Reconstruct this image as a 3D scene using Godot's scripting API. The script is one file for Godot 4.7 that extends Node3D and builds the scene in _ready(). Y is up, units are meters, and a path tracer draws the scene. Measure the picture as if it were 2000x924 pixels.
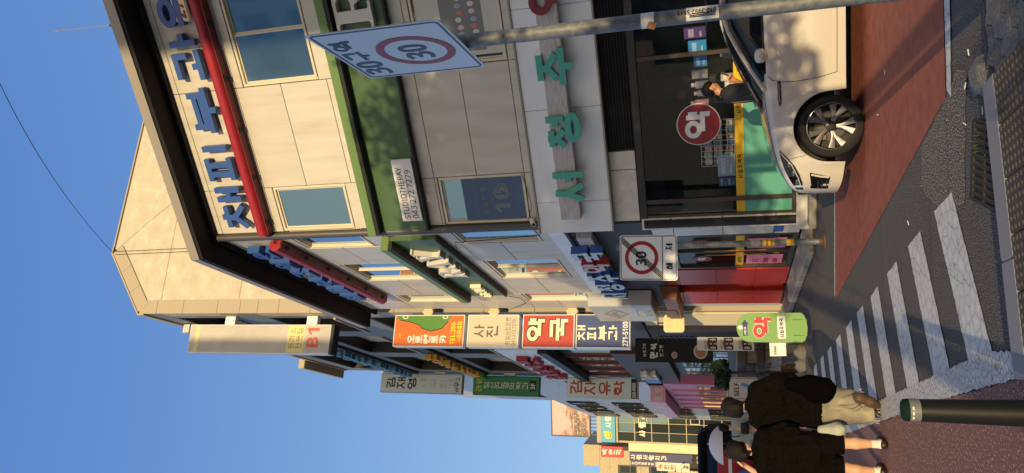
extends Node3D
# A street corner in evening sun, taken with the phone held upright and shown on its side (the camera is rolled a quarter turn).
const CORNER := Vector3(0.188, 0.0, -13.6)           # foot of the corner building's corner
const ALONG_R := Vector3(0.91933, 0, 0.39348)        # along the corner building's pharmacy front, to the right
const OUT_R := Vector3(-0.39348, 0, 0.91933)
const ALONG_L := Vector3(-0.30781, 0, -0.95145)      # along the street, away from the camera
const OUT_L := Vector3(-0.95145, 0, 0.30781)
var rng := RandomNumberGenerator.new()
var M := {}
# frames: R = pharmacy front (x to the right, z out of the wall); L = street front (x towards the corner, z out); G = facing back down the street (x into the block)
func XR(s := 0.0, y := 0.0, o := 0.0) -> Transform3D:
	return Transform3D(Basis(ALONG_R, Vector3.UP, OUT_R), CORNER + ALONG_R * s + Vector3.UP * y + OUT_R * o)
func XL(t := 0.0, y := 0.0, o := 0.0) -> Transform3D:
	return Transform3D(Basis(-ALONG_L, Vector3.UP, OUT_L), CORNER + ALONG_L * t + Vector3.UP * y + OUT_L * o)
func XG(t := 0.0, y := 0.0, w := 0.0) -> Transform3D:
	return Transform3D(Basis(-OUT_L, Vector3.UP, -ALONG_L), CORNER + ALONG_L * t + Vector3.UP * y + OUT_L * w)
func XW(x: float, y: float, z: float, yaw := 0.0) -> Transform3D:
	return Transform3D(Basis(Vector3.UP, deg_to_rad(yaw)), Vector3(x, y, z))
func at(x: float, y: float, z: float) -> Transform3D:
	return Transform3D(Basis(), Vector3(x, y, z))

func _ready() -> void:
	rng.seed = 7
	# camera
	var pitch := 0.28040; var roll := -0.034627
	var f := Vector3(0, sin(pitch), -cos(pitch)); var u := Vector3(0, cos(pitch), sin(pitch)); var r := Vector3.RIGHT
	var right := r * cos(roll) + u * sin(roll); var up := -r * sin(roll) + u * cos(roll)
	var cam := Camera3D.new()
	cam.name = "camera"; cam.fov = 35.78; cam.near = 0.05; cam.far = 800.0
	cam.transform = Transform3D(Basis(-up, right, -f), Vector3(0, 1.52, 0))
	add_child(cam); cam.current = true
	# sky and sun
	var env := Environment.new()
	var sky := Sky.new(); var ps := ProceduralSkyMaterial.new()
	ps.sky_top_color = rgb(78, 125, 197); ps.sky_horizon_color = rgb(182, 222, 254); ps.sky_curve = 0.35
	ps.ground_bottom_color = rgb(70, 68, 66); ps.ground_horizon_color = rgb(150, 160, 170)
	ps.sky_energy_multiplier = 1.0; ps.sun_angle_max = 110.0; ps.sun_curve = 0.68   # the bright evening sky round the low sun, widened to lift the shade
	sky.sky_material = ps
	env.background_mode = Environment.BG_SKY; env.sky = sky
	env.tonemap_mode = Environment.TONE_MAPPER_LINEAR; env.tonemap_exposure = 1.0
	env.sdfgi_enabled = true; env.ssao_enabled = true; env.ssil_enabled = true
	var we := WorldEnvironment.new(); we.name = "environment"; we.environment = env; add_child(we)
	var sun := DirectionalLight3D.new()
	sun.name = "sun"; sun.light_energy = 1.5; sun.light_color = Color(1.0, 0.88, 0.67); sun.light_angular_distance = 0.5; sun.shadow_enabled = true
	var el := deg_to_rad(12.0); var az := deg_to_rad(-2.0)   # shadows fall straight away from the camera
	sun.transform = Transform3D(Basis.looking_at(Vector3(sin(az) * cos(el), -sin(el), -cos(az) * cos(el))), Vector3(0, 30, 20))
	add_child(sun)
	materials()
	ground()
	near_pavement()
	corner_building()
	corner_shop()
	long_building()
	far_buildings()
	behind_the_camera()
	signs_on_corner()
	signs_along_street()
	poles()
	street_things()
	car()
	people()
	small_things()

func materials() -> void:
	var g := func(a: float) -> Color: return Color(a, a, a)
	M.asphalt = textured(noise_tex(1, 0.16, [[0.0, rgb(38, 36, 35)], [0.44, rgb(56, 54, 52)], [0.58, rgb(76, 73, 70)], [0.70, rgb(140, 135, 128)], [1.0, rgb(190, 184, 174)]], 2, 1024), 0.55, 0.92, bump_tex(2, 0.18, 6.0, 2, 1024), 0.7)
	M.asphalt_far = textured(noise_tex(3, 0.02, [[0.0, rgb(66, 65, 64)], [1.0, rgb(92, 90, 88)]], 5), 0.2, 0.95)
	M.asphalt_brown = textured(noise_tex(75, 0.10, [[0.0, rgb(44, 40, 36)], [0.44, rgb(66, 60, 54)], [0.56, rgb(92, 86, 78)], [0.66, rgb(168, 160, 148)], [1.0, rgb(206, 198, 186)]], 3, 1024), 0.6, 0.92, bump_tex(2, 0.18, 6.0, 2, 1024), 0.8)
	M.worn_red = textured(noise_tex(4, 0.05, [[0.0, rgb(84, 60, 54)], [0.40, rgb(134, 84, 70)], [0.52, rgb(98, 82, 76)], [0.66, rgb(150, 100, 84)], [0.8, rgb(186, 164, 150)], [1.0, rgb(206, 190, 176)]], 4, 1024), 0.7, 0.9, bump_tex(5, 0.2, 6.0, 2, 1024), 0.7)
	M.red_lane = textured(noise_tex(6, 0.012, [[0.0, rgb(120, 65, 48)], [0.25, rgb(138, 74, 53)], [0.5, rgb(146, 79, 57)], [0.72, rgb(151, 84, 62)], [1.0, rgb(146, 90, 72)]], 7, 1024), 0.42, 0.8, bump_tex(7, 0.15, 2.5, 3, 1024), 0.5)
	M.road_paint = textured(cracks(8, 0.011, [[0.0, rgb(104, 102, 99)], [0.015, rgb(134, 132, 128)], [0.028, rgb(190, 190, 184)], [0.5, rgb(202, 202, 196)], [1.0, rgb(212, 212, 206)]]), 0.9, 0.75, bump_tex(9, 0.1, 3.0, 3), 0.3)
	M.worn_paint = textured(cracks(10, 0.022, [[0.0, rgb(86, 82, 79)], [0.03, rgb(110, 106, 102)], [0.055, rgb(180, 178, 172)], [0.5, rgb(196, 194, 188)], [1.0, rgb(204, 202, 196)]]), 0.9, 0.8, bump_tex(9, 0.1, 3.0, 3), 0.4)
	M.granite = textured(noise_tex(11, 0.25, [[0.0, rgb(92, 92, 94)], [0.5, rgb(128, 128, 129)], [1.0, rgb(164, 163, 162)]], 2), 1.6, 0.7, bump_tex(12, 0.2, 2.0), 0.4)
	M.paver = textured(noise_tex(13, 0.06, [[0.0, rgb(78, 76, 74)], [0.5, rgb(104, 102, 99)], [1.0, rgb(132, 130, 126)]], 5), 1.2, 0.9, bump_tex(14, 0.15, 4.0), 0.6)
	M.paver_dark = textured(noise_tex(15, 0.06, [[0.0, rgb(66, 64, 63)], [0.5, rgb(90, 88, 86)], [1.0, rgb(120, 117, 113)]], 5), 1.2, 0.9, bump_tex(14, 0.15, 4.0), 0.6)
	M.tactile = textured(noise_tex(16, 0.06, [[0.0, rgb(48, 45, 40)], [0.5, rgb(66, 62, 53)], [1.0, rgb(86, 80, 68)]], 5), 1.5, 0.9)
	M.dome = mat(rgb(86, 80, 64), 0.9)
	M.dirt = textured(noise_tex(17, 0.08, [[0.0, rgb(40, 37, 33)], [1.0, rgb(84, 78, 70)]], 5), 1.0, 0.95)
	M.concrete = textured(noise_tex(18, 0.02, [[0.0, rgb(120, 114, 104)], [0.5, rgb(150, 143, 131)], [1.0, rgb(172, 165, 152)]], 6), 0.5, 0.9, bump_tex(19, 0.1, 2.0), 0.4)
	M.gable = textured(noise_tex(20, 0.011, [[0.0, rgb(180, 171, 152)], [0.3, rgb(190, 181, 162)], [0.66, rgb(195, 186, 167)], [0.70, rgb(201, 193, 175)], [1.0, rgb(206, 198, 181)]], 7, 1024), 0.15, 0.92, bump_tex(21, 0.03, 2.0), 0.3)
	M.stone_tile = textured(noise_tex(22, 0.3, [[0.0, rgb(148, 138, 118)], [0.5, rgb(172, 161, 140)], [1.0, rgb(192, 182, 160)]], 2), 0.8, 0.8)
	var pt := noise_tex(23, 0.006, [[0.0, rgb(188, 182, 168)], [0.5, rgb(200, 195, 182)], [1.0, rgb(208, 204, 193)]], 6)
	M.panel = textured(pt, 0.25, 0.42); M.panel.uv1_scale = Vector3(0.9, 0.12, 0.9)
	M.panel_b = textured(noise_tex(24, 0.008, [[0.0, rgb(180, 173, 158)], [0.3, rgb(195, 189, 175)], [1.0, rgb(204, 199, 187)]], 6), 0.25, 0.42); M.panel_b.uv1_scale = Vector3(1.1, 0.1, 1.1)
	M.panel_white = textured(noise_tex(25, 0.01, [[0.0, rgb(212, 217, 220)], [1.0, rgb(234, 237, 239)]], 5), 0.2, 0.4)
	M.beam = textured(noise_tex(26, 0.02, [[0.0, rgb(150, 144, 142)], [0.4, rgb(186, 181, 178)], [1.0, rgb(206, 202, 199)]], 6), 0.5, 0.6); M.beam.uv1_scale = Vector3(0.4, 3.0, 0.4)
	M.tile_white = textured(noise_tex(27, 0.02, [[0.0, rgb(196, 190, 176)], [1.0, rgb(222, 217, 204)]], 5), 0.4, 0.35)
	M.tile_red = textured(noise_tex(28, 0.05, [[0.0, rgb(150, 34, 28)], [0.5, rgb(176, 44, 34)], [1.0, rgb(192, 56, 42)]], 4), 0.5, 0.38)
	M.joint = mat(rgb(66, 60, 52), 0.9)
	M.dark = mat(rgb(26, 26, 28), 0.6)
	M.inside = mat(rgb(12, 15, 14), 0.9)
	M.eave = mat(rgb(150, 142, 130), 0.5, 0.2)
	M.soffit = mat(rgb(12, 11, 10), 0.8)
	M.trim = mat(rgb(84, 82, 80), 0.45, 0.4)
	M.frame = mat(rgb(214, 204, 180), 0.4)
	M.frame_dark = mat(rgb(52, 50, 48), 0.45, 0.3)
	M.frame_bronze = mat(rgb(74, 66, 56), 0.4, 0.4)
	M.pane_teal = glass(rgb(112, 146, 164), 0.05, 0.8)
	M.pane_blue = glass(rgb(150, 176, 190), 0.03, 0.9)
	M.pane_dark = glass(rgb(60, 72, 84), 0.04, 0.85)
	M.shop_glass = glass(Color(0.16, 0.2, 0.19, 0.06), 0.02); M.shop_glass.metallic_specular = 0.22
	M.green_sign = mat(rgb(68, 98, 62), 0.5)
	M.green_edge = mat(rgb(98, 128, 72), 0.5)
	M.blue_letter = mat(rgb(44, 82, 150), 0.4)
	M.teal_letter = mat(rgb(64, 166, 146), 0.45)
	M.red_letter = mat(rgb(124, 34, 40), 0.45)
	M.navy_side = mat(rgb(58, 98, 176), 0.4)
	M.white_letter = mat(rgb(206, 203, 195), 0.4)
	M.cream_letter = mat(rgb(238, 226, 196), 0.5)
	M.black = mat(rgb(18, 18, 19), 0.55)
	M.white = mat(rgb(226, 226, 224), 0.5)
	M.steel = textured(noise_tex(29, 0.03, [[0.0, rgb(92, 95, 99)], [0.5, rgb(116, 119, 122)], [1.0, rgb(142, 144, 145)]], 6), 1.2, 0.6, null, 1.0, Color.WHITE, 0.35)
	M.red_tube = mat(rgb(150, 27, 42), 0.45)
	M.rubber = mat(rgb(24, 24, 25), 0.85)
	M.leaf = mat(rgb(58, 82, 38), 0.7)
	M.leaf.backlight_enabled = true; M.leaf.backlight = Color(0.12, 0.2, 0.04)
	M.leaf_dark = mat(rgb(38, 58, 30), 0.75)
	M.bark = mat(rgb(86, 72, 58), 0.95)
	M.skin = mat(rgb(214, 164, 130), 0.55)
	M.hair = textured(noise_tex(70, .05, [[0, rgb(9, 7, 6)], [.5, rgb(18, 13, 10)], [1, rgb(38, 27, 20)]], 4), 4.0, 0.62, bump_tex(71, .06, 6.0, 3), 0.9); M.hair.metallic_specular = 0.35; M.hair.uv1_scale = Vector3(9, 1.4, 9); M.hair.uv1_world_triplanar = false
	M.black_bag = mat(rgb(7, 7, 8), 0.9, 0.0, 0.1)
	M.black_cloth = textured(noise_tex(30, 0.05, [[0.0, rgb(13, 11, 10)], [1.0, rgb(22, 19, 17)]], 4), 1.0, 0.95, bump_tex(31, 0.014, 14.0, 3), 1.0); M.black_cloth.metallic_specular = 0.12
# ---------------------------------------------------------------- mesh builder
class MB:
	var v := PackedVector3Array()
	var n := PackedVector3Array()
	var uv := PackedVector2Array()
	var col := PackedColorArray()
	var tint := Color.WHITE
	func tri(a: Vector3, b: Vector3, c: Vector3, ua := Vector2.ZERO, ub := Vector2.ZERO, uc := Vector2.ZERO) -> void:
		var m := (b - a).cross(c - a)
		if m.length_squared() < 1e-18:
			return
		m = m.normalized()
		v.append_array([a, c, b]); n.append_array([m, m, m]); uv.append_array([ua, uc, ub]); col.append_array([tint, tint, tint])
	func trin(a: Vector3, b: Vector3, c: Vector3, na: Vector3, nb: Vector3, nc: Vector3) -> void:
		var m := (b - a).cross(c - a)
		if m.length_squared() < 1e-18:
			return
		if m.dot(na + nb + nc) >= 0.0:
			v.append_array([a, c, b]); n.append_array([na, nc, nb])
		else:
			v.append_array([a, b, c]); n.append_array([na, nb, nc])
		uv.append_array([Vector2.ZERO, Vector2.ZERO, Vector2.ZERO]); col.append_array([tint, tint, tint])
	func quad(a: Vector3, b: Vector3, c: Vector3, d: Vector3) -> void:
		tri(a, b, c, Vector2(0, 1), Vector2(1, 1), Vector2(1, 0)); tri(a, c, d, Vector2(0, 1), Vector2(1, 0), Vector2(0, 0))
	func quadn(a: Vector3, b: Vector3, c: Vector3, d: Vector3, na: Vector3, nb: Vector3, nc: Vector3, nd: Vector3) -> void:
		trin(a, b, c, na, nb, nc); trin(a, c, d, na, nc, nd)
	# box with chamfered edges; x, y, z of its middle in xf's axes
	func box(xf: Transform3D, size: Vector3, bevel := 0.0) -> MB:
		var h := size * 0.5
		var e := minf(bevel, minf(h.x, minf(h.y, h.z)) * 0.9)
		if e <= 0.0:
			var p := []
			for i in 8:
				p.append(xf * Vector3(h.x if i & 1 else -h.x, h.y if i & 2 else -h.y, h.z if i & 4 else -h.z))
			quad(p[4], p[5], p[7], p[6]); quad(p[1], p[0], p[2], p[3]); quad(p[5], p[1], p[3], p[7])
			quad(p[0], p[4], p[6], p[2]); quad(p[6], p[7], p[3], p[2]); quad(p[0], p[1], p[5], p[4])
			return self
		var mid := xf.origin
		for ax in 3:
			var b := (ax + 1) % 3
			var c := (ax + 2) % 3
			for s in [-1.0, 1.0]:
				var q := []
				for k in [[-1, -1], [1, -1], [1, 1], [-1, 1]]:
					var w := Vector3.ZERO
					w[ax] = s * h[ax]; w[b] = k[0] * (h[b] - e); w[c] = k[1] * (h[c] - e)
					q.append(xf * w)
				oquad(q, mid)
			for s in [-1.0, 1.0]:
				for t in [-1.0, 1.0]:
					var q := []
					for k in [[0, -1], [0, 1], [1, 1], [1, -1]]:
						var w := Vector3.ZERO
						w[ax] = k[1] * (h[ax] - e)
						w[b] = s * (h[b] - (e if k[0] else 0.0)); w[c] = t * (h[c] - (0.0 if k[0] else e))
						q.append(xf * w)
					oquad(q, mid)
		for i in 8:
			var s := Vector3(1 if i & 1 else -1, 1 if i & 2 else -1, 1 if i & 4 else -1)
			var a := xf * (s * Vector3(h.x, h.y - e, h.z - e))
			var b := xf * (s * Vector3(h.x - e, h.y, h.z - e))
			var c := xf * (s * Vector3(h.x - e, h.y - e, h.z))
			if (b - a).cross(c - a).dot(a - mid) > 0: tri(a, b, c)
			else: tri(a, c, b)
		return self
	func oquad(q: Array, mid: Vector3) -> void:
		if (q[1] - q[0]).cross(q[2] - q[0]).dot(q[0] + q[2] - 2 * mid) > 0: quad(q[0], q[1], q[2], q[3])
		else: quad(q[3], q[2], q[1], q[0])
	func b(x: float, y: float, z: float, sx: float, sy: float, sz: float, bevel := 0.0) -> MB:
		return box(Transform3D(Basis(), Vector3(x, y, z)), Vector3(sx, sy, sz), bevel)
	# box from one corner to the other
	func bb(x0: float, x1: float, y0: float, y1: float, z0: float, z1: float, bevel := 0.0) -> MB:
		return b((x0 + x1) / 2, (y0 + y1) / 2, (z0 + z1) / 2, absf(x1 - x0), absf(y1 - y0), absf(z1 - z0), bevel)
	# square bar between two points
	func bar(a: Vector3, c: Vector3, w: float, d: float, bevel := 0.0) -> MB:
		var y := (c - a).normalized()
		var x := y.cross(Vector3.UP if absf(y.y) < 0.95 else Vector3.BACK).normalized()
		return box(Transform3D(Basis(x, y, x.cross(y)), (a + c) / 2), Vector3(w, a.distance_to(c), d), bevel)
	# round bar through points
	func tube(path: Array, r, sides := 10, caps := true) -> MB:
		var rings := []
		var k := path.size()
		var ref := Vector3.UP
		var d0: Vector3 = (path[1] - path[0]).normalized()
		if absf(d0.dot(ref)) > 0.9: ref = Vector3.RIGHT
		var x := d0.cross(ref).normalized()
		for i in k:
			var d: Vector3 = ((path[mini(i + 1, k - 1)] - path[maxi(i - 1, 0)]) as Vector3).normalized()
			x = (x - d * x.dot(d)).normalized()
			var y := d.cross(x)
			var rr: float = r[i] if r is Array else r
			var ring := []
			for j in sides:
				var a := TAU * j / sides
				var o := x * cos(a) + y * sin(a)
				ring.append([path[i] + o * rr, o])
			rings.append(ring)
		for i in k - 1:
			for j in sides:
				var p: Array = rings[i][j]; var q: Array = rings[i][(j + 1) % sides]
				var s: Array = rings[i + 1][(j + 1) % sides]; var t: Array = rings[i + 1][j]
				quadn(p[0], q[0], s[0], t[0], p[1], q[1], s[1], t[1])
		if caps:
			for e in [0, k - 1]:
				var d: Vector3 = (path[0] - path[1]) if e == 0 else (path[k - 1] - path[k - 2])
				d = d.normalized()
				for j in range(1, sides - 1):
					trin(rings[e][0][0], rings[e][j][0], rings[e][j + 1][0], d, d, d)
		return self
	# profile (radius, height) turned about xf's y axis
	func lathe(xf: Transform3D, prof: Array, sides := 24, sharp := true) -> MB:
		for i in prof.size() - 1:
			var p: Vector2 = prof[i]; var q: Vector2 = prof[i + 1]
			var sl := Vector2(q.y - p.y, p.x - q.x).normalized()
			for j in sides:
				var a := TAU * j / sides; var c := TAU * (j + 1) / sides
				var na := xf.basis * Vector3(cos(a) * sl.x, sl.y, sin(a) * sl.x); var nc := xf.basis * Vector3(cos(c) * sl.x, sl.y, sin(c) * sl.x)
				quadn(xf * Vector3(cos(a) * p.x, p.y, sin(a) * p.x), xf * Vector3(cos(c) * p.x, p.y, sin(c) * p.x), xf * Vector3(cos(c) * q.x, q.y, sin(c) * q.x), xf * Vector3(cos(a) * q.x, q.y, sin(a) * q.x), na, nc, nc, na)
		return self
	# flat outline (in xf's x-y) given thickness from z0 to z1
	func prism(xf: Transform3D, poly: PackedVector2Array, z0: float, z1: float) -> MB:
		var idx := Geometry2D.triangulate_polygon(poly)
		var up := xf.basis * Vector3(0, 0, 1)
		for i in range(0, idx.size(), 3):
			var a := poly[idx[i]]; var b2 := poly[idx[i + 1]]; var c := poly[idx[i + 2]]
			var A := xf * Vector3(a.x, a.y, z1); var B := xf * Vector3(b2.x, b2.y, z1); var D := xf * Vector3(c.x, c.y, z1)
			if (B - A).cross(D - A).dot(up) < 0:
				var t := B; B = D; D = t
			tri(A, B, D)
			var o := up.normalized() * (z0 - z1) * up.length()
			tri(A + o, D + o, B + o)
		var ccw := not Geometry2D.is_polygon_clockwise(poly)
		var k := poly.size()
		for i in k:
			var a := poly[i]; var c := poly[(i + 1) % k]
			if not ccw:
				var t := a; a = c; c = t
			quad(xf * Vector3(a.x, a.y, z0), xf * Vector3(c.x, c.y, z0), xf * Vector3(c.x, c.y, z1), xf * Vector3(a.x, a.y, z1))
		return self
	# a brush stroke w wide along points in xf's x-y, from z0 to z1
	func stroke(xf: Transform3D, pts: Array, w: float, z0: float, z1: float, closed := false) -> MB:
		var k := pts.size()
		var L := []; var R := []
		for i in k:
			var p: Vector2 = pts[i]
			var a: Vector2 = pts[(i - 1 + k) % k] if closed or i > 0 else p
			var c: Vector2 = pts[(i + 1) % k] if closed or i < k - 1 else p
			var d0 := (p - a).normalized() if a != p else (c - p).normalized()
			var d1 := (c - p).normalized() if c != p else d0
			var n0 := Vector2(-d0.y, d0.x); var n1 := Vector2(-d1.y, d1.x)
			var m := (n0 + n1).normalized()
			var len := minf(1.0 / maxf(m.dot(n0), 0.35), 2.2)
			L.append(p + m * w * 0.5 * len); R.append(p - m * w * 0.5 * len)
		var segs := k if closed else k - 1
		for i in segs:
			var j := (i + 1) % k
			var a := Vector3(L[i].x, L[i].y, z1); var b2 := Vector3(R[i].x, R[i].y, z1)
			var c := Vector3(R[j].x, R[j].y, z1); var d := Vector3(L[j].x, L[j].y, z1)
			var o := Vector3(0, 0, z0 - z1)
			quad(xf * a, xf * b2, xf * c, xf * d)
			quad(xf * d, xf * (d + o), xf * (a + o), xf * a)
			quad(xf * b2, xf * (b2 + o), xf * (c + o), xf * c)
			if not closed and i == 0:
				quad(xf * a, xf * (a + o), xf * (b2 + o), xf * b2)
			if not closed and i == segs - 1:
				quad(xf * c, xf * (c + o), xf * (d + o), xf * d)
		return self
	# closed rings of equal length joined smoothly
	func loft(rings: Array, closed := true, cap0 := true, cap1 := true) -> MB:
		var k: int = rings[0].size(); var m := rings.size()
		var nn := []
		for i in m:
			var row := []
			for j in k:
				var a: Vector3 = rings[i][(j + 1) % k] if closed or j < k - 1 else rings[i][j]
				var b2: Vector3 = rings[i][(j - 1 + k) % k] if closed or j > 0 else rings[i][j]
				var c: Vector3 = rings[mini(i + 1, m - 1)][j]; var d: Vector3 = rings[maxi(i - 1, 0)][j]
				row.append((a - b2).cross(c - d).normalized())
			nn.append(row)
		for i in m - 1:
			for j in (k if closed else k - 1):
				var j2 := (j + 1) % k
				quadn(rings[i][j], rings[i][j2], rings[i + 1][j2], rings[i + 1][j], nn[i][j], nn[i][j2], nn[i + 1][j2], nn[i + 1][j])
		for e in [[cap0, 0, -1], [cap1, m - 1, 1]]:
			if e[0]:
				var mid := Vector3.ZERO
				for p in rings[e[1]]: mid += p
				mid /= k
				var out: Vector3 = ((rings[e[1]][0] - mid) as Vector3).cross(rings[e[1]][1] - mid).normalized() * (1 if e[2] > 0 else -1)
				for j in k:
					trin(mid, rings[e[1]][j], rings[e[1]][(j + 1) % k], out, out, out)
		return self
	func ball(c: Vector3, r: Vector3, rows := 8, cols := 12) -> MB:
		for i in rows:
			for j in cols:
				var q := []
				for e in [[i, j], [i, j + 1], [i + 1, j + 1], [i + 1, j]]:
					var a: float = PI * e[0] / rows; var o: float = TAU * e[1] / cols
					q.append(Vector3(sin(a) * cos(o), cos(a), sin(a) * sin(o)))
				quadn(c + q[0] * r, c + q[1] * r, c + q[2] * r, c + q[3] * r, (q[0] / r).normalized(), (q[1] / r).normalized(), (q[2] / r).normalized(), (q[3] / r).normalized())
		return self
	func add_mesh(m: Mesh, xf: Transform3D) -> MB:
		for s in m.get_surface_count():
			var a := m.surface_get_arrays(s)
			var vs: PackedVector3Array = a[Mesh.ARRAY_VERTEX]
			var ns: PackedVector3Array = a[Mesh.ARRAY_NORMAL]
			var ix = a[Mesh.ARRAY_INDEX]
			var cnt: int = ix.size() if ix != null and ix.size() else vs.size()
			for i in cnt:
				var q: int = ix[i] if ix != null and ix.size() else i
				v.append(xf * vs[q]); n.append((xf.basis * ns[q]).normalized()); uv.append(Vector2.ZERO); col.append(tint)
		return self
	func mesh() -> ArrayMesh:
		var a := []
		a.resize(Mesh.ARRAY_MAX)
		a[Mesh.ARRAY_VERTEX] = v; a[Mesh.ARRAY_NORMAL] = n; a[Mesh.ARRAY_TEX_UV] = uv; a[Mesh.ARRAY_COLOR] = col
		var m := ArrayMesh.new()
		if v.size(): m.add_surface_from_arrays(Mesh.PRIMITIVE_TRIANGLES, a)
		return m

# ---------------------------------------------------------------- naming and placing
var used := {}
func numbered(s: String) -> String:
	used[s] = used.get(s, 0) + 1
	return s if used[s] == 1 else "%s_%03d" % [s, used[s] - 1]
func tag(o: Node3D, label: String, category := "", group := "", kind := "") -> Node3D:
	if label: o.set_meta("label", label)
	if category: o.set_meta("category", category)
	if group: o.set_meta("group", group)
	if kind: o.set_meta("kind", kind)
	return o
func thing(called: String, label: String, category: String, xf: Transform3D, group := "") -> Node3D:
	var o := Node3D.new()
	o.name = numbered(called); o.transform = xf; add_child(o)
	tag(o, label, category, group)
	return o
func part(called: String, m, mt: Material, parent: Node3D, xf := Transform3D(), label := "") -> MeshInstance3D:
	var o := MeshInstance3D.new()
	o.mesh = m.mesh() if m is MB else m
	o.material_override = mt
	var k := called; var i := 0
	while parent.has_node(NodePath(k)):
		i += 1; k = "%s_%03d" % [called, i]
	o.name = k; o.transform = xf
	parent.add_child(o, true)
	if label: o.set_meta("label", label)
	return o
func single(called: String, label: String, category: String, m: MB, mt: Material, xf := Transform3D(), group := "") -> MeshInstance3D:
	var o := MeshInstance3D.new()
	o.mesh = m.mesh(); o.material_override = mt; o.name = numbered(called); o.transform = xf
	add_child(o); tag(o, label, category, group)
	return o
func setting(called: String, m, mt: Material, parent: Node3D = self) -> MeshInstance3D:
	var o := MeshInstance3D.new()
	o.mesh = m.mesh() if m is MB else m
	o.material_override = mt; o.name = numbered(called)
	parent.add_child(o)
	if parent == self: o.set_meta("kind", "structure")
	return o
func copy(src: Node3D, label: String, xf: Transform3D) -> Node3D:
	var c: Node3D = src.duplicate()
	c.name = numbered(str(src.name).rstrip("0123456789").trim_suffix("_")); c.transform = xf; add_child(c)
	c.set_meta("label", label)
	return c

# ---------------------------------------------------------------- materials
var mats := {}
func noise_tex(seed_: int, freq: float, stops: Array, oct := 4, size := 512, type := FastNoiseLite.TYPE_SIMPLEX_SMOOTH, norm := true) -> NoiseTexture2D:
	var f := FastNoiseLite.new()
	f.seed = seed_; f.frequency = freq; f.noise_type = type; f.fractal_octaves = oct
	var t := NoiseTexture2D.new()
	t.width = size; t.height = size; t.seamless = true; t.noise = f; t.normalize = norm
	var g := Gradient.new()
	g.offsets = PackedFloat32Array(stops.map(func(s): return s[0])); g.colors = PackedColorArray(stops.map(func(s): return s[1]))
	t.color_ramp = g
	return t
func cracks(seed_: int, freq: float, stops: Array, size := 1024) -> NoiseTexture2D:
	var t := noise_tex(seed_, freq, stops, 2, size, FastNoiseLite.TYPE_CELLULAR, true)
	var f: FastNoiseLite = t.noise
	f.cellular_return_type = FastNoiseLite.RETURN_DISTANCE2_SUB; f.cellular_jitter = 1.0; f.fractal_type = FastNoiseLite.FRACTAL_NONE
	f.domain_warp_enabled = true; f.domain_warp_amplitude = 22.0; f.domain_warp_frequency = 0.02
	return t
func bump_tex(seed_: int, freq: float, strength: float, oct := 3, size := 512) -> NoiseTexture2D:
	var f := FastNoiseLite.new()
	f.seed = seed_; f.frequency = freq; f.fractal_octaves = oct
	var t := NoiseTexture2D.new()
	t.width = size; t.height = size; t.seamless = true; t.noise = f; t.as_normal_map = true; t.bump_strength = strength
	return t
func rgb(r: int, g: int, b: int) -> Color:
	return Color(r / 255.0, g / 255.0, b / 255.0)
func mat(c: Color, rough := 0.6, metal := 0.0, spec := 0.5) -> StandardMaterial3D:
	var key := "%s %.2f %.2f %.2f" % [c.to_html(), rough, metal, spec]
	if not mats.has(key):
		var m := StandardMaterial3D.new()
		m.albedo_color = c; m.roughness = rough; m.metallic = metal; m.metallic_specular = spec
		mats[key] = m
	return mats[key]
func textured(tex: Texture2D, per_m: float, rough := 0.7, bump: Texture2D = null, bump_amt := 1.0, c := Color.WHITE, metal := 0.0, bscale := 0.0) -> StandardMaterial3D:
	var m := StandardMaterial3D.new()
	m.albedo_color = c; m.albedo_texture = tex; m.roughness = rough; m.metallic = metal
	m.uv1_triplanar = true; m.uv1_world_triplanar = true; m.uv1_scale = Vector3.ONE * per_m; m.uv1_triplanar_sharpness = 4.0
	if bump:
		m.normal_enabled = true; m.normal_texture = bump; m.normal_scale = bump_amt
	return m
func glass(c: Color, rough := 0.03, metal := 0.0) -> StandardMaterial3D:
	var m := StandardMaterial3D.new()
	m.albedo_color = c; m.roughness = rough; m.metallic = metal
	if c.a < 1.0: m.transparency = BaseMaterial3D.TRANSPARENCY_ALPHA
	return m
func glow(c: Color, e: float) -> StandardMaterial3D:
	var m := StandardMaterial3D.new()
	m.albedo_color = c; m.emission_enabled = true; m.emission = c; m.emission_energy_multiplier = e
	return m

# ---------------------------------------------------------------- lettering
const INI := "ㄱㄲㄴㄷㄸㄹㅁㅂㅃㅅㅆㅇㅈㅉㅊㅋㅌㅍㅎ"
const FIN := " ㄱㄲㄳㄴㄵㄶㄷㄹㄺㄻㄼㄽㄾㄿㅀㅁㅂㅄㅅㅆㅇㅈㅊㅋㅌㅍㅎ"
func V(x: float, y: float) -> Vector2: return Vector2(x, y)
func circle2(c: Vector2, r: Vector2, k := 20) -> Array:
	var o := []
	for i in k: o.append(c + Vector2(cos(TAU * i / k), sin(TAU * i / k)) * r)
	return o
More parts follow.
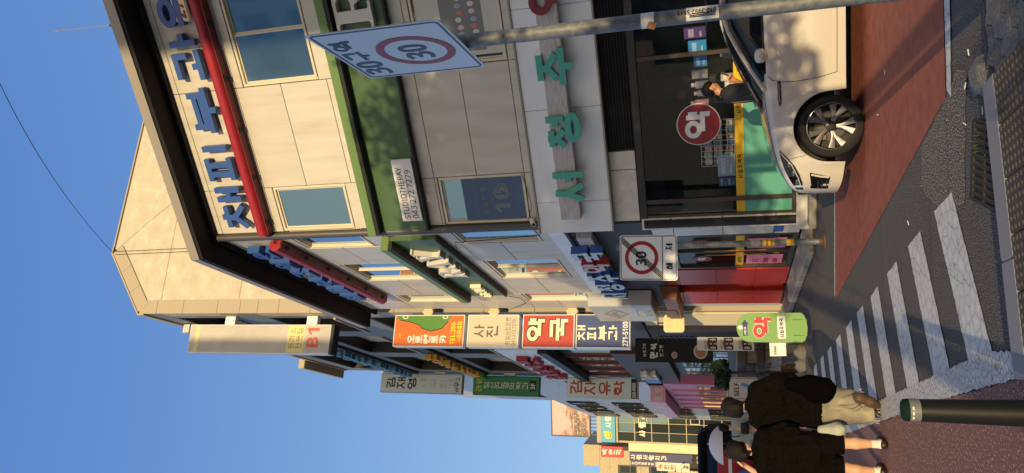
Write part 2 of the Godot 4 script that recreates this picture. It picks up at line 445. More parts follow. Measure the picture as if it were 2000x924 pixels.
# strokes of one letter of the Korean alphabet in a unit square: [closed, points]
func jamo(j: String, tall := false) -> Array:
	match j:
		"ㄱ": return [[false, [V(0, 1), V(1, 1), V(.85, .45), V(.1, 0)]]] if tall else [[false, [V(0, 1), V(1, 1), V(1, 0)]]]
		"ㄲ": return [[false, [V(0, 1), V(.42, 1), V(.35, .45), V(0, 0)]], [false, [V(.56, 1), V(1, 1), V(.94, .45), V(.6, 0)]]]
		"ㄴ": return [[false, [V(0, 1), V(0, 0), V(1, 0)]]]
		"ㄷ": return [[false, [V(1, 1), V(0, 1), V(0, 0), V(1, 0)]]]
		"ㄹ": return [[false, [V(0, 1), V(1, 1), V(1, .5), V(0, .5), V(0, 0), V(1, 0)]]]
		"ㅁ": return [[true, [V(0, 0), V(1, 0), V(1, 1), V(0, 1)]]]
		"ㅂ": return [[false, [V(0, 1), V(0, 0), V(1, 0), V(1, 1)]], [false, [V(0, .5), V(1, .5)]]]
		"ㅅ": return [[false, [V(.5, 1), V(.44, .55), V(0, 0)]], [false, [V(.46, .6), V(1, 0)]]]
		"ㅆ": return [[false, [V(.25, 1), V(0, 0)]], [false, [V(.25, .6), V(.5, 0)]], [false, [V(.75, 1), V(.5, 0)]], [false, [V(.75, .6), V(1, 0)]]]
		"ㅇ": return [[true, circle2(V(.5, .5), V(.5, .5))]]
		"ㅈ": return [[false, [V(0, 1), V(1, 1)]], [false, [V(.5, 1), V(.44, .55), V(0, 0)]], [false, [V(.46, .58), V(1, 0)]]]
		"ㅊ": return [[false, [V(.5, 1.05), V(.5, .82)]], [false, [V(0, .8), V(1, .8)]], [false, [V(.5, .8), V(.44, .45), V(0, 0)]], [false, [V(.46, .48), V(1, 0)]]]
		"ㅋ": return [[false, [V(0, 1), V(1, 1), V(.85, .45), V(.1, 0)]], [false, [V(.1, .58), V(.9, .58)]]]
		"ㅌ": return [[false, [V(1, 1), V(0, 1), V(0, 0), V(1, 0)]], [false, [V(0, .5), V(1, .5)]]]
		"ㅍ": return [[false, [V(0, 1), V(1, 1)]], [false, [V(.3, 1), V(.3, 0)]], [false, [V(.7, 1), V(.7, 0)]], [false, [V(0, 0), V(1, 0)]]]
		"ㅎ": return [[false, [V(.5, 1.05), V(.5, .85)]], [false, [V(0, .78), V(1, .78)]], [true, circle2(V(.5, .3), V(.42, .3))]]
	return []
# strokes of a syllable in a unit square
func syllable(ch: String) -> Array:
	var code := ch.unicode_at(0) - 0xAC00
	var i := code / 588; var m := (code % 588) / 28; var f := code % 28
	var out := []
	var lo := 0.44 if f else 0.0
	var put := func(strokes: Array, x0: float, x1: float, y0: float, y1: float) -> void:
		for s in strokes:
			out.append([s[0], s[1].map(func(p: Vector2): return Vector2(x0 + p.x * (x1 - x0), y0 + p.y * (y1 - y0)))])
	var upright := m in [0, 1, 2, 3, 4, 5, 6, 7, 20]
	var level := m in [8, 12, 13, 17, 18]
	var hh := 1.0 - lo
	var il := INI[i]
	var vx := 0.78
	if upright:
		var two := m in [1, 3, 5, 7]
		put.call(jamo(il, true), 0.02, 0.50 if m in [4, 5, 6, 7] else 0.56, lo + 0.06 * hh, 0.97)
		vx = 0.74 if two else 0.80
		if m in [4, 5, 6, 7]: vx = 0.84
		var mid := lo + hh * 0.5
		out.append([false, [V(vx, 1), V(vx, lo)]])
		if two: out.append([false, [V(0.97, 1.02), V(0.97, lo)]])
		var marks := [mid] if m in [0, 1, 4, 5] else [lo + hh * .66, lo + hh * .36]
		if m == 20: marks = []
		for y in marks:
			if m in [0, 1, 2, 3]: out.append([false, [V(vx, y), V(0.97 if two else 1.03, y)]])
			else: out.append([false, [V(vx - .22, y), V(vx, y)]])
	elif level:
		put.call(jamo(il), 0.14, 0.86, lo + hh * 0.47, 0.98)
		var up := m in [8, 12]
		var y := lo + hh * (0.06 if up else 0.30)
		if m == 18: y = lo + hh * .14
		out.append([false, [V(-.02, y), V(1.02, y)]])
		var xs := [0.5] if m in [8, 13] else [0.34, 0.66]
		if m == 18: xs = []
		for x in xs:
			out.append([false, [V(x, y), V(x, y + hh * .3)]] if up else [false, [V(x, y), V(x, y - hh * .34)]])
	else:
		put.call(jamo(il), 0.05, 0.55, lo + hh * 0.5, 0.97)
		var up := m in [9, 10, 11]
		var y := lo + hh * (0.08 if up else 0.28)
		out.append([false, [V(0, y), V(0.66, y)]])
		if m != 19: out.append([false, [V(0.3, y), V(0.3, y + hh * .28 if up else y - hh * .28)]])
		out.append([false, [V(0.82, 1), V(0.82, lo)]])
		if m in [9, 10]: out.append([false, [V(0.82, lo + hh * .5), V(1.03, lo + hh * .5)]])
		if m in [10, 15]: out.append([false, [V(1.0, 1), V(1.0, lo)]])
		if m in [14, 15]: out.append([false, [V(0.64, lo + hh * .16), V(0.82, lo + hh * .16)]])
	if f:
		var fl := FIN[f]
		put.call(jamo(fl), 0.2, 0.92, 0.02, 0.33)
	return out
var font_sans: SystemFont
var glyphs := {}
var typeface := "Droid Sans"
func latin_mesh(s: String, bold: bool) -> Mesh:
	var key := typeface + s + ("b" if bold else "")
	if not glyphs.has(key):
		var t := TextMesh.new()
		var f := SystemFont.new()
		f.font_names = PackedStringArray([typeface]); f.font_weight = 700 if bold else 400
		t.font = f; t.text = s; t.font_size = 100; t.pixel_size = 0.01; t.depth = 0.1; t.curve_step = 2.0
		t.horizontal_alignment = HORIZONTAL_ALIGNMENT_LEFT; t.vertical_alignment = VERTICAL_ALIGNMENT_BOTTOM
		glyphs[key] = t
	return glyphs[key]
# writes text into mb: lower left corner at xf's origin, letters `size` high (and `size * aspect` wide), stroke weight as a share of size, standing `depth` proud
func write(mb: MB, text: String, xf: Transform3D, size: float, weight := 0.14, depth := 0.004, gap := 0.16, aspect := 0.95, down := false, bold := true) -> float:
	var x := 0.0; var y := 0.0
	var i := 0
	while i < text.length():
		var ch := text[i]
		var code := ch.unicode_at(0)
		if code >= 0xAC00 and code < 0xD7A4:
			var k := 0
			for s in syllable(ch):
				var pts: Array = s[1].map(func(p: Vector2): return Vector2(x + (p.x * (1 - weight) + weight * .5) * size * aspect, y + (p.y * (1 - weight) + weight * .5) * size))
				mb.stroke(xf, pts, weight * size, 0.0, depth + k * 0.0005, s[0])
				k += 1
			if down: y -= size * (1 + gap)
			else: x += size * (aspect + gap)
			i += 1
		elif ch == " ":
			if down: y -= size * .4
			else: x += size * .4
			i += 1
		else:
			var run := ""
			while i < text.length() and text[i].unicode_at(0) < 0x3000 and text[i] != " ":
				run += text[i]; i += 1
			var m := latin_mesh(run, bold)
			var box := m.get_aabb()
			var k := size / 0.714
			var sc := Basis.from_scale(Vector3(k * aspect / .95, k, depth / 0.1))
			mb.add_mesh(m, xf * Transform3D(sc, Vector3(x - box.position.x * k * aspect / .95, y - 0.0 * k, depth * .5)) * Transform3D(Basis(), Vector3(0, -base_of(run, m), 0)))
			x += box.size.x * k * aspect / .95 + size * gap
	return x
func base_of(run: String, m: Mesh) -> float:
	return m.get_aabb().position.y
# ---------------------------------------------------------------- the ground
func flat(pts: Array, y: float) -> MB:
	var mb := MB.new()
	var poly := PackedVector2Array()
	for p in pts: poly.append(Vector2(p[0], p[1]))
	var idx := Geometry2D.triangulate_polygon(poly)
	for i in range(0, idx.size(), 3):
		var a := poly[idx[i]]; var b := poly[idx[i + 1]]; var c := poly[idx[i + 2]]
		var A := Vector3(a.x, y, a.y); var B := Vector3(b.x, y, b.y); var D := Vector3(c.x, y, c.y)
		if (B - A).cross(D - A).y > 0: mb.tri(A, B, D)
		else: mb.tri(A, D, B)
	return mb
# an outline whose long edges wander a little, as worn paint does
func ragged(pts: Array, amount: float, step := 0.05) -> Array:
	var out := []
	for i in pts.size():
		var a := Vector2(pts[i][0], pts[i][1]); var b := Vector2(pts[(i + 1) % pts.size()][0], pts[(i + 1) % pts.size()][1])
		var k := maxi(1, int(a.distance_to(b) / step))
		for j in k:
			var p := a.lerp(b, float(j) / k)
			if j > 0: p += Vector2(rng.randf_range(-1, 1), rng.randf_range(-1, 1)) * amount
			out.append([p.x, p.y])
	return out
func ground() -> void:
	var g := setting("ground", flat([[-160, 60], [160, 60], [160, -260], [-160, -260]], -0.012), M.asphalt_far)
	var road := setting("road", flat([[-14, 6], [14, 6], [14, -40], [-14, -40]], -0.004), M.asphalt)
	setting("red_lane", flat([[0.86, -5.75], [1.2, -5.73], [2.5, -5.68], [9, -5.4], [9, -9.1], [3.2, -10.4], [0.43, -11.04], [-0.3, -11.2], [-1.08, -11.4]], 0.002), M.red_lane, road)
	setting("worn_red_surface", flat(ragged([[-0.86, -4.55], [-1.32, -6.1], [-1.76, -7.46], [-2.74, -10.5], [-3.6, -13.0], [-7.5, -12.0], [-6.0, -2.0], [-0.5, -2.5]], 0.012, 0.12), 0.002), M.worn_red, road)
	# crossing: ten stripes, then the long band that closes them on the left
	var starts := [[0.20, -5.67, 0.08, -6.12], [-0.07, -6.54, -0.20, -6.96], [-0.35, -7.42, -0.49, -7.84], [-0.64, -8.31, -0.79, -8.72], [-0.93, -9.20, -1.06, -9.62], [-1.20, -10.05, -1.36, -10.50], [-1.51, -11.02, -1.66, -11.46], [-1.82, -11.98, -1.97, -12.42], [-2.12, -12.95, -2.27, -13.4], [-2.43, -13.95, -2.58, -14.4]]
	var d := Vector2(-0.82, 0.57)
	for s in starts:
		var reach := func(x: float, z: float) -> Array:
			# run along d until the closing band, whose inner edge goes from (-0.80, -5.0) to (-1.98, -8.82) and on
			var t := 0.0
			while t < 2.2:
				var q := Vector2(x, z) + d * t
				if q.x < -0.80 + (q.y + 5.0) * 0.3089: break
				t += 0.01
			return [x + d.x * t, z + d.y * t]
		var a: Array = reach.call(s[0], s[1]); var b: Array = reach.call(s[2], s[3])
		setting("stripe", flat(ragged([[s[0], s[1]], a, b, [s[2], s[3]]], 0.006), 0.004), M.road_paint, road)
	setting("closing_band", flat(ragged([[-0.72, -4.62], [-0.82, -5.15], [-1.98, -8.82], [-3.9, -15.0], [-4.12, -15.0], [-2.74, -10.5], [-1.76, -7.46], [-1.32, -6.1], [-0.86, -4.57]], 0.007, 0.04), 0.006), M.worn_paint, road)
	setting("edge_line", flat(ragged([[0.84, -5.60], [0.90, -5.69], [1.6, -5.68], [3.2, -5.6], [3.2, -5.47], [1.6, -5.55]], 0.006), 0.006), M.road_paint, road)
	setting("worn_patch", flat(ragged([[0.86, -5.70], [0.62, -6.4], [0.28, -6.5], [0.05, -5.95], [0.10, -5.42], [0.95, -5.28], [1.0, -5.5]], 0.02, 0.06), 0.001), M.asphalt_brown, road)
	setting("far_edge_line", flat(ragged([[5.0, -9.95], [0.43, -11.02], [-1.0, -11.36], [-1.02, -11.45], [0.43, -11.11], [5.0, -10.05]], 0.006), 0.006), M.road_paint, road)
	# plinth of worn concrete along the corner building's foot, and a low ramp at its door
	var pl := MB.new()
	pl.box(XR(3.0, 0.06, 0.2), Vector3(6.2, 0.12, 0.4), 0.02)
	setting("kerb", pl, M.concrete)
	var steps := MB.new()
	steps.box(XL(2.6, 0.07, 0.32), Vector3(4.8, 0.14, 0.62), 0.03)
	var s1 := setting("door_step", steps, M.concrete)
	var st2 := MB.new()
	st2.box(XL(7.4, 0.05, 0.55), Vector3(4.6, 0.10, 1.1), 0.03)
	st2.prism(XL(10.0, 0.0, 0.0) * Transform3D(Basis(Vector3.RIGHT, -PI / 2), Vector3.ZERO), PackedVector2Array([V(-9, 0), V(-9, -1.5), V(-0.6, -1.3), V(0.3, -1.1), V(0.3, 0)]), 0.0, 0.11)
	setting("door_step", st2, M.concrete)
	# hatch cover let into the step, kerb edging stones
	var kb := MB.new()
	kb.box(XL(5.0, 0.145, 0.3), Vector3(0.9, 0.01, 0.5))
	part("cover_plate", kb, M.trim, s1)

func near_pavement() -> void:
	var slab := setting("pavement", flat([[-0.84, -4.56], [0.75, -4.84], [9, -4.9], [9, 3.0], [-0.84, 3.0]], 0.03), M.dirt)
	# granite kerb in lengths
	var a := Vector3(0.80, 0, -4.735); var b := Vector3(-0.84, 0, -4.40)
	var cuts := [0.0, 0.62, 1.0]
	for i in 2:
		var p := a.lerp(b, cuts[i]); var q := a.lerp(b, cuts[i + 1])
		var dd := (q - p).normalized()
		var mb := MB.new()
		mb.box(Transform3D(Basis(dd, Vector3.UP, dd.cross(Vector3.UP)), (p + q) / 2 + Vector3(0, 0.012, 0)), Vector3(p.distance_to(q) - 0.006, 0.09, 0.185), 0.008)
		part("kerb_stone", mb, M.granite, slab)
	# broken lump of old concrete at the kerb's end
	var lump := MB.new()
	var ring := []
	for k in 3:
		var row := []
		for j in 12:
			var an := TAU * j / 12
			var rr: float = [0.17, 0.15, 0.08][k] * (0.8 + 0.4 * rng.randf())
			row.append(Vector3(0.86 + cos(an) * rr * 0.75, [-0.01, 0.03, 0.055][k], -4.98 - sin(an) * rr))
		ring.append(row)
	lump.loft(ring, true, false, true)
	part("broken_concrete", lump, M.paver, slab)
	# wave shaped pavers right of the kerb: long joints run left to right and wander
	var row_h := 0.118; var run := 0.232
	var wave := func(x: float) -> float: return sin(x * TAU / run) * 0.017 + sin(x * TAU / run * 2.0 + 1.0) * 0.004
	for r in 6:
		for c in range(-1 if r % 2 or r > 1 else 0, 6):
			var x0 := 0.86 + c * run + (run * 0.5 if r % 2 else 0.0); var z0 := -4.74 + r * row_h
			var poly := PackedVector2Array()
			for s in 9: poly.append(V(x0 + .003 + (run - .006) * s / 8.0, z0 + .003 + wave.call(x0 + run * s / 8.0)))
			for s in range(1, 5): poly.append(V(x0 + run - .003 + sin(s / 5.0 * TAU) * .012, z0 + row_h * s / 5.0 + wave.call(x0 + run)))
			for s in 9: poly.append(V(x0 + run - .003 - (run - .006) * s / 8.0, z0 + row_h - .003 + wave.call(x0 + run * (1 - s / 8.0))))
			for s in range(4, 0, -1): poly.append(V(x0 + .003 + sin(s / 5.0 * TAU) * .012, z0 + row_h * s / 5.0 + wave.call(x0)))
			var mb := MB.new()
			mb.prism(Transform3D(Basis(Vector3.RIGHT, PI / 2), Vector3(0, rng.randf_range(0.026, 0.034), 0)), poly, 0.0, -0.02)
			part("paver", mb, M.paver if (r + c) % 3 else M.paver_dark, slab)
	# tactile slabs with raised dots
	var dir := (b - a).normalized(); var inw := Vector3(-dir.z, 0, dir.x) * -1.0
	if inw.z < 0: inw = -inw
	for i in 5:
		for j in 2:
			var o := a + dir * (0.16 + i * 0.304) + inw * (0.10 + 0.15 + j * 0.304)
			var mb := MB.new()
			mb.box(Transform3D(Basis(dir, Vector3.UP, dir.cross(Vector3.UP)), Vector3(o.x, 0.043, o.z)), Vector3(0.296, 0.03, 0.296), 0.004)
			var sl := part("tactile_slab", mb, M.tactile, slab)
			var dm := MB.new()
			for p in 6:
				for q in 6:
					var c := o + dir * (-0.123 + p * 0.049) + inw * (-0.123 + q * 0.049)
					dm.lathe(at(c.x, 0.058, c.z), [V(0.015, 0), V(0.012, 0.004), V(0.0, 0.005)], 8)
			part("raised_dots", dm, M.dome, sl).set_meta("kind", "stuff")
	# drain grate
	var gr := thing("drain_grate", "dark cast iron drain grate let into the road beside the granite kerb", "drain", XW(0.34, 0.0, -4.985, -12.0))
	var fr := MB.new()
	fr.bb(-0.25, 0.25, -0.02, 0.012, 0.19, 0.22); fr.bb(-0.25, 0.25, -0.02, 0.012, -0.22, -0.19)
	fr.bb(0.235, 0.25, -0.02, 0.012, -0.19, 0.19); fr.bb(-0.25, -0.235, -0.02, 0.012, -0.19, 0.19); fr.bb(-0.235, 0.235, -0.02, 0.011, -0.015, 0.015)
	part("grate_frame", fr, M.frame_dark, gr)
	for i in 10:
		var mb := MB.new()
		var x := -0.21 + i * 0.0467
		mb.bb(x - 0.013, x + 0.013, -0.02, 0.010, -0.19, 0.19, 0.003)
		part("grate_bar", mb, M.frame_dark, gr)
	var pit := MB.new()
	pit.bb(-0.235, 0.235, -0.003, 0.0, -0.19, 0.19)
	part("drain_pit", pit, M.black, gr)
	# weeds and scraps
	var mb := MB.new()
	var weeds := [[0.90, -4.78, 0.05, 60], [0.46, -5.1, 0.05, 24], [-0.95, -4.3, 0.10, 70], [1.28, -4.75, 0.04, 40], [0.36, -4.9, 0.04, 18]]
	for wd in weeds:
		for k in wd[3]:
			var p := Vector3(wd[0] + rng.randfn(0, 0.03), 0.0, wd[1] + rng.randfn(0, 0.03))
			var tip := p + Vector3(rng.randf_range(-1, 1) * 0.04, rng.randf_range(0.4, 1) * wd[2], rng.randf_range(-1, 1) * 0.04)
			var s := Vector3(rng.randf_range(-1, 1), 0, rng.randf_range(-1, 1)).normalized() * 0.004
			mb.tri(p - s, p + s, tip); 
	var wd2 := single("roadside_weeds", "small green weeds growing in the gutter cracks along the kerb", "weeds", mb, M.leaf)
	wd2.set_meta("kind", "stuff")
# ---------------------------------------------------------------- the corner building
# one facing panel of a wall, in the frame xf, with a small joint all round
func panel(parent: Node3D, xf: Transform3D, x0: float, x1: float, y0: float, y1: float, mt: Material, deep := 0.24, proud := 0.0) -> void:
	var j := 0.006
	var mb := MB.new()
	mb.bb(x0 + j, x1 - j, y0 + j, y1 - j, -deep, proud + rng.randf_range(-0.002, 0.002), 0.004)
	part("panel", mb, mt, parent, xf)
# a window that fills x0..x1, y0..y1 of a wall; lights = number of sashes
func window(parent: Node3D, xf: Transform3D, x0: float, x1: float, y0: float, y1: float, lights: int, fmat: Material, gmat: Material, recess := 0.07) -> MeshInstance3D:
	var fr := MB.new()
	var w := 0.05
	fr.bb(x0, x0 + w, y0, y1, -recess - 0.08, -0.012, 0.006); fr.bb(x1 - w, x1, y0, y1, -recess - 0.08, -0.012, 0.006)
	fr.bb(x0 + w, x1 - w, y1 - w, y1, -recess - 0.08, -0.012, 0.006); fr.bb(x0 + w, x1 - w, y0, y0 + w, -recess - 0.08, 0.012, 0.006)
	var win := part("window", fr, fmat, parent, xf)
	for i in lights:
		var a := x0 + w + (x1 - x0 - 2 * w) * i / lights; var b := x0 + w + (x1 - x0 - 2 * w) * (i + 1) / lights
		var z := -recess - 0.03 * (i % 2)
		var sash := MB.new()
		var v := 0.035
		sash.bb(a, a + v, y0 + w, y1 - w, z - 0.02, z + 0.015, 0.004); sash.bb(b - v, b, y0 + w, y1 - w, z - 0.02, z + 0.015, 0.004)
		sash.bb(a + v, b - v, y1 - w - v, y1 - w, z - 0.02, z + 0.015, 0.004); sash.bb(a + v, b - v, y0 + w, y0 + w + v, z - 0.02, z + 0.015, 0.004)
		part("sash", sash, fmat, win)
		var gl := MB.new()
		gl.bb(a + v, b - v, y0 + w + v, y1 - w - v, z - 0.008, z)
		part("pane", gl, gmat, win)
	return win

func corner_building() -> void:
	var bld := thing("corner_building", "three storey cream panelled building on the street corner with dark overhanging eave", "building", XR())
	var I := Transform3D()
	var L := XR().affine_inverse() * XL()      # the street front, in this building's axes
	# structure behind the panels: upper floors as one solid, ground floor as rooms
	var far := L * Vector3(-7.4, 0, 0)
	var inset := func(d: float) -> PackedVector2Array:
		# plan in x, -z, pulled in by d from both fronts
		var nl := L.basis.z
		var p := V((-d + d * nl.z) / nl.x, -d)
		var al := -L.basis.x
		var q := p + V(al.x, al.z) * (7.4 + (0.5 if d < 0 else 0.0))
		return PackedVector2Array([V(p.x, -p.y), V(9.0, d), V(9.0, 9.0), V(-1.0, 9.0), V(q.x, -q.y)])
	var lay := func(y: float) -> Transform3D: return Transform3D(Basis(Vector3.RIGHT, -PI / 2), Vector3(0, y, 0))
	var core := MB.new()
	core.prism(lay.call(0.0), inset.call(0.24), 2.98, 12.2)
	part("core", core, M.joint, bld)
	# roof slab and eave
	var roof := MB.new()
	roof.prism(lay.call(0.0), inset.call(-0.56), 12.28, 12.50)
	part("eave", roof, M.eave, bld)
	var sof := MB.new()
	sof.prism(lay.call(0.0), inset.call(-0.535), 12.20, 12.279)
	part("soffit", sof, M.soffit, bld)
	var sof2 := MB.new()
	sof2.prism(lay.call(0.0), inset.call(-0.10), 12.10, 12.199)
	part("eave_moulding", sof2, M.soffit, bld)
	# upper panels, pharmacy front
	var colsx := [0.09, 1.08, 3.16, 5.15, 7.2, 9.0]
	var wins3 := {0: [0.09, 1.08, 8.76, 10.44, 1], 2: [3.16, 5.15, 8.78, 10.44, 2]}
	var wins2 := {0: [0.09, 1.08, 5.04, 6.78, 1], 2: [3.16, 5.15, 5.04, 6.72, 2]}
	for i in 5:
		var x0: float = colsx[i]; var x1: float = colsx[i + 1]
		var m: Material = M.panel if i % 2 else M.panel_b
		panel(bld, I, x0, x1, 11.96, 12.2, m); panel(bld, I, x0, x1, 10.62, 11.96, m)
		if wins3.has(i):
			panel(bld, I, x0, x1, 10.44, 10.62, m); panel(bld, I, x0, x1, 8.30, wins3[i][2], m)
			window(bld, I, x0 + .01, x1 - .01, wins3[i][2] + .01, wins3[i][3] - .01, wins3[i][4], M.frame, M.pane_teal)
		else:
			panel(bld, I, x0, x1, 9.62, 10.62, M.panel_b); panel(bld, I, x0, x1, 8.62, 9.62, m); panel(bld, I, x0, x1, 8.30, 8.62, m)
		panel(bld, I, x0, x1, 6.84, 8.30, m)
		if wins2.has(i):
			panel(bld, I, x0, x1, wins2[i][3], 6.84, m); panel(bld, I, x0, x1, 4.7, 5.04, m)
			window(bld, I, x0 + .01, x1 - .01, wins2[i][2] + .01, wins2[i][3] - .01, wins2[i][4], M.frame, M.pane_teal if i == 0 else M.pane_dark)
		else:
			panel(bld, I, x0, x1, 5.97, 6.84, m); panel(bld, I, x0, x1, 5.04, 5.97, M.panel); panel(bld, I, x0, x1, 4.7, 5.04, m)
	# upper panels, street front (x runs from -t)
	var colst := [0.09, 1.0, 2.35, 3.95, 5.62, 6.52, 7.4]
	for i in 6:
		var x1: float = -colst[i]; var x0: float = -colst[i + 1]
		var m: Material = M.panel_b if i % 2 else M.panel
		panel(bld, L, x0, x1, 11.96, 12.2, m); panel(bld, L, x0, x1, 10.62, 11.96, m)
		if i in [0, 2, 4]:
			panel(bld, L, x0, x1, 10.44, 10.62, m); panel(bld, L, x0, x1, 8.30, 8.76, m)
			window(bld, L, x0 + .01, x1 - .01, 8.77, 10.43, 2 if i == 2 else 1, M.frame, M.pane_blue)
			panel(bld, L, x0, x1, 6.78, 8.30, m); panel(bld, L, x0, x1, 4.7, 5.04, m)
			window(bld, L, x0 + .01, x1 - .01, 5.05, 6.77, 2 if i == 2 else 1, M.frame, M.pane_blue)
		else:
			panel(bld, L, x0, x1, 9.62, 10.62, m); panel(bld, L, x0, x1, 8.30, 9.62, M.panel); panel(bld, L, x0, x1, 6.84, 8.30, m)
			panel(bld, L, x0, x1, 5.97, 6.84, m); panel(bld, L, x0, x1, 4.7, 5.97, M.panel)
	# corner trim
	var ct := MB.new()
	ct.tube([Vector3(0.0, 4.75, 0.0), Vector3(0.0, 12.1, 0.0)], 0.085, 8)
	part("corner_trim", ct, M.trim, bld)
	var dp := MB.new()
	dp.tube([Vector3(-0.05, 0.15, -0.02), Vector3(-0.05, 2.9, -0.02)], 0.10, 8)
	part("corner_post", dp, M.dark, bld)
	# ---- ground floor of the pharmacy front
	var hd := MB.new()
	hd.bb(1.37, 9.0, 2.96, 3.46, -0.20, -0.05); part("louvre_back", hd, M.black, bld)
	for k in 9:
		var mb := MB.new()
		mb.box(at(5.2, 3.0 + k * 0.052, -0.03) * Transform3D(Basis(Vector3.RIGHT, 0.6), Vector3.ZERO), Vector3(7.6, 0.035, 0.008))
		part("louvre", mb, M.dark, bld)
	panel(bld, I, 0.02, 1.02, 2.97, 3.46, M.tile_white, 0.2); panel(bld, I, 1.02, 1.37, 2.97, 3.46, M.tile_white, 0.2)
	var hb := MB.new()
	hb.bb(0.0, 9.0, 2.83, 2.96, -0.22, 0.02, 0.006); part("shop_header", hb, M.frame_dark, bld)
	# cladding of the pier at the corner
	for y in [[0.16, 0.62], [0.62, 1.52], [1.52, 2.42], [2.42, 2.95]]:
		panel(bld, I, -0.17, 0.07, y[0], y[1], M.tile_white, 0.25, 0.02)
	for x in [[-0.22, 0.42], [0.42, 1.12], [1.12, 1.9], [1.9, 2.7], [2.7, 3.5], [3.5, 4.3], [4.3, 5.1]]:
		panel(bld, I, x[0], x[1], 0.08, 0.30, M.tile_white, 0.2, 0.10)
	# shop front frames and glass
	for x in [[0.07, 0.11], [0.33, 0.41], [2.91, 2.98], [5.6, 5.67]]:
		var mb := MB.new(); mb.bb(x[0], x[1], 0.36, 2.829, -0.08, 0.0, 0.004); part("mullion", mb, M.frame_bronze, bld)
	var sill := MB.new(); sill.bb(0.07, 6.0, 0.30, 0.359, -0.10, 0.02, 0.005); part("shop_sill", sill, M.frame_bronze, bld)
	for x in [[0.11, 0.33], [0.41, 2.91], [2.98, 5.6]]:
		var gl := MB.new(); gl.bb(x[0], x[1], 0.36, 2.829, -0.045, -0.035); part("shop_pane", gl, M.shop_glass, bld)
		var fm := MB.new(); fm.bb(x[0], x[1], 0.36, 1.13, -0.033, -0.030); part("green_film", fm, mat(rgb(88, 160, 138), 0.5), bld)
		var ye := MB.new(); ye.bb(x[0], x[1], 1.13, 1.27, -0.033, -0.029); var yb := part("yellow_band", ye, mat(rgb(222, 176, 20), 0.5), bld)
		for k in 3:
			var px: float = x[0] + 0.32 + k * 1.15
			if px + 0.6 < x[1]:
				var tx := MB.new(); write(tx, "서청주약국", at(px, 1.155, -0.029), 0.085, 0.13, 0.002, 0.12); part("lettering", tx, M.black, yb)
	# room behind the glass
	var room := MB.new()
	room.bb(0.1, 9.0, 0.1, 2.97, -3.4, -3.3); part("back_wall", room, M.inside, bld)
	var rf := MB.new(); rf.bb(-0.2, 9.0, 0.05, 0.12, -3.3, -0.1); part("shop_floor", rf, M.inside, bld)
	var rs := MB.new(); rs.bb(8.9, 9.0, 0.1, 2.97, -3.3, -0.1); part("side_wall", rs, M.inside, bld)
	var pr := MB.new(); pr.bb(4.3, 4.34, 0.12, 2.9, -2.2, -0.5); part("partition", pr, mat(rgb(150, 62, 40), 0.7), bld)
	var cl := MB.new(); cl.bb(1.7, 2.1, 0.12, 2.9, -2.4, -2.2); part("column", cl, mat(rgb(70, 72, 74), 0.8), bld)
	# ---- ground floor of the street front
	var hl := MB.new()
	hl.bb(-7.4, -0.12, 2.83, 4.7, -0.24, -0.02); part("header_wall", hl, mat(rgb(66, 68, 70), 0.7), bld, L)
	for y in [[0.16, 0.62], [0.62, 1.52], [1.52, 2.42], [2.42, 2.83]]:
		panel(bld, L, -0.95, -0.20, y[0], y[1], M.tile_white, 0.2, 0.0)
	var bp := MB.new(); bp.bb(-0.86, -0.34, 0.45, 0.62, 0.002, 0.006); part("blue_notice", bp, mat(rgb(40, 84, 160), 0.5), bld, L)
	# door set: frame, two leaves, pull handles
	var df := MB.new()
	df.bb(-1.06, -0.97, 0.15, 2.83, -0.12, 0.0, 0.005); df.bb(-3.42, -3.33, 0.15, 2.83, -0.12, 0.0, 0.005); df.bb(-3.33, -1.06, 2.45, 2.54, -0.12, 0.0, 0.005); df.bb(-3.33, -1.06, 0.15, 0.24, -0.12, 0.0, 0.005); df.bb(-2.22, -2.16, 0.24, 2.45, -0.11, -0.01, 0.004)
	part("door_frame", df, M.frame_bronze, bld, L)
	for x in [[-2.16, -1.06], [-3.33, -2.22]]:
		var gl := MB.new(); gl.bb(x[0], x[1], 0.24, 2.45, -0.06, -0.05)
		var dr := part("door", gl, M.shop_glass, bld, L)
		var yb := MB.new(); yb.bb(x[0] + .02, x[1] - .02, 1.12, 1.28, -0.047, -0.044); part("yellow_band", yb, mat(rgb(222, 176, 20), 0.5), dr)
		var tx := MB.new(); write(tx, "서청주약국", at(x[0] + .2, 1.155, -0.044), 0.09, 0.13, 0.002, 0.1); part("lettering", tx, M.black, dr)
		var hn := MB.new(); hn.tube([Vector3(x[1] - 0.12 if x[0] < -2.3 else x[0] + 0.12, 0.7, 0.0), Vector3(x[1] - 0.12 if x[0] < -2.3 else x[0] + 0.12, 1.9, 0.0)], 0.016, 8); part("handle", hn, mat(rgb(170, 120, 70), 0.3, 0.8), dr)
		var ds := MB.new(); ds.lathe(Transform3D(Basis.from_scale(Vector3(1, 1, 1)) * Basis(Vector3.RIGHT, PI / 2), Vector3((x[0] + x[1]) / 2, 1.96, -0.047)), [V(0.0, 0.004), V(0.20, 0.004), V(0.20, 0.0)], 24)
		var disc := part("round_sticker", ds, mat(rgb(150, 28, 36), 0.5), dr)
		var yk := MB.new(); write(yk, "약", at((x[0] + x[1]) / 2 - .11, 1.85, -0.042), 0.22, 0.16, 0.002); part("lettering", yk, M.white, disc)
		var pk := MB.new(); pk.bb(x[0] + .1, x[1] - .35, 0.34, 1.06, -0.047, -0.044); var pp := part("pink_poster", pk, mat(rgb(226, 128, 160), 0.5), dr)
		var pt := MB.new(); write(pt, "피로", at(x[0] + .2, 0.82, -0.044), 0.13, 0.16, 0.002); pt.bb(x[0] + .2, x[0] + .55, .62, .72, -0.044, -0.041); pt.bb(x[0] + .2, x[0] + .5, .44, .52, -0.044, -0.041); part("print", pt, mat(rgb(170, 40, 80), 0.5), pp)
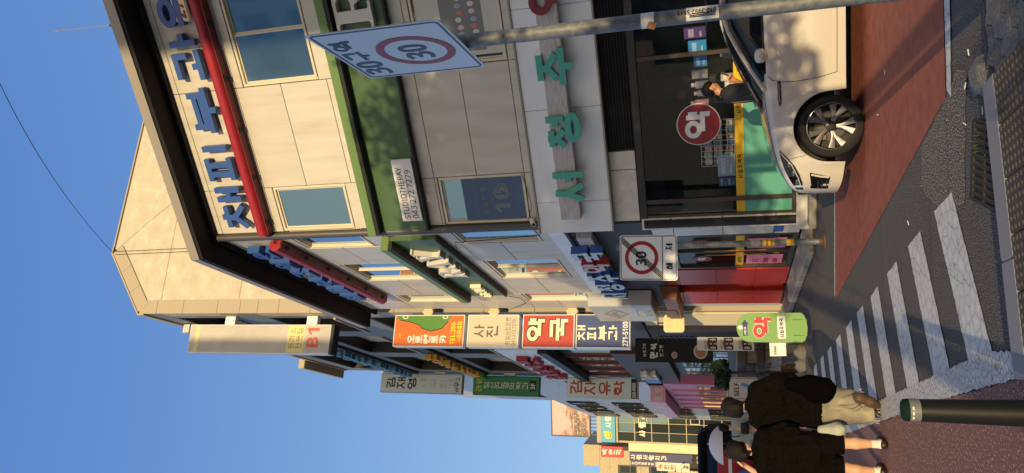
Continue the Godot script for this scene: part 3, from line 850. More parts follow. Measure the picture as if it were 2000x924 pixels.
	var ib := MB.new(); ib.bb(-7.4, -0.3, 0.12, 2.9, -2.6, -2.5); part("lobby_wall", ib, M.inside, bld, L)
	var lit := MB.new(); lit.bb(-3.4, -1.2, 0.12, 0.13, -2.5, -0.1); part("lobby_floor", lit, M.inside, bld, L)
	var box2 := MB.new(); box2.bb(-3.0, -1.3, 1.3, 2.3, -0.9, -0.6); part("display_stand", box2, mat(rgb(120, 122, 110), 0.7), bld, L)
	# red tiled piers with the street door between
	for x in [[-4.85, -3.5], [-7.0, -5.65]]:
		for y in [[0.15, 0.85], [0.85, 1.7], [1.7, 2.55], [2.55, 2.83]]:
			var tl := MB.new(); tl.bb(x[0] + .004, x[1] - .004, y[0] + .004, y[1] - .004, -0.3, 0.01, 0.004); part("tile", tl, M.tile_red, bld, L)
	var dn := MB.new(); dn.bb(-5.64, -4.86, 0.15, 2.83, -0.7, -0.6); part("street_door", dn, mat(rgb(60, 30, 26), 0.6), bld, L)
	var jm := MB.new(); jm.bb(-7.4, -7.0, 0.15, 2.83, -0.3, -0.02, 0.004); part("side_jamb", jm, mat(rgb(206, 202, 192), 0.5), bld, L)
	# side wall facing down the street
	for k in 5:
		var y0: float = [2.98, 4.8, 6.8, 8.7, 10.5][k]; var y1: float = [4.8, 6.8, 8.7, 10.5, 12.2][k]
		var mb := MB.new(); mb.bb(-7.43, -7.40, y0 + .006, y1 - .006, -2.5, 0.0); part("end_panel", mb, M.panel, bld, L)

# everything set behind the pharmacy's glass
func corner_shop() -> void:
	var sh := thing("display_shelf", "long dark display shelf behind the pharmacy window", "shelf", XR(0.45, 1.24, -0.5))
	var a := MB.new(); a.bb(0, 4.6, 0.0, 0.03, -0.22, 0.22, 0.004); part("shelf_board", a, M.dark, sh)
	var b := MB.new(); b.bb(0, 4.6, 0.42, 0.44, -0.2, 0.05, 0.004); part("upper_board", b, M.dark, sh)
	for x in [0.02, 1.5, 3.0, 4.58]:
		var p := MB.new(); p.bb(x - .015, x + .015, -1.12, 0.46, -0.2, -0.17); part("post", p, M.dark, sh)
	var goods := [["blue box of goods beside the window jamb", 0.05, 0.0, .16, .16, rgb(52, 92, 150)], ["dark blue box stacked on the blue box by the jamb", 0.05, .17, .16, .15, rgb(44, 78, 132)], ["tall pale blue carton with a swirl", 0.24, 0.0, .40, .30, rgb(150, 176, 196)],
		["pink spray bottle with white cap", 1.52, .44, .13, .30, rgb(214, 160, 178)], ["white angular carton beside the pink bottle", 1.70, .44, .11, .24, rgb(190, 192, 188)], ["white pump bottle beside the mullion", 1.84, .44, .13, .28, rgb(198, 200, 202)],
		["pale grey carton on the upper shelf right of the mullion", 2.02, .44, .14, .26, rgb(160, 166, 168)], ["bright blue box on the upper shelf", 2.22, .44, .18, .22, rgb(44, 120, 190)], ["large sky blue box on the upper shelf", 2.44, .44, .22, .30, rgb(40, 132, 200)], ["dark violet box at the right end of the upper shelf", 2.70, .44, .18, .36, rgb(62, 40, 110)],
		["grey feeding bottle on the lower shelf", 1.62, .03, .16, .22, rgb(120, 128, 124)], ["small white carton on the lower shelf", 1.82, .03, .11, .14, rgb(214, 210, 204)], ["second small white carton stacked two high", 1.94, .03, .11, .20, rgb(204, 200, 196)], ["grey jar on the lower shelf behind the windscreen", 2.3, .03, .18, .2, rgb(110, 118, 110)]]
	for g in goods:
		var t := thing("goods_box", g[0], "package", XR(0.45 + g[1] + g[3] / 2, 1.24 + g[2] + (0.03 if g[2] < .02 else 0.0), -0.36))
		var w: float = g[3]; var h: float = g[4]
		if "bottle" in g[0] or "jar" in g[0]:
			var c := MB.new(); c.lathe(Transform3D(), [V(0, 0), V(w * .48, 0), V(w * .5, .02), V(w * .5, h * .72), V(w * .25, h * .8), V(w * .25, h * .84)], 16); part("body", c, mat(g[5], 0.4), t)
			var cp := MB.new(); cp.lathe(Transform3D(), [V(w * .3, h * .84), V(w * .3, h), V(0, h)], 14); part("cap", cp, M.white, t)
		else:
			var c := MB.new(); c.bb(-w / 2, w / 2, 0, h, -0.06, 0.06, 0.004); part("carton", c, mat(g[5], 0.5), t)
			var l := MB.new(); l.bb(-w * .36, w * .36, h * .55, h * .8, 0.0602, 0.0622); l.bb(-w * .36, w * .1, h * .2, h * .3, 0.0602, 0.0622); part("printed_label", l, mat(g[5].lightened(0.45), 0.5), t)
	# wire rack of packets
	var rk := thing("wire_rack", "white wire rack full of small medicine packets behind the glass", "rack", XR(1.32, 1.28, -0.28))
	for i in 10:
		var mb := MB.new(); mb.tube([Vector3(-0.42 + i * .093, 0, 0), Vector3(-0.42 + i * .093, .56, 0)], 0.004, 5); part("wire", mb, M.white, rk)
	for i in 6:
		var mb := MB.new(); mb.tube([Vector3(-0.42, .0 + i * .112, 0.006), Vector3(0.42, i * .112, 0.006)], 0.004, 5); part("wire", mb, M.white, rk)
	var k := 0
	for r in 3:
		for c in 7:
			var h := rng.randf_range(.10, .15)
			var cl: Color = [rgb(214, 212, 200), rgb(150, 176, 198), rgb(222, 206, 150), rgb(90, 120, 170), rgb(198, 150, 150), rgb(160, 190, 170)][(k * 5 + r) % 6]
			var mb := MB.new(); mb.bb(-.40 + c * .115, -.40 + c * .115 + .10, .02 + r * .18, .02 + r * .18 + h, -.10, -.03, 0.003)
			var pk := part("packet", mb, mat(cl, 0.5), rk)
			var lb := MB.new(); lb.bb(-.39 + c * .115, -.40 + c * .115 + .08, .02 + r * .18 + h * .5, .02 + r * .18 + h * .75, -.03, -.0285); part("printed_label", lb, mat(cl.darkened(0.45), 0.5), pk)
			k += 1
	# counter front, brown
	var cn := thing("shop_counter", "low brown counter standing behind the round red sign", "counter", XR(2.0, 0.12, -1.4))
	var cb := MB.new(); cb.bb(-.5, .5, 0, 1.05, -.3, .3, .01); part("front", cb, mat(rgb(116, 84, 58), 0.6), cn)
	var ctp := MB.new(); ctp.bb(-.54, .54, 1.05, 1.09, -.33, .33, .008); part("counter_top", ctp, mat(rgb(150, 120, 90), 0.5), cn)
# ---------------------------------------------------------------- the tall building behind, and the street beyond
func long_building() -> void:
	var b := thing("tall_building", "tall building with bare peeling gable wall and grey street front", "building", XG(8.0))
	var I := Transform3D()
	var L := XG(8.0).affine_inverse() * XL(8.0)
	# gable: bare wall, then a strip of stone tiles along its street edge
	var wall := MB.new()
	wall.prism(I, PackedVector2Array([V(0.48, 0), V(13, 0), V(13, 22.95), V(2.45, 23.1), V(2.18, 22.72), V(0.48, 21.25)]), -14.9, 0.0)
	part("gable_wall", wall, M.gable, b)
	var ys := [0.0, 3.0, 4.6, 5.8, 7.0, 8.6, 10.2, 11.6, 13.0, 14.6, 15.8, 16.6, 17.3, 18.2, 19.6, 20.7, 21.42]
	for i in ys.size() - 1:
		var mb := MB.new(); mb.bb(0.0, 0.475, ys[i] + .005, ys[i + 1] - .005, -0.5, 0.03, .005); part("tile", mb, M.stone_tile, b)
	var d := V(2.27 - 0.02, 23.13 - 21.43); var nrm := V(-d.y, d.x).normalized()
	for i in 3:
		var p := V(0.02, 21.43) + d * (i / 3.0 + (0.02 if i == 0 else 0.0)); var q := V(0.02, 21.43) + d * ((i + 1) / 3.0 - 0.004)
		var mb := MB.new()
		mb.prism(I, PackedVector2Array([p, p - nrm * 0.46, q - nrm * 0.46, q]), -0.49, 0.038)
		part("sloping_tile", mb, M.stone_tile, b)
	var cap := MB.new()
	cap.stroke(I, [V(-0.03, 21.2), V(-0.03, 21.45), V(2.26, 23.17), V(2.5, 23.17)], 0.05, -14.9, 0.05)
	cap.stroke(I, [V(2.5, 23.15), V(13, 22.99)], 0.05, -14.9, 0.05)
	part("roof_edge", cap, M.stone_tile, b)
	for x in [2.2, 2.32]:
		var cb := MB.new(); cb.tube([Vector3(x, 23.0, 0.05), Vector3(x + .05, 18, 0.06), Vector3(x + .02, 12, 0.05)], 0.012, 5); part("cable", cb, M.dark, b)
	for y in [20.6, 17.4, 14.0]:
		var mb := MB.new(); mb.bb(0.5, 13, y, y + .025, 0.0, 0.004); part("wall_joint", mb, mat(rgb(150, 136, 110), 0.9), b)
	# street front
	var grey := textured(noise_tex(40, 0.02, [[0.0, rgb(104, 104, 104)], [1.0, rgb(136, 135, 132)]], 5), 0.4, 0.6)
	var bands := [[8.3, 10.7, 0], [10.7, 12.9, 1], [12.9, 14.2, 0], [14.2, 16.7, 1], [16.7, 18.2, 0], [18.2, 20.5, 1], [20.5, 21.42, 0]]
	var cuts := [0.0, 0.8, 3.4, 4.4, 8.6, 9.8, 14.3, 15.1]
	for k in bands:
		for i in 7:
			var x1: float = -cuts[i] - (0.004 if i == 0 else 0.0); var x0: float = -cuts[i + 1]
			if k[2] and i % 2 == 1:
				var mid := (x0 + x1) / 2
				window(b, L, x0, x1, k[0], k[1], 3, M.frame_dark, M.pane_dark, 0.5)
				var sl := MB.new(); sl.bb(x0, x1, k[0] - .10, k[0] - .005, -0.5, 0.06, .01); part("window_sill", sl, mat(rgb(176, 170, 158), 0.7), b, L)
			else:
				panel(b, L, x0, x1, k[0], k[1], grey, 0.66)
	for y in [[13.25, 13.75], [17.1, 17.75]]:
		var mb := MB.new(); mb.bb(-15.1, -4.6, y[0], y[1], 0.01, 0.12, .01); part("sign_rail", mb, M.dark, b, L)
	# second floor over the shops: glass with dark red mullions, brown fascia below
	var gl := MB.new(); gl.bb(-15.1, -0.05, 5.7, 8.29, -0.12, -0.06); part("curtain_pane", gl, glass(rgb(160, 176, 176), 0.05, 0.8), b, L)
	for i in 8:
		var mb := MB.new(); mb.bb(-1.0 - i * 2.0 - .04, -1.0 - i * 2.0 + .04, 5.7, 8.29, -0.06, 0.03, .006); part("mullion", mb, mat(rgb(110, 40, 40), 0.5), b, L)
	var sb := MB.new(); sb.bb(-15.1, -6.0, 8.05, 8.42, 0.01, 0.35, .01); part("dark_ledge", sb, M.dark, b, L)
	var fa := MB.new(); fa.bb(-15.1, -6.2, 3.7, 5.69, -0.1, 0.30, .015); part("brown_fascia", fa, mat(rgb(70, 50, 40), 0.6), b, L)
	var fb := MB.new(); fb.bb(-6.19, -0.05, 4.0, 5.69, -0.1, 0.05, .01); part("fascia", fb, mat(rgb(86, 70, 60), 0.6), b, L)
	# street level: cream corrugated shutter, brown pier, dark shop front, stone base
	for i in 16:
		var mb := MB.new(); mb.bb(-1.9 + i * .11, -1.9 + i * .11 + .075, 0.12, 3.9, -0.06, 0.05, .02); part("shutter_rib", mb, mat(rgb(196, 186, 158), 0.55), b, L)
	var sh := MB.new(); sh.bb(-2.0, -0.05, 0.1, 4.0, -0.2, -0.04); part("shutter_back", sh, mat(rgb(150, 142, 122), 0.6), b, L)
	var pier := MB.new(); pier.bb(-5.0, -2.02, 0.1, 3.98, -0.2, 0.0); part("brown_pier", pier, mat(rgb(66, 48, 36), 0.7), b, L)
	for i in 14:
		var mb := MB.new(); mb.bb(-4.9, -4.1, 1.4 + i * .17, 1.4 + i * .17 + .09, 0.0, 0.03); part("vent_slat", mb, M.black, b, L)
	var front := MB.new(); front.bb(-15.1, -5.0, 1.2, 3.7, -0.3, -0.02); part("dark_shop_front", front, mat(rgb(32, 28, 26), 0.5), b, L)
	for i in 6:
		var mb := MB.new(); mb.bb(-14.6 + i * 1.5, -13.4 + i * 1.5, 1.5, 3.3, -0.02, 0.0); part("shop_pane", mb, M.pane_dark, b, L)
	# stone base of rough blocks
	for r in 4:
		for i in 14:
			var x := -15.0 + i * 0.7 + (0.35 if r % 2 else 0.0)
			var mb := MB.new(); mb.bb(x + .015, x + .675, r * .3 + .015, r * .3 + .285, -0.2, 0.75 + rng.randf_range(-.02, .02), .03)
			part("stone_block", mb, [mat(rgb(84, 80, 72), .9), mat(rgb(98, 94, 84), .9), mat(rgb(70, 68, 62), .9)][(i + r * 2) % 3], b, L)
	var mortar := MB.new(); mortar.bb(-15.1, -5.0, 0.0, 1.2, -0.2, 0.70); part("mortar", mortar, M.concrete, b, L)
	var ledge := MB.new(); ledge.bb(-15.0, -11.0, 21.42, 21.75, -0.3, 0.45, .02); part("roof_ledge", ledge, M.stone_tile, b, L)

	# third building along the street: pale panels
	var c := thing("pale_building", "pale blue grey panelled building beyond the tall building on the street", "building", XL(24.0))
	var pale := textured(noise_tex(41, 0.02, [[0.0, rgb(172, 180, 184)], [1.0, rgb(204, 210, 212)]], 5), 0.3, 0.5)
	var core := MB.new(); core.bb(-14.0, -0.02, 0.0, 19.6, -9.0, -0.3); part("core", core, M.joint, c)
	var ey := [5.6, 8.2, 10.6, 13.2, 15.8, 18.2, 19.7]
	for k in 6:
		for i in 7:
			if k in [1, 3] and i in [1, 3, 5]:
				window(c, I, -2.0 * i - 2.0, -2.0 * i, ey[k], ey[k + 1] - .6, 2, M.frame_dark, M.pane_dark, 0.15)
				panel(c, I, -2.0 * i - 2.0, -2.0 * i, ey[k + 1] - .6, ey[k + 1], pale, .3)
			else:
				panel(c, I, -2.0 * i - 2.0, -2.0 * i, ey[k], ey[k + 1], pale, .3)
	var side := MB.new(); side.bb(-14.0, 0, 0, 0.1, -9, 0)
	for k in 6:
		for i in 3:
			var mb := MB.new(); mb.bb(0.0, 0.02, ey[k] + .006, ey[k + 1] - .006, -3.0 * i - 3.0 + .006, -3.0 * i - .006); part("side_panel", mb, pale, c)
	# its street level: pink shop front
	var pk := MB.new(); pk.bb(-14.0, -0.1, 0.1, 4.6, -0.3, 0.25); part("pink_front", pk, mat(rgb(196, 116, 152), 0.5), c)
	for i in 5:
		var mb := MB.new(); mb.bb(-13.0 + i * 2.6, -11.4 + i * 2.6, 0.8, 3.0, 0.25, 0.27); part("shop_pane", mb, M.pane_dark, c)
		var rb := MB.new(); rb.bb(-13.2 + i * 2.6, -13.1 + i * 2.6, 0.4, 4.4, 0.25, 0.33, .01); part("pink_rib", rb, mat(rgb(212, 132, 166), 0.5), c)
	var aw := MB.new(); aw.bb(-14.0, -3.0, 4.7, 5.5, 0.0, 0.9, .02); var awp := part("pink_signboard", aw, mat(rgb(226, 176, 196), 0.5), c)
	var tx := MB.new(); write(tx, "포토", at(-6.0, 4.8, .9), 0.55, .14, .03); write(tx, "포토", Transform3D(Basis(Vector3.UP, PI / 2), Vector3(-3.0, 4.85, .85)), 0.4, .14, .03); part("lettering", tx, M.white, awp)
	# plain low block that closes the street beyond it
	var e := thing("white_building", "white low building standing behind the pink shop", "building", XL(38.2))
	var eb := MB.new(); eb.bb(-16, 0, 0, 13.5, -8, -0.1); part("wall", eb, pale, e)
	for k in 4:
		for i in 4:
			window(e, I, -3.4 - i * 3.6, -1.0 - i * 3.6, 1.0 + k * 3.2, 3.0 + k * 3.2, 2, M.frame_dark, M.pane_dark, 0.05)

func far_buildings() -> void:
	# dental clinic building across the junction: curtain wall, blue sign band, roof billboard
	var z := -70.0
	var o := thing("clinic_building", "cream building with curtain wall of bluish glass across the junction", "building", XW(-15.0, 0, z, 3.0))
	var cream := textured(noise_tex(42, 0.03, [[0.0, rgb(168, 154, 124)], [1.0, rgb(190, 177, 148)]], 4), 0.3, 0.7)
	var core := MB.new(); core.bb(-5.0, 9.0, 0, 13.5, -8, -0.1); part("wall", core, cream, o)
	var fr := MB.new(); fr.bb(-4.9, 9.0, 11.75, 12.0, -0.1, 0.25); fr.bb(-5.0, 9.0, 13.3, 13.75, -0.1, 0.3); part("cornice", fr, cream, o)
	var nx := 16
	for i in nx:
		for k in 7:
			var w := 0.87; var y0 := 0.6 + k * 1.59
			var mb := MB.new(); mb.bb(-4.8 + i * w + .04, -4.8 + (i + 1) * w - .04, y0 + .04, y0 + 1.56, -0.09, 0.0)
			part("pane", mb, glass([rgb(122, 152, 160), rgb(108, 138, 148), rgb(50, 60, 62), rgb(38, 46, 48)][((i * 3 + k * 2) % 2) + (2 if k < 6.6 - i * 1.4 else 0)], 0.06, 0.6), o)  # dark panes at lower left: reflected hills painted into the glass colour
		var mu := MB.new(); mu.bb(-4.8 + i * .87 - .025, -4.8 + i * .87 + .025, 0.6, 11.75, -0.09, 0.07); part("mullion", mu, mat(rgb(176, 164, 132), .5), o)
	for k in 8:
		var tr := MB.new(); tr.bb(-4.8, 9.0, 0.6 + k * 1.6 - .035, 0.6 + k * 1.6 + .035, -0.09, 0.05); part("transom", tr, mat(rgb(176, 164, 132), .5), o)
	for q in [[-3.1, 8.9], [-3.1, 4.1], [0.4, 8.9], [0.4, 4.1], [-4.7, 2.4]]:
		var mb := MB.new(); mb.stroke(at(q[0], q[1], 0.02), [V(.1, .1), V(.9, .1), V(.9, .9), V(.1, .9)], .07, 0, .06, true); part("opening_sash", mb, mat(rgb(196, 184, 150), .5), o)
	# stone veneer at the near edge
	var vn := MB.new(); vn.bb(-5.75, -4.95, 0, 10.8, -6, -0.02); part("marble_edge", vn, textured(noise_tex(43, .05, [[0, rgb(190, 168, 116)], [.5, rgb(226, 210, 164)], [1, rgb(240, 230, 196)]], 4), .3, .5), o)
	var bl := thing("clinic_sign_band", "sky blue sign band with cream letters and a round smiling emblem", "sign", XW(-15.0, 11.95, z + .32, 3.0))
	var bb := MB.new(); bb.bb(-4.9, 6, 0.02, 1.4, 0, .12, .02); part("board", bb, mat(rgb(66, 158, 186), .5), bl)
	var tx := MB.new(); write(tx, "사람사랑치과", at(-3.55, .35, .12), .62, .14, .05, .1); part("lettering", tx, M.cream_letter, bl)
	var em := MB.new(); em.prism(at(-4.2, .68, .12), PackedVector2Array(circle2(V(0, 0), V(.36, .36), 20)), 0, .05); em.prism(at(0, 0, 0), PackedVector2Array(circle2(V(-3.95, .98), V(.14, .14), 12)), .12, .165); var emb := part("emblem", em, mat(rgb(240, 200, 40), .5), bl)
	var sm := MB.new(); sm.stroke(at(-4.2, .68, .17), [V(-.2, -.1), V(-.1, -.22), V(.1, -.22), V(.2, -.1)], .06, 0, .01); sm.prism(at(-4.32, .78, .17), PackedVector2Array(circle2(V(0, 0), V(.05, .05), 8)), 0, .01); sm.prism(at(-4.08, .78, .17), PackedVector2Array(circle2(V(0, 0), V(.05, .05), 8)), 0, .01); part("face", sm, M.black, emb)
	var wl := thing("clinic_letters", "row of standing cream letters fixed across the bluish curtain wall", "sign", XW(-15.0, 9.1, z + .12, 3.0))
	var xx := -4.3
	for ch in "사람사랑치과":
		var mb := MB.new(); write(mb, ch, at(xx, 0, 0), .68, .17, .18); part("letter", mb, M.cream_letter, wl); xx += 0.82
	# billboard on a lattice stand on the roof
	var bd := thing("roof_billboard", "large pinkish picture billboard standing on the roof of the clinic building", "billboard", XW(-15.2, 13.75, z - .6, 3.0))
	var pic := MB.new(); pic.bb(-4.6, 9, .75, 4.7, -.25, 0, .03); part("casing", pic, M.frame_dark, bd)
	var img := noise_tex(44, 0.012, [[0.0, rgb(70, 54, 44)], [.38, rgb(110, 86, 70)], [.5, rgb(176, 130, 116)], [.62, rgb(206, 158, 150)], [.75, rgb(120, 96, 70)], [1.0, rgb(222, 196, 186)]], 5, 256)
	var fm := StandardMaterial3D.new(); fm.albedo_texture = img; fm.roughness = .5
	var fc := MB.new(); fc.quad(Vector3(-4.45, .9, .01), Vector3(8.9, .9, .01), Vector3(8.9, 4.55, .01), Vector3(-4.45, 4.55, .01)); part("picture", fc, fm, bd)
	var pk2 := MB.new(); pk2.prism(at(0, 0, .012), PackedVector2Array([V(-4.45, 4.55), V(-4.45, 3.9), V(-3.4, 2.6), V(-2.2, 3.4), V(-1.0, 2.6), V(-1.0, 4.55)]), 0, .004); part("pink_area", pk2, mat(rgb(206, 160, 160), .5), bd)
	var fg := MB.new(); fg.prism(at(-1.2, 2.4, .02), PackedVector2Array(circle2(V(0, 0), V(.9, .9), 14)), 0, .005); part("figure", fg, mat(rgb(150, 104, 84), .5), bd)
	var br := RandomNumberGenerator.new(); br.seed = 9
	var sp := MB.new()
	for i in 150:
		var q := V(-4.3 + br.randf() * 3.0, 1.0 + br.randf() * 2.0); sp.box(at(q.x, q.y, .018) * Transform3D(Basis(Vector3.BACK, br.randf() * 3), Vector3.ZERO), Vector3(.10, .05, .004))
	part("pale_blossom", sp, mat(rgb(206, 190, 176), .6), bd).set_meta("kind", "stuff")
	for i in 40:
		var mb := MB.new(); mb.bb(-4.4 + i * .34, -4.30 + i * .34, 0, .75, -.2, -.1); part("stand_bar", mb, M.frame_dark, bd)
	# neighbour with stacked upright signs
	var n := thing("tiled_building", "cream tiled building left of the curtain wall with upright signs", "building", XW(-21.4, 0, z - 2.0, 3.0))
	var nb := MB.new(); nb.bb(-3.0, 0.4, 0, 14.0, -8, 0); part("wall", nb, cream, n)
	var nr := MB.new(); nr.bb(-1.6, 0.45, 14.0, 15.6, -6, .05); part("parapet", nr, cream, n)
	for i in 9:
		var mb := MB.new(); mb.bb(-3.0, .4, 5.0 + i, 5.03 + i, 0, .02); part("tile_joint", mb, mat(rgb(160, 140, 104), .8), n)
	for i in 4:
		window(n, at(0, 0, .06), -2.8, -1.4, 1.4 + i * 3.0, 3.2 + i * 3.0, 2, M.frame_dark, M.pane_dark, 0.02)
	var us := [["박문각", rgb(178, 36, 40), -20.8, 11.3, .72, 2.1, "red upright sign with cream letters at the top of the tiled building"], ["사람사랑치과", rgb(40, 48, 96), -21.15, 4.9, .50, 5.8, "navy upright sign with cream letters hanging below the red one"], ["현대계열약학원", rgb(52, 56, 96), -21.75, 8.4, .32, 2.2, "narrow navy upright sign left of the taller navy sign"], ["속편한", rgb(228, 214, 190), -21.95, 5.2, .5, 3.0, "cream upright sign with red letters below the narrow navy sign"], ["병원", rgb(216, 196, 150), -22.55, 4.4, .34, 2.2, "small tan upright sign lowest at the left of the group"]]
	for s in us:
		var t := thing("upright_sign", s[6], "sign", XW(s[2], s[3], z + .5, 3.0))
		var mb := MB.new(); mb.bb(-s[4] / 2 - .15, s[4] / 2 + .15, 0, s[5], -.2, .12, .02); part("casing", mb, mat(s[1], .5), t)
		var k: float = minf(s[4], s[5] / s[0].length() * .84)
		var lt := MB.new(); write(lt, s[0], at(-k / 2, s[5] - k - .08, .12), k, .14, .02, .14, .95, true); part("lettering", lt, mat(rgb(176, 40, 40), .5) if s[1].r > .8 else M.cream_letter, t)
	# street trees far down on the left
	tree("street_tree", "bushy green street tree far down the street left of the upright signs", Vector3(-23.4, 0, -66), 6.6, 2.6, 3.2, 900, 91)

func leafy(mb: MB, c: Vector3, r: Vector3, count: int, leaf: float, seed_: int, clumps := 14) -> void:
	var g := RandomNumberGenerator.new(); g.seed = seed_
	var cs := []
	for i in clumps:
		var d := Vector3(g.randfn(), g.randfn(), g.randfn()).normalized()
		cs.append([c + d * r * g.randf_range(0.35, 0.9), g.randf_range(0.22, 0.42)])
	for i in count:
		var q: Array = cs[i % clumps]
		var d := Vector3(g.randfn(), g.randfn(), g.randfn()).normalized() * pow(g.randf(), 0.45)
		var p: Vector3 = q[0] + d * r * q[1]
		var a := Vector3(g.randfn(), g.randfn() * .6, g.randfn()).normalized()
		var b := a.cross(Vector3(g.randfn(), g.randfn(), g.randfn())).normalized()
		var l := leaf * g.randf_range(0.6, 1.3)
		mb.tint = Color.WHITE * g.randf_range(0.75, 1.1)
		mb.tri(p - a * l, p + b * l * .5, p + a * l); mb.tri(p - a * l, p + a * l, p - b * l * .5)
func tree(called: String, label: String, foot: Vector3, h: float, trunk: float, crown_r: float, leaves: int, seed_: int, leaf := 0.22) -> void:
	var t := thing(called, label, "tree", Transform3D(Basis(), foot))
	var g := RandomNumberGenerator.new(); g.seed = seed_
	var tk := MB.new()
	tk.tube([Vector3(0, 0, 0), Vector3(.04, trunk * .5, 0), Vector3(0, trunk, .04), Vector3(.05, h * .8, 0)], [.17, .13, .12, .04], 10)
	part("trunk", tk, M.bark, t)
	for i in 7:
		var a := TAU * i / 7 + g.randf(); var y := trunk + (h - trunk) * g.randf_range(0, .5)
		var mb := MB.new(); var d := Vector3(cos(a), g.randf_range(.5, 1.0), sin(a)) * crown_r * .7
		mb.tube([Vector3(0, y - .2, 0), Vector3(0, y, 0) + d * .5 + Vector3(0, .1, 0), Vector3(0, y, 0) + d], [.06, .04, .012], 6); part("limb", mb, M.bark, t)
	var cr := MB.new()
	leafy(cr, Vector3(0, (h + trunk) / 2 + .2, 0), Vector3(crown_r, (h - trunk) * .55, crown_r), leaves, leaf, seed_, 30)
	part("crown", cr, M.leaf, t)
	if called == "roadside_tree":
		var low := MB.new(); leafy(low, Vector3(0, trunk - .9, 0), Vector3(crown_r * .95, 1.25, crown_r * .8), leaves / 20, leaf, seed_ + 5, 11)
		part("low_branches", low, M.leaf, t)
# what stands behind the photographer: it shades the street and shows in the glass
func behind_the_camera() -> void:
	var b := thing("opposite_building", "plain six storey building across the road behind the camera", "building", XW(13.2, 0, 18))
	var mb := MB.new(); mb.bb(-8.15, 8, 0, 21, -5, 6); part("wall", mb, M.white, b)
	for k in 6:
		for i in 6:
			var w := MB.new(); w.bb(-7.2 + i * 2.5, -5.6 + i * 2.5, 1.2 + k * 3.3, 3.0 + k * 3.3, -5.05, -4.98); part("window", w, mat(rgb(170, 184, 196), .3), b)
	var hg := thing("added_hedge", "low clipped hedge added unseen behind the camera to shade the near pavement", "hedge", XW(2.0, 0, 2.2))  # unseen hedge, added to keep the near ground in shade
	var hc := MB.new(); hc.bb(-2.3, 2.6, 0, 1.38, -.30, .30, .08); part("inner_branches", hc, M.leaf_dark, hg)
	var hf := MB.new(); leafy(hf, Vector3(0.15, .8, 0), Vector3(2.6, .72, .42), 7000, .05, 77, 60); part("foliage", hf, M.leaf, hg)
	var tb := thing("opposite_tower", "tall white apartment block behind the camera on the left", "building", XW(-2.0, 0, 12))
	var tm := MB.new(); tm.bb(-10.0, 0, 0, 30, 0, 9); part("wall", tm, M.white, tb)
	for k in 9:
		for i in 4:
			var q := MB.new(); q.bb(-9.4 + i * 2.4, -7.9 + i * 2.4, 1.1 + k * 3.2, 2.8 + k * 3.2, -.04, .02); part("window", q, mat(rgb(170, 184, 196), .3), tb)
	var row := [[-34.0, 9.0, 60], [-30.0, 11.0, 72], [12.0, 10.0, 64]]
	for r in row:
		var t := thing("distant_block", ["low cream block across the road, far left behind the camera", "long grey block across the road straight behind the camera", "low brick coloured block right behind the camera"][row.find(r)], "building", XW(r[0], 0, r[2]))
		var w := MB.new(); w.bb(-9, 9, 0, r[1], -4, 4); part("wall", w, [M.panel, M.concrete, mat(rgb(140, 92, 74), .8)][row.find(r)], t)
		for k in int(r[1] / 3.3):
			for i in 6:
				var q := MB.new(); q.bb(-8.2 + i * 2.8, -6.6 + i * 2.8, 1.1 + k * 3.2, 2.8 + k * 3.2, -4.05, -3.98); part("window", q, M.pane_dark, t)
	tree("roadside_tree", "leafy roadside tree behind the camera on the right", Vector3(1.75, 0, 3.6), 10.8, 4.9, 2.9, 42000, 11, 0.10)
	tree("roadside_tree", "second leafy roadside tree further behind the camera", Vector3(5.6, 0, 4.4), 11.0, 4.9, 2.9, 32000, 12, 0.10)
	var up := thing("utility_pole", "grey concrete utility pole standing behind the camera near the bollard", "pole", XW(-0.60, 0, 6.2))
	var um := MB.new(); um.lathe(Transform3D(), [V(.17, 0), V(.12, 8.6), V(0, 8.62)], 16); part("shaft", um, M.concrete, up)
	var uc := MB.new(); uc.b(0, 8.1, 0, 1.6, .1, .1, .01); part("cross_arm", uc, M.frame_dark, up)
# ---------------------------------------------------------------- signs on the corner building
func red_tube(called: String, label: String, xf: Transform3D, x0: float, x1: float, lamps: Array) -> void:
	var t := thing(called, label, "sign light", xf)
	var b := MB.new()
	var prof := []
	for i in 15:
		var a := PI * 0.62 - PI * 1.02 * i / 14.0
		prof.append(V(.13 + sin(PI / 2 - a) * .135, .0 + cos(PI / 2 - a) * .135))
	var rings := []
	for x in [x0, x1]:
		var row := []
		for p in prof: row.append(Vector3(x, p.y, p.x))
		row.append(Vector3(x, -.125, .14)); row.append(Vector3(x, -.125, .02)); row.append(Vector3(x, .12, .02))
		rings.append(row)
	b.loft(rings); part("hood", b, M.red_tube, t)
	var un := MB.new(); un.bb(x0 + .01, x1 - .01, -.145, -.126, .02, .20); part("under_panel", un, mat(rgb(104, 26, 32), .5), t)
	var k := MB.new(); k.bb(x0, x1, -0.05, 0.05, 0.0, 0.1); part("rail", k, mat(rgb(96, 26, 30), .5), t)
	for x in lamps:
		var l := MB.new(); l.lathe(Transform3D(Basis(Vector3.RIGHT, 2.9), Vector3(x, -.150, .12)), [V(.040, -.01), V(.056, .014), V(.044, .024), V(.03, .02), V(0, .006)], 16); part("lamp", l, M.dark, t)
func box_sign(called: String, label: String, t: float, w0: float, w1: float, y0: float, y1: float, thick: float, edge: Material, face: Material, group := "") -> Node3D:
	var o := thing(called, label, "sign", XG(t, y0, 0), group)
	var c := MB.new(); c.bb(-w1, -w0, 0, y1 - y0, -thick / 2, thick / 2, .012); part("casing", c, edge, o)
	for s in [1, -1]:
		var f := MB.new(); var zz: float = s * (thick / 2 + .003)
		f.bb(-w1 + .03, -w0 - .03, .03, y1 - y0 - .03, zz - s * .005, zz + s * .003); part("face", f, face, o)
	return o
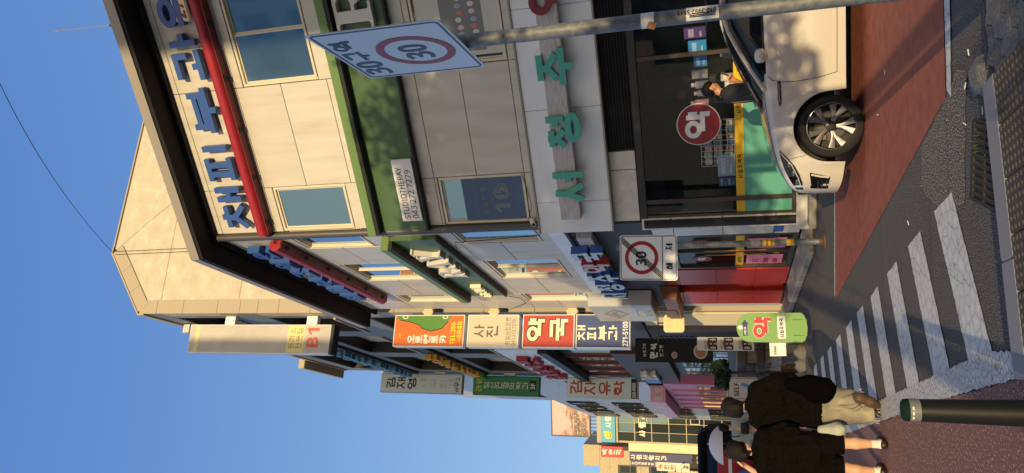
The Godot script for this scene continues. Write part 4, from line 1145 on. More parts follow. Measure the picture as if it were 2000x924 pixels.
func sign_arm(o: Node3D, y: float) -> void:
	var mb := MB.new(); mb.bb(-.11, 0.2, y - .3, y + .3, -.08, .08, .01); part("arm", mb, M.panel_white, o)
	var m2 := MB.new(); m2.bb(0.2, .3, y - .4, y + .4, -.1, .1, .01); part("wall_plate", m2, M.panel_white, o)
func bracket(t: float, y: float, w0: float) -> void:
	var o := thing("sign_bracket", ["cream bracket box holding the orange sign", "cream bracket box holding the photo studio sign", "cream bracket box between the red and blue signs"][int(used.get("sign_bracket", 0))], "bracket", XG(t, y, 0))
	var m := MB.new(); m.bb(-w0 + .002, 0.0, -.14, .14, -.12, .12, .02); part("arm", m, mat(rgb(206, 196, 166), .5), o)
	var p := MB.new(); p.bb(-w0 - .0 + .05, -.06, -.17, .17, -.02, .14, .01); part("cover", p, mat(rgb(196, 184, 150), .5), o)
func letter_row(o: Node3D, text: String, x: float, y: float, size: float, pitch: float, aspect: float, weight: float, depth: float, mt: Array, z0 := 0.0) -> void:
	var i := 0
	for ch in text:
		if ch != " ":
			var m := MB.new(); write(m, ch, at(x + i * pitch, y, z0), size, weight, depth, .1, aspect); part("letter", m, mt[i % mt.size()], o)
		i += 1

func signs_on_corner() -> void:
	var B: Material = M.blue_letter
	# clinic letters, pharmacy front and street front
	var c := thing("clinic_letters", "blue standing letters of the skin clinic above the red tube, pharmacy front", "sign", XR(0.22, 11.10, 0.05))
	letter_row(c, "채피부과의원", -.03, -0.04, 0.69, 1.045, 1.53, .17, 0.11, [B])
	var ph := thing("phone_plate", "cream phone plate with dark red digits beside the blue clinic letters", "sign", XR(4.52, 11.06, 0.12))
	var pb := MB.new(); pb.bb(0, 1.6, 0, .34, -.05, .03, .03); part("plate", pb, mat(rgb(222, 206, 170), .5), ph)
	var pt := MB.new(); write(pt, "271-5100", at(.06, .06, .03), .22, .16, .01); part("lettering", pt, M.red_letter, ph)
	var c2 := thing("clinic_letters", "blue standing letters of the skin clinic on the street front under the eave", "sign", XL(5.35, 11.10, 0.05))
	letter_row(c2, "채피부과의원", 0.0, 0.0, 0.62, 0.86, 1.1, .15, 0.16, [B])
	red_tube("red_tube_light", "long red tube hood under the blue clinic letters, pharmacy front", XR(0.10, 10.83, 0.0), 0.0, 8.8, [.28, 1.27, 2.28, 3.3, 4.35, 5.4])
	red_tube("red_tube_light", "long red tube hood on the street front beside the eave", XL(5.6, 10.83, 0.0), 0.0, 5.35, [.3, 1.3, 2.3, 3.3, 4.3, 5.1])
	# green sign boxes
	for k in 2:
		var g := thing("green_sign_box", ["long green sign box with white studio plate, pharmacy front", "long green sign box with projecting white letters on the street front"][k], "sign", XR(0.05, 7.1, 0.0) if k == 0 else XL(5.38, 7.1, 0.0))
		var len := 8.5 if k == 0 else 5.05
		var bp := MB.new(); bp.bb(0, len, .05, 1.07, 0.0, .10, .004); part("board", bp, M.green_sign, g)
		var top := MB.new(); top.bb(-.02, len + .02, 1.07, 1.25, 0.0, .30, .008); part("hood", top, M.green_edge, g)
		var li := MB.new(); li.bb(0, len, 1.0, 1.069, 0.101, .285); part("hood_shade", li, M.black, g)  # black bar paints in the shade under the hood
		var lo := MB.new(); lo.bb(-.01, len + .01, 0.0, .05, 0.0, .14, .006); part("lower_rail", lo, M.dark, g)
		if k == 0:
			typeface = "Droid Serif"
			letter_row(g, "R", 4.0 - .05, .22, .72, 1.0, 1.25, .1, .12, [M.white_letter], .1)
			letter_row(g, "A", 5.0, .22, .72, 1.0, 1.25, .1, .12, [M.white_letter], .1)
			letter_row(g, "Y", 6.0, .22, .72, 1.0, 1.25, .1, .12, [M.white_letter], .1)
			typeface = "Droid Sans"
			letter_row(g, "THE", 3.55, .74, .12, .16, 1.0, .1, .08, [M.white_letter], .1)
		else:
			typeface = "Droid Serif"
			letter_row(g, "RAY", 2.35, .24, .62, 0.72, 1.0, .1, .11, [M.white_letter], .1)
			typeface = "Droid Sans"
			letter_row(g, "더레이", .2, .30, .32, .40, 1.0, .12, .09, [M.cream_letter], .1)
	var st := thing("studio_plate", "white plate reading STUDIOTHERAY with a phone number on the green sign", "sign", XR(0.27, 7.17, 0.14))
	var sp := MB.new(); sp.bb(0, 1.27, 0, .42, -.035, .03, .008); part("plate", sp, M.white, st)
	var tx := MB.new(); write(tx, "STUDIOTHERAY", at(.06, .235, .03), .115, .1, .003, .1, .9, false, false); write(tx, "043 272 7279", at(.06, .065, .03), .115, .1, .003, .1, 1.0, false, false); part("lettering", tx, M.black, st)
	var bx := thing("junction_box", "small cream junction box on the cream panel above the green sign", "junction box", XR(1.62, 8.46, 0.0))
	var bm := MB.new(); bm.bb(-.07, .07, -.09, .09, 0, .06, .01); part("case", bm, M.frame, bx)
	var bs := MB.new(); bs.bb(-.02, .03, -.05, .0, .06, .064); part("slot", bs, M.black, bx)
	# pharmacy fascia
	var f := thing("pharmacy_sign", "white pharmacy signboard with large teal and red letters on a grey beam", "sign", XR(-0.10, 3.47, 0.0))
	var xs := [0.0, 0.62, 2.36, 4.1, 5.9, 8.6]
	for i in 5:
		var m := MB.new(); m.bb(xs[i] + .003, xs[i + 1] - .003, 0.0, 1.36, 0.0, .16, .006); part("panel", m, M.panel_white, f)
	var tr := MB.new(); tr.bb(0, 8.6, 1.36, 1.40, 0, .18, .004); tr.bb(0, 8.6, -.03, -.001, 0, .17, .004); part("edge_trim", tr, mat(rgb(150, 140, 128), .5), f)
	var be := MB.new(); be.bb(.33, 8.6, .53, .90, .16, .34, .008); part("beam", be, M.beam, f)
	var spec := [["서", .69, M.teal_letter], ["청", 1.71, M.teal_letter], ["주", 2.81, M.teal_letter], ["약", 4.0, M.red_letter], ["국", 5.1, M.teal_letter]]
	for s in spec:
		var m := MB.new(); write(m, s[0], at(s[1] - .03, .33, .35), .67, .165, .05, .1, 1.05); part("letter", m, s[2], f)
	# street front fascia with deep letters
	var f2 := thing("pharmacy_sign", "deep blue and red pharmacy letters standing off the dark street front", "sign", XL(5.3, 3.4, 0.0))
	var p2 := MB.new(); p2.bb(0, 5.2, 1.05, 1.36, 0, .10, .006); part("white_strip", p2, M.panel_white, f2)
	var b2 := MB.new(); b2.bb(.1, 4.9, .55, .85, 0.0, .16, .006); part("beam", b2, M.beam, f2)
	var i2 := 0
	for ch in "서청주약국":
		var m := MB.new(); write(m, ch, at(.35 + i2 * .86, .34, .17), .72, .15, .15, .1, 1.0); var lp := part("letter", m, mat(rgb(160, 48, 60), .45) if ch == "약" else M.navy_side, f2)
		var fm := MB.new(); write(fm, ch, at(.35 + i2 * .86, .34, .323), .72, .15, .006, .1, 1.0); part("face", fm, mat(rgb(200, 168, 164), .45) if ch == "약" else mat(rgb(186, 200, 198), .45), lp); i2 += 1
	# neighbour's white box sign
	var nb := thing("diamond_sign_box", "white box sign with a grey diamond emblem above the red tiled piers", "sign", XL(7.35, 3.30, 0.0))
	var n1 := MB.new(); n1.bb(0, 2.0, 0, 1.62, 0, .42, .02); part("casing", n1, mat(rgb(178, 181, 184), .45), nb)
	var dm := MB.new()
	for q in [[0.0, .34], [.06, .26]]:
		dm.stroke(at(1.05, 1.0, .42), [V(-.55 + q[0], 0), V(0, q[1]), V(.55 - q[0], 0), V(0, -q[1])], .02, 0, .003, true)
	dm.stroke(at(1.05, 1.0, .42), [V(-.3, .0), V(.0, .12), V(.3, .0)], .03, 0, .004); dm.stroke(at(1.05, 1.0, .42), [V(-.3, -.06), V(.0, .05), V(.3, -.06)], .03, 0, .005)
	part("emblem", dm, mat(rgb(120, 112, 104), .5), nb)
	var tb := MB.new(); tb.stroke(at(.7, .22, .42), [V(0, 0), V(.8, 0), V(.8, .22), V(0, .22)], .02, 0, .003, true); write(tb, "EDITORS", at(.76, .05, .42), .12, .1, .003, .1, 1.1); part("lettering", tb, mat(rgb(120, 112, 104), .5), nb)
	var lo := thing("brown_canopy", "short brown canopy with a dark plate above the red tiled piers", "canopy", XL(7.4, 2.62, 0.0))
	var l1 := MB.new(); l1.prism(Transform3D(Basis(Vector3.UP, PI / 2), Vector3(0, 0, 0)), PackedVector2Array([V(0.0, 0.0), V(-.34, .05), V(-.34, .36), V(0.0, .46)]), 0.0, 2.4); part("hood", l1, mat(rgb(122, 74, 62), .5), lo)
	var l2 := MB.new(); l2.bb(.35, 1.1, .12, .42, .36, .375); part("dark_plate", l2, mat(rgb(84, 72, 62), .5), lo)
	var cam := thing("security_camera", "small white security camera at the building corner above the pharmacy sign", "camera", XR(0.12, 4.98, 0.02))
	var cm := MB.new(); cm.tube([Vector3(0, 0, .06), Vector3(.02, -.06, .26)], .045, 12); part("body", cm, M.white, cam)
	var ca := MB.new(); ca.tube([Vector3(0, 0.02, 0.0), Vector3(0, .02, .1)], .02, 8); ca.bb(-.05, .05, -.03, .07, 0, .02); part("mount", ca, M.white, cam)
	var cl := MB.new(); cl.tube([Vector3(.02, -.061, .262), Vector3(.0215, -.064, .268)], .03, 12); part("lens", cl, M.black, cam)
	# round sign on the glass
	var rd := thing("round_pharmacy_sign", "round red sign with white letter on the pharmacy window", "sign", XR(1.76, 1.86, 0.015))
	var d1 := MB.new(); d1.prism(Transform3D(), PackedVector2Array(circle2(V(0, 0), V(.365, .365), 40)), -.012, 0.0); part("rim", d1, M.white, rd)
	var d2 := MB.new(); d2.prism(Transform3D(), PackedVector2Array(circle2(V(0, 0), V(.35, .35), 40)), 0.0005, 0.006); part("disc", d2, mat(rgb(136, 26, 34), .45), rd)
	var d3 := MB.new(); write(d3, "약", at(-.25, -.24, .006), .48, .17, .004, .1, 1.05); part("letter", d3, M.white, rd)
	# posters seen in the second floor windows
	var wp := thing("window_poster", "dark navy poster with pale lettering inside the small corner window", "poster", XR(0.16, 5.12, -0.045))
	var w1 := MB.new(); w1.bb(0, .84, 0, 1.2, -.002, .002); part("sheet", w1, glass(rgb(44, 68, 102), .06, .45), wp)
	var w2 := MB.new(); write(w2, "10", at(.12, .28, .002), .3, .1, .002, .1, 1.2); write(w2, "눌", at(.5, .3, .002), .26, .1, .002); write(w2, "을위한약", at(.1, .72, .002), .12, .1, .002, .3); w2.bb(.02, .82, .62, .63, .002, .003); w2.bb(.02, .82, .95, .96, .002, .003); part("lettering", w2, mat(rgb(96, 112, 110), .4), wp)
	var vp := thing("photo_poster", "grey studio poster with small figures in the second floor window", "poster", XR(3.3, 5.12, -0.045))
	var v1 := MB.new(); v1.bb(0, 1.7, 0, 1.5, -.002, .002); part("backing", v1, mat(rgb(196, 196, 184), .4), vp)
	var v2 := MB.new(); v2.bb(.08, 1.62, .28, 1.05, .002, .004); part("photo", v2, mat(rgb(120, 122, 120), .4), vp)
	var vr := RandomNumberGenerator.new(); vr.seed = 4
	for i in 20:
		var q := MB.new(); q.prism(at(.25 + .12 * (i % 10) + vr.randf() * .04, .42 + .26 * (i / 10) + vr.randf() * .05, .004), PackedVector2Array(circle2(V(0, 0), V(.045, .06), 8)), 0, .002 + i * .0001); part("figure", q, mat([rgb(210, 190, 180), rgb(206, 208, 204), rgb(200, 120, 116), rgb(150, 168, 176)][i % 4], .5), vp)

func signs_along_street() -> void:
	var thick := 0.30
	var t := 7.55
	# orange car hire sign
	var o := box_sign("orange_sign", "orange hanging sign with white letters and a green car shape, topmost of four", t, .20, 1.17, 8.98, 11.25, thick, M.panel_white, mat(rgb(204, 100, 32), .45), "hanging signs on the corner building")
	var zz := thick / 2 + .006
	var gcar := MB.new(); gcar.prism(at(0, 0, zz), PackedVector2Array([V(-.24, 2.2), V(-.24, .42), V(-.40, .52), V(-.62, .72), V(-.70, 1.05), V(-.62, 1.35), V(-.52, 1.42), V(-.42, 1.75), V(-.36, 2.1), V(-.30, 2.2)]), 0, .004); part("green_car_shape", gcar, mat(rgb(70, 128, 46), .45), o)
	var rim := MB.new(); rim.stroke(at(0, 0, zz), [V(-.40, .52), V(-.62, .72), V(-.70, 1.05), V(-.62, 1.35), V(-.52, 1.42), V(-.42, 1.75), V(-.36, 2.1)], .025, 0, .005); part("outline", rim, M.black, o)
	for y in [.62, 1.92]:
		var wh := MB.new(); wh.stroke(at(-.275, y, zz), circle2(V(0, 0), V(.045, .08), 16), .02, 0, .006, true); part("wheel_drawing", wh, M.white, o)
	var t1 := MB.new(); write(t1, "오토렌트카", at(-1.09, 1.56, zz), .235, .16, .006, .10, 1.25, true); part("lettering", t1, M.white, o)
	var t2 := MB.new(); write(t2, "TEL:266", at(-1.09, .27, zz), .15, .15, .005, .1, .84); write(t2, "-4848", at(-1.0, .07, zz), .15, .15, .005, .1, 1.1); write(t2, "내차", at(-.9, 2.02, zz), .07, .12, .005); part("yellow_lettering", t2, mat(rgb(246, 204, 40), .45), o)
	# photo studio
	o = box_sign("photo_sign", "cream hanging sign with two large grey letters, below the orange sign", t, .20, 1.17, 7.30, 8.88, thick, M.panel_white, mat(rgb(196, 187, 168), .45), "hanging signs on the corner building")
	t1 = MB.new(); write(t1, "사진", at(-.90, 1.03, zz), .36, .13, .006, .14, 1.15, true); part("lettering", t1, mat(rgb(92, 86, 80), .5), o)
	t2 = MB.new(); write(t2, "취업사진전문", at(-1.10, .27, zz), .13, .1, .004, .12); t2.bb(-1.10, -.28, .245, .252, zz, zz + .003); write(t2, "043.272.7279", at(-1.10, .09, zz), .11, .1, .004, .1, .78, false, false); part("small_lettering", t2, mat(rgb(110, 104, 96), .5), o)
	# pharmacy
	o = box_sign("red_pharmacy_sign", "red hanging sign with two big cream outlined letters", t, .20, 1.17, 5.66, 7.19, thick, M.panel_white, mat(rgb(176, 58, 48), .45), "hanging signs on the corner building")
	t2 = MB.new(); write(t2, "약국", at(-1.03, .78, zz), .65, .25, .004, .04, 1.2, true); part("letter_outline", t2, M.black, o)
	t1 = MB.new(); write(t1, "약국", at(-1.005, .805, zz + .005), .60, .17, .006, .127, 1.21, true); part("lettering", t1, M.cream_letter, o)
	# clinic
	o = box_sign("blue_clinic_sign", "blue hanging sign with white letters and phone number, lowest of four", t, .20, 1.17, 4.08, 5.62, thick, M.panel_white, mat(rgb(48, 66, 120), .45), "hanging signs on the corner building")
	t1 = MB.new(); write(t1, "채피부과", at(-.98, 1.24, zz), .27, .17, .006, .1, 1.8, true); part("lettering", t1, M.cream_letter, o)
	t2 = MB.new(); write(t2, "271-5100", at(-1.11, .06, zz), .15, .15, .005, .1, .76); part("phone_number", t2, M.white, o)
	bracket(t, 10.2, .20); bracket(t, 8.1, .20); bracket(t, 5.75, .20)
	# big blank sign on the tall building
	o = box_sign("blank_sign", "tall nearly blank white hanging sign marked B1 on the tall building", 8.6, .30, 1.28, 14.0, 19.5, .34, M.panel_white, textured(noise_tex(50, .006, [[0, rgb(172, 168, 160)], [1, rgb(190, 187, 180)]], 5), .3, .5))
	zz = .176
	var yel := MB.new(); yel.bb(-1.24, -.34, .95, 1.6, zz, zz + .002); part("yellow_patch", yel, mat(rgb(218, 206, 144), .5), o)
	var yel2 := MB.new(); yel2.bb(-1.24, -.34, 5.1, 5.25, zz, zz + .002); part("yellow_patch", yel2, mat(rgb(218, 206, 144), .5), o)
	t1 = MB.new(); write(t1, "돈까스", at(-1.12, 1.3, zz + .002), .22, .1, .002, .1, 1.0); write(t1, "전문점", at(-1.12, 1.02, zz + .002), .22, .1, .002, .1, 1.0); part("lettering", t1, mat(rgb(146, 132, 92), .5), o)
	t2 = MB.new(); write(t2, "B1", at(-1.06, .42, zz), .42, .2, .004, .1, 1.1); part("red_lettering", t2, mat(rgb(204, 92, 74), .5), o)
	var bot := MB.new(); bot.bb(-1.285, -.295, -.12, .0, -.18, .18, .01); part("dark_foot", bot, M.dark, o)
	var wb := MB.new(); wb.bb(-.30, -.0, 3.8, 4.2, -.1, .1, .01); part("arm", wb, M.panel_white, o)
	var wb2 := MB.new(); wb2.bb(-.30, -.0, .6, 1.0, -.1, .1, .01); part("arm", wb2, M.panel_white, o)
	# second group, far end of the tall building
	t = 23.4
	o = box_sign("office_sign", "grey hanging sign with black name and faded lettering", t, .10, 1.10, 14.7, 19.3, .3, mat(rgb(150, 152, 150), .5), mat(rgb(198, 214, 220), .5), "hanging signs on the tall building")
	sign_arm(o, 1.3)
	zz = .156
	t1 = MB.new(); write(t1, "김재영", at(-.92, 3.75, zz), .52, .13, .006, .16, 1.25, true); part("lettering", t1, M.black, o)
	t2 = MB.new(); write(t2, "세무회계", at(-.88, 1.9, zz), .46, .12, .005, .18, 1.2, true); part("faded_lettering", t2, mat(rgb(186, 194, 197), .5), o)
	t2 = MB.new(); write(t2, "사무소", at(-1.0, .15, zz), .27, .12, .005, .1, .9); part("small_lettering", t2, M.black, o)
	o = box_sign("green_clinic_sign", "green hanging sign with white letters and dark floor number plate", t, .12, 1.10, 10.6, 14.1, .3, mat(rgb(30, 70, 52), .5), mat(rgb(44, 126, 84), .45), "hanging signs on the tall building")
	sign_arm(o, 1.6)
	t1 = MB.new(); write(t1, "정신건강의학과", at(-.80, 2.62, zz), .31, .13, .006, .1, 1.3, true); part("lettering", t1, M.white_letter, o)
	t2 = MB.new(); write(t2, "라임", at(-.92, 3.02, zz), .32, .13, .005, .1, 1.0); part("yellow_lettering", t2, mat(rgb(190, 190, 50), .5), o)
	var pl := MB.new(); pl.bb(-.86, -.32, .16, .5, zz, zz + .003); var plp := part("floor_plate", pl, M.dark, o)
	t2 = MB.new(); write(t2, "3F", at(-.78, .22, zz + .003), .22, .15, .004); part("lettering", t2, M.white, plp)
	o = box_sign("study_sign", "pale grey hanging sign with large red letters, lowest of the second group", t, .12, 1.10, 5.7, 9.2, .3, mat(rgb(190, 192, 188), .5), mat(rgb(210, 228, 230), .5), "hanging signs on the tall building")
	sign_arm(o, 1.7)
	t1 = MB.new(); write(t1, "감자유학", at(-.98, 2.72, zz), .62, .13, .006, .14, 1.2, true); part("lettering", t1, mat(rgb(178, 58, 44), .5), o)
	pl = MB.new(); pl.bb(-1.08, -.14, .04, .33, zz, zz + .003); plp = part("number_plate", pl, M.dark, o)
	t2 = MB.new(); write(t2, "268-9900", at(-1.05, .1, zz + .003), .17, .15, .004, .1, .70); part("lettering", t2, M.white, plp)
	# letters along the tall building's front
	var lt := thing("red_roof_letters", "red and white deep letters near the roof of the tall building", "sign", XL(14.6, 20.2, .05))
	letter_row(lt, "학원교육", 0, 0, .9, 1.35, 1.0, .16, .3, [mat(rgb(170, 44, 50), .5), M.white_letter])
	lt = thing("blue_rail_letters", "row of pale blue deep letters on the tall building's upper rail", "sign", XL(22.8, 17.2, .13))
	letter_row(lt, "청주세무회계사무소", 0, 0, .62, .86, 1.0, .14, .22, [mat(rgb(96, 150, 190), .5)])
	lt = thing("yellow_rail_letters", "row of yellow deep letters ending in green on the middle rail", "sign", XL(22.9, 13.25, .13))
	letter_row(lt, "라임정신건강의학과", 0, 0, .6, .80, 1.0, .14, .22, [mat(rgb(74, 140, 70), .5), mat(rgb(206, 156, 40), .5), mat(rgb(206, 156, 40), .5), mat(rgb(206, 156, 40), .5), mat(rgb(206, 156, 40), .5), mat(rgb(206, 156, 40), .5), mat(rgb(206, 156, 40), .5), mat(rgb(206, 156, 40), .5), mat(rgb(206, 156, 40), .5)])
	lt = thing("red_letter_board", "white board with deep red letters over the dark ledge of the tall building", "sign", XL(23.0, 8.5, 0.0))
	var wbd := MB.new(); wbd.bb(0, 8.2, 0, 1.9, 0.01, .12, .02); part("board", wbd, M.panel_white, lt)
	letter_row(lt, "감자유학원", .5, .45, 1.0, 1.35, 1.0, .14, .22, [mat(rgb(150, 36, 52), .5)], .12)
	lt = thing("brown_fascia_letters", "pale letters with a blue mark on the brown shop fascia", "sign", XL(22.6, 4.4, .31))
	letter_row(lt, "다소", 2.2, 0, .8, 1.0, 1.0, .16, .2, [M.white_letter]); var bm := MB.new(); bm.bb(.9, 1.9, .0, .7, 0, .2, .05); part("blue_mark", bm, mat(rgb(66, 130, 196), .5), lt)
# ---------------------------------------------------------------- poles and road signs
func poles() -> void:
	# near pole with the zone sign seen edge-wise
	var p := thing("sign_pole", "grey galvanised steel pole standing on the near pavement beside the kerb", "pole", XW(1.297, 0.0, -4.57))
	var m := MB.new(); m.lathe(Transform3D(), [V(.046, 0), V(.046, 3.93), V(.0, 3.94)], 20); part("tube", m, M.steel, p)
	var fl := MB.new(); fl.lathe(Transform3D(), [V(.12, 0.01), V(.12, .03), V(.05, .03)], 20); part("foot_plate", fl, M.steel, p)
	var lb := MB.new()
	for i in 10:
		var a0 := 2.3 + i * .11; var a1 := a0 + .11
		lb.quad(Vector3(cos(a0) * .0475, 1.58, sin(a0) * .0475), Vector3(cos(a1) * .0475, 1.58, sin(a1) * .0475), Vector3(cos(a1) * .0475, 1.75, sin(a1) * .0475), Vector3(cos(a0) * .0475, 1.75, sin(a0) * .0475))
	var st := thing("pole_sticker", "white sticker with an upside down phone number on the grey steel pole", "sticker", XW(1.297, 1.50, -4.57, 14.0))
	var s0 := MB.new()
	for i in 9:
		var a0 := 0.35 + i * .27; var a1 := a0 + .27
		s0.quad(Vector3(cos(a1) * .0475, 0, sin(a1) * .0475), Vector3(cos(a0) * .0475, 0, sin(a0) * .0475), Vector3(cos(a0) * .0475, .19, sin(a0) * .0475), Vector3(cos(a1) * .0475, .19, sin(a1) * .0475))
	part("sheet", s0, M.white, st)
	var s1 := MB.new(); write(s1, "010-3992-5511", Transform3D(Basis(Vector3.BACK, PI / 2), Vector3(.012, .015, .0465)), .028, .15, .003, .1, .82)
	for k in 3: s1.bb(-.018 - k * .009, -.0145 - k * .009, .02, .17, .045, .0487)
	part("lettering", s1, M.black, st)
	var tp := thing("torn_tape", "scrap of torn brown and white tape stuck to the grey steel pole", "tape", XW(1.297, 1.93, -4.57))
	var t0 := MB.new(); t0.lathe(Transform3D(), [V(.0475, -.05), V(.0475, .03)], 14); part("white_tape", t0, M.white, tp)
	var t1 := MB.new(); t1.tri(Vector3(-.05, .0, .02), Vector3(-.03, -.07, .04), Vector3(-.075, -.05, .05)); t1.tri(Vector3(-.05, .0, .02), Vector3(-.02, -.02, .047), Vector3(-.03, -.07, .04)); part("brown_scrap", t1, mat(rgb(170, 124, 84), .8), tp)
	# zone sign: faces left
	var b := Basis(Vector3(.0942, 0, .9955), Vector3.UP, Vector3(-.9955, 0, .0942))
	var z := thing("zone_sign", "square white zone sign with red ring and 30, seen obliquely on the near pole", "road sign", Transform3D(b, Vector3(1.243, 3.08, -4.468)))
	var pl := MB.new()
	pl.prism(at(0, 0, 0), round_rect(-.45, .45, 0, .9, .035), -.006, 0.0); part("plate", pl, mat(rgb(206, 212, 220), .35), z)
	var br := MB.new(); br.bb(-.40, .40, .22, .26, -.03, -.006); br.bb(-.40, .40, .64, .68, -.03, -.006); part("rear_bracket", br, M.steel, z)
	var navy := mat(rgb(38, 48, 78), .45)
	var bo := MB.new(); bo.stroke(at(0, 0, 0), rr_pts(-.425, .425, .025, .875, .03), .014, 0, .002, true); part("border", bo, navy, z)
	var tx := MB.new(); write(tx, "30구역", at(-.37, .665, 0), .18, .14, .003, .12, 1.0); part("lettering", tx, navy, z)
	var rg := MB.new(); rg.stroke(at(0, .34, 0), circle2(V(0, 0), V(.235, .235), 40), .055, 0, .003, true); part("ring", rg, mat(rgb(146, 34, 46), .45), z)
	var nm := MB.new(); write(nm, "30", at(-.145, .245, 0), .19, .15, .003, .1, .9); part("number", nm, navy, z)
	# corner pole with the end-of-zone sign
	var q := thing("sign_pole", "thin steel pole with yellow bands standing at the building corner", "pole", XW(-.243, 0.0, -12.33))
	var m2 := MB.new(); m2.lathe(Transform3D(), [V(.052, 0), V(.052, 3.25), V(0, 3.26)], 18); part("tube", m2, M.steel, q)
	var f2 := MB.new(); f2.lathe(Transform3D(), [V(.15, 0.0), V(.15, .025), V(.06, .03), V(.06, .08), V(.052, .08)], 18); part("foot_plate", f2, mat(rgb(106, 78, 58), .8, .3), q)
	var yb := MB.new(); yb.lathe(Transform3D(), [V(.0535, .45), V(.0535, .56)], 18); part("yellow_band", yb, mat(rgb(230, 176, 24), .5), q)
	var yb2 := MB.new(); yb2.lathe(Transform3D(), [V(.0535, .74), V(.0535, .92)], 18); part("yellow_sticker", yb2, mat(rgb(206, 160, 40), .5), q)
	var ys := MB.new(); write(ys, "불법주차", at(-.045, .84, .052), .036, .14, .004, .1, .6); write(ys, "단속구간", at(-.045, .77, .052), .036, .14, .004, .1, .6); part("lettering", ys, M.black, q)
	var gb := MB.new(); gb.lathe(Transform3D(), [V(.0535, .96), V(.0535, 1.1)], 18); part("grey_sticker", gb, mat(rgb(140, 140, 140), .6), q)
	var e := thing("end_of_zone_sign", "white road sign with crossed out red ring and 30 on the corner pole", "road sign", Transform3D(Basis(Vector3.UP, .05) * Basis(Vector3.BACK, -.02), Vector3(-.437, 2.25, -12.26)))
	var ep := MB.new(); ep.prism(at(0, 0, 0), round_rect(-.375, .375, 0, .94, .04), -.008, 0); part("plate", ep, mat(rgb(232, 237, 240), .35), e)
	var eb := MB.new(); eb.stroke(at(0, 0, 0), rr_pts(-.355, .355, .02, .92, .035), .012, 0, .002, true); eb.bb(-.355, .355, .235, .247, 0, .002); part("border", eb, M.black, e)
	var er := MB.new(); er.stroke(at(0, .58, 0), circle2(V(0, 0), V(.245, .245), 40), .06, 0, .003, true); part("ring", er, mat(rgb(160, 30, 40), .45), e)
	var en := MB.new(); write(en, "30", at(-.13, .50, 0), .17, .15, .0045, .1, .9); part("number", en, M.black, e)
	var es := MB.new()
	for k in 4:
		es.stroke(at(0, 0, .003), [V(-.34 + k * .03, .255 + (k * -0.0)), V(.25 + k * .03, .905)], .013, 0, .003)
	part("strokes", es, M.black, e)
	var et := MB.new(); write(et, "해", at(-.20, .07, 0), .12, .16, .003); write(et, "제", at(.12, .07, 0), .12, .16, .003); part("lettering", et, M.black, e)
	var ebk := MB.new(); ebk.bb(-.3, .34, .3, .34, -.035, -.008); ebk.bb(-.3, .34, .7, .74, -.035, -.008); part("rear_bracket", ebk, M.steel, e)
	# bollard
	var bl := thing("bollard", "black bollard with grey reflective band and green cap in the foreground", "bollard", XW(-.705, 0.0, -3.06))
	var c1 := MB.new(); c1.lathe(Transform3D(), [V(.055, 0), V(.052, .3), V(.0415, .835)], 28); part("post", c1, mat(rgb(20, 20, 21), .45), bl)
	var c2 := MB.new(); c2.lathe(Transform3D(), [V(.0425, .835), V(.0425, .872)], 28); part("grey_band", c2, mat(rgb(128, 130, 130), .35, .2), bl)
	var c3 := MB.new(); c3.lathe(Transform3D(), [V(.0415, .872), V(.0415, .886), V(.034, .894), V(0, .897)], 28); part("green_cap", c3, mat(rgb(20, 42, 32), .7, 0.0, .2), bl)
	for k in 3:
		var r := MB.new(); var a := 1.2 + k * .45; r.box(Transform3D(Basis(Vector3.UP, PI / 2 - a), Vector3(cos(a) * .0427, .862, sin(a) * .0427)), Vector3(.012, .006, .001)); part("reflector", r, M.white, bl)
func round_rect(x0: float, x1: float, y0: float, y1: float, r: float) -> PackedVector2Array:
	return PackedVector2Array(rr_pts(x0, x1, y0, y1, r))
func rr_pts(x0: float, x1: float, y0: float, y1: float, r: float) -> Array:
	var o := []
	for c in [[x1 - r, y0 + r, -PI / 2], [x1 - r, y1 - r, 0.0], [x0 + r, y1 - r, PI / 2], [x0 + r, y0 + r, PI]]:
		for i in 5:
			var a: float = c[2] + PI / 2 * i / 4
			o.append(V(c[0] + cos(a) * r, c[1] + sin(a) * r))
	return o

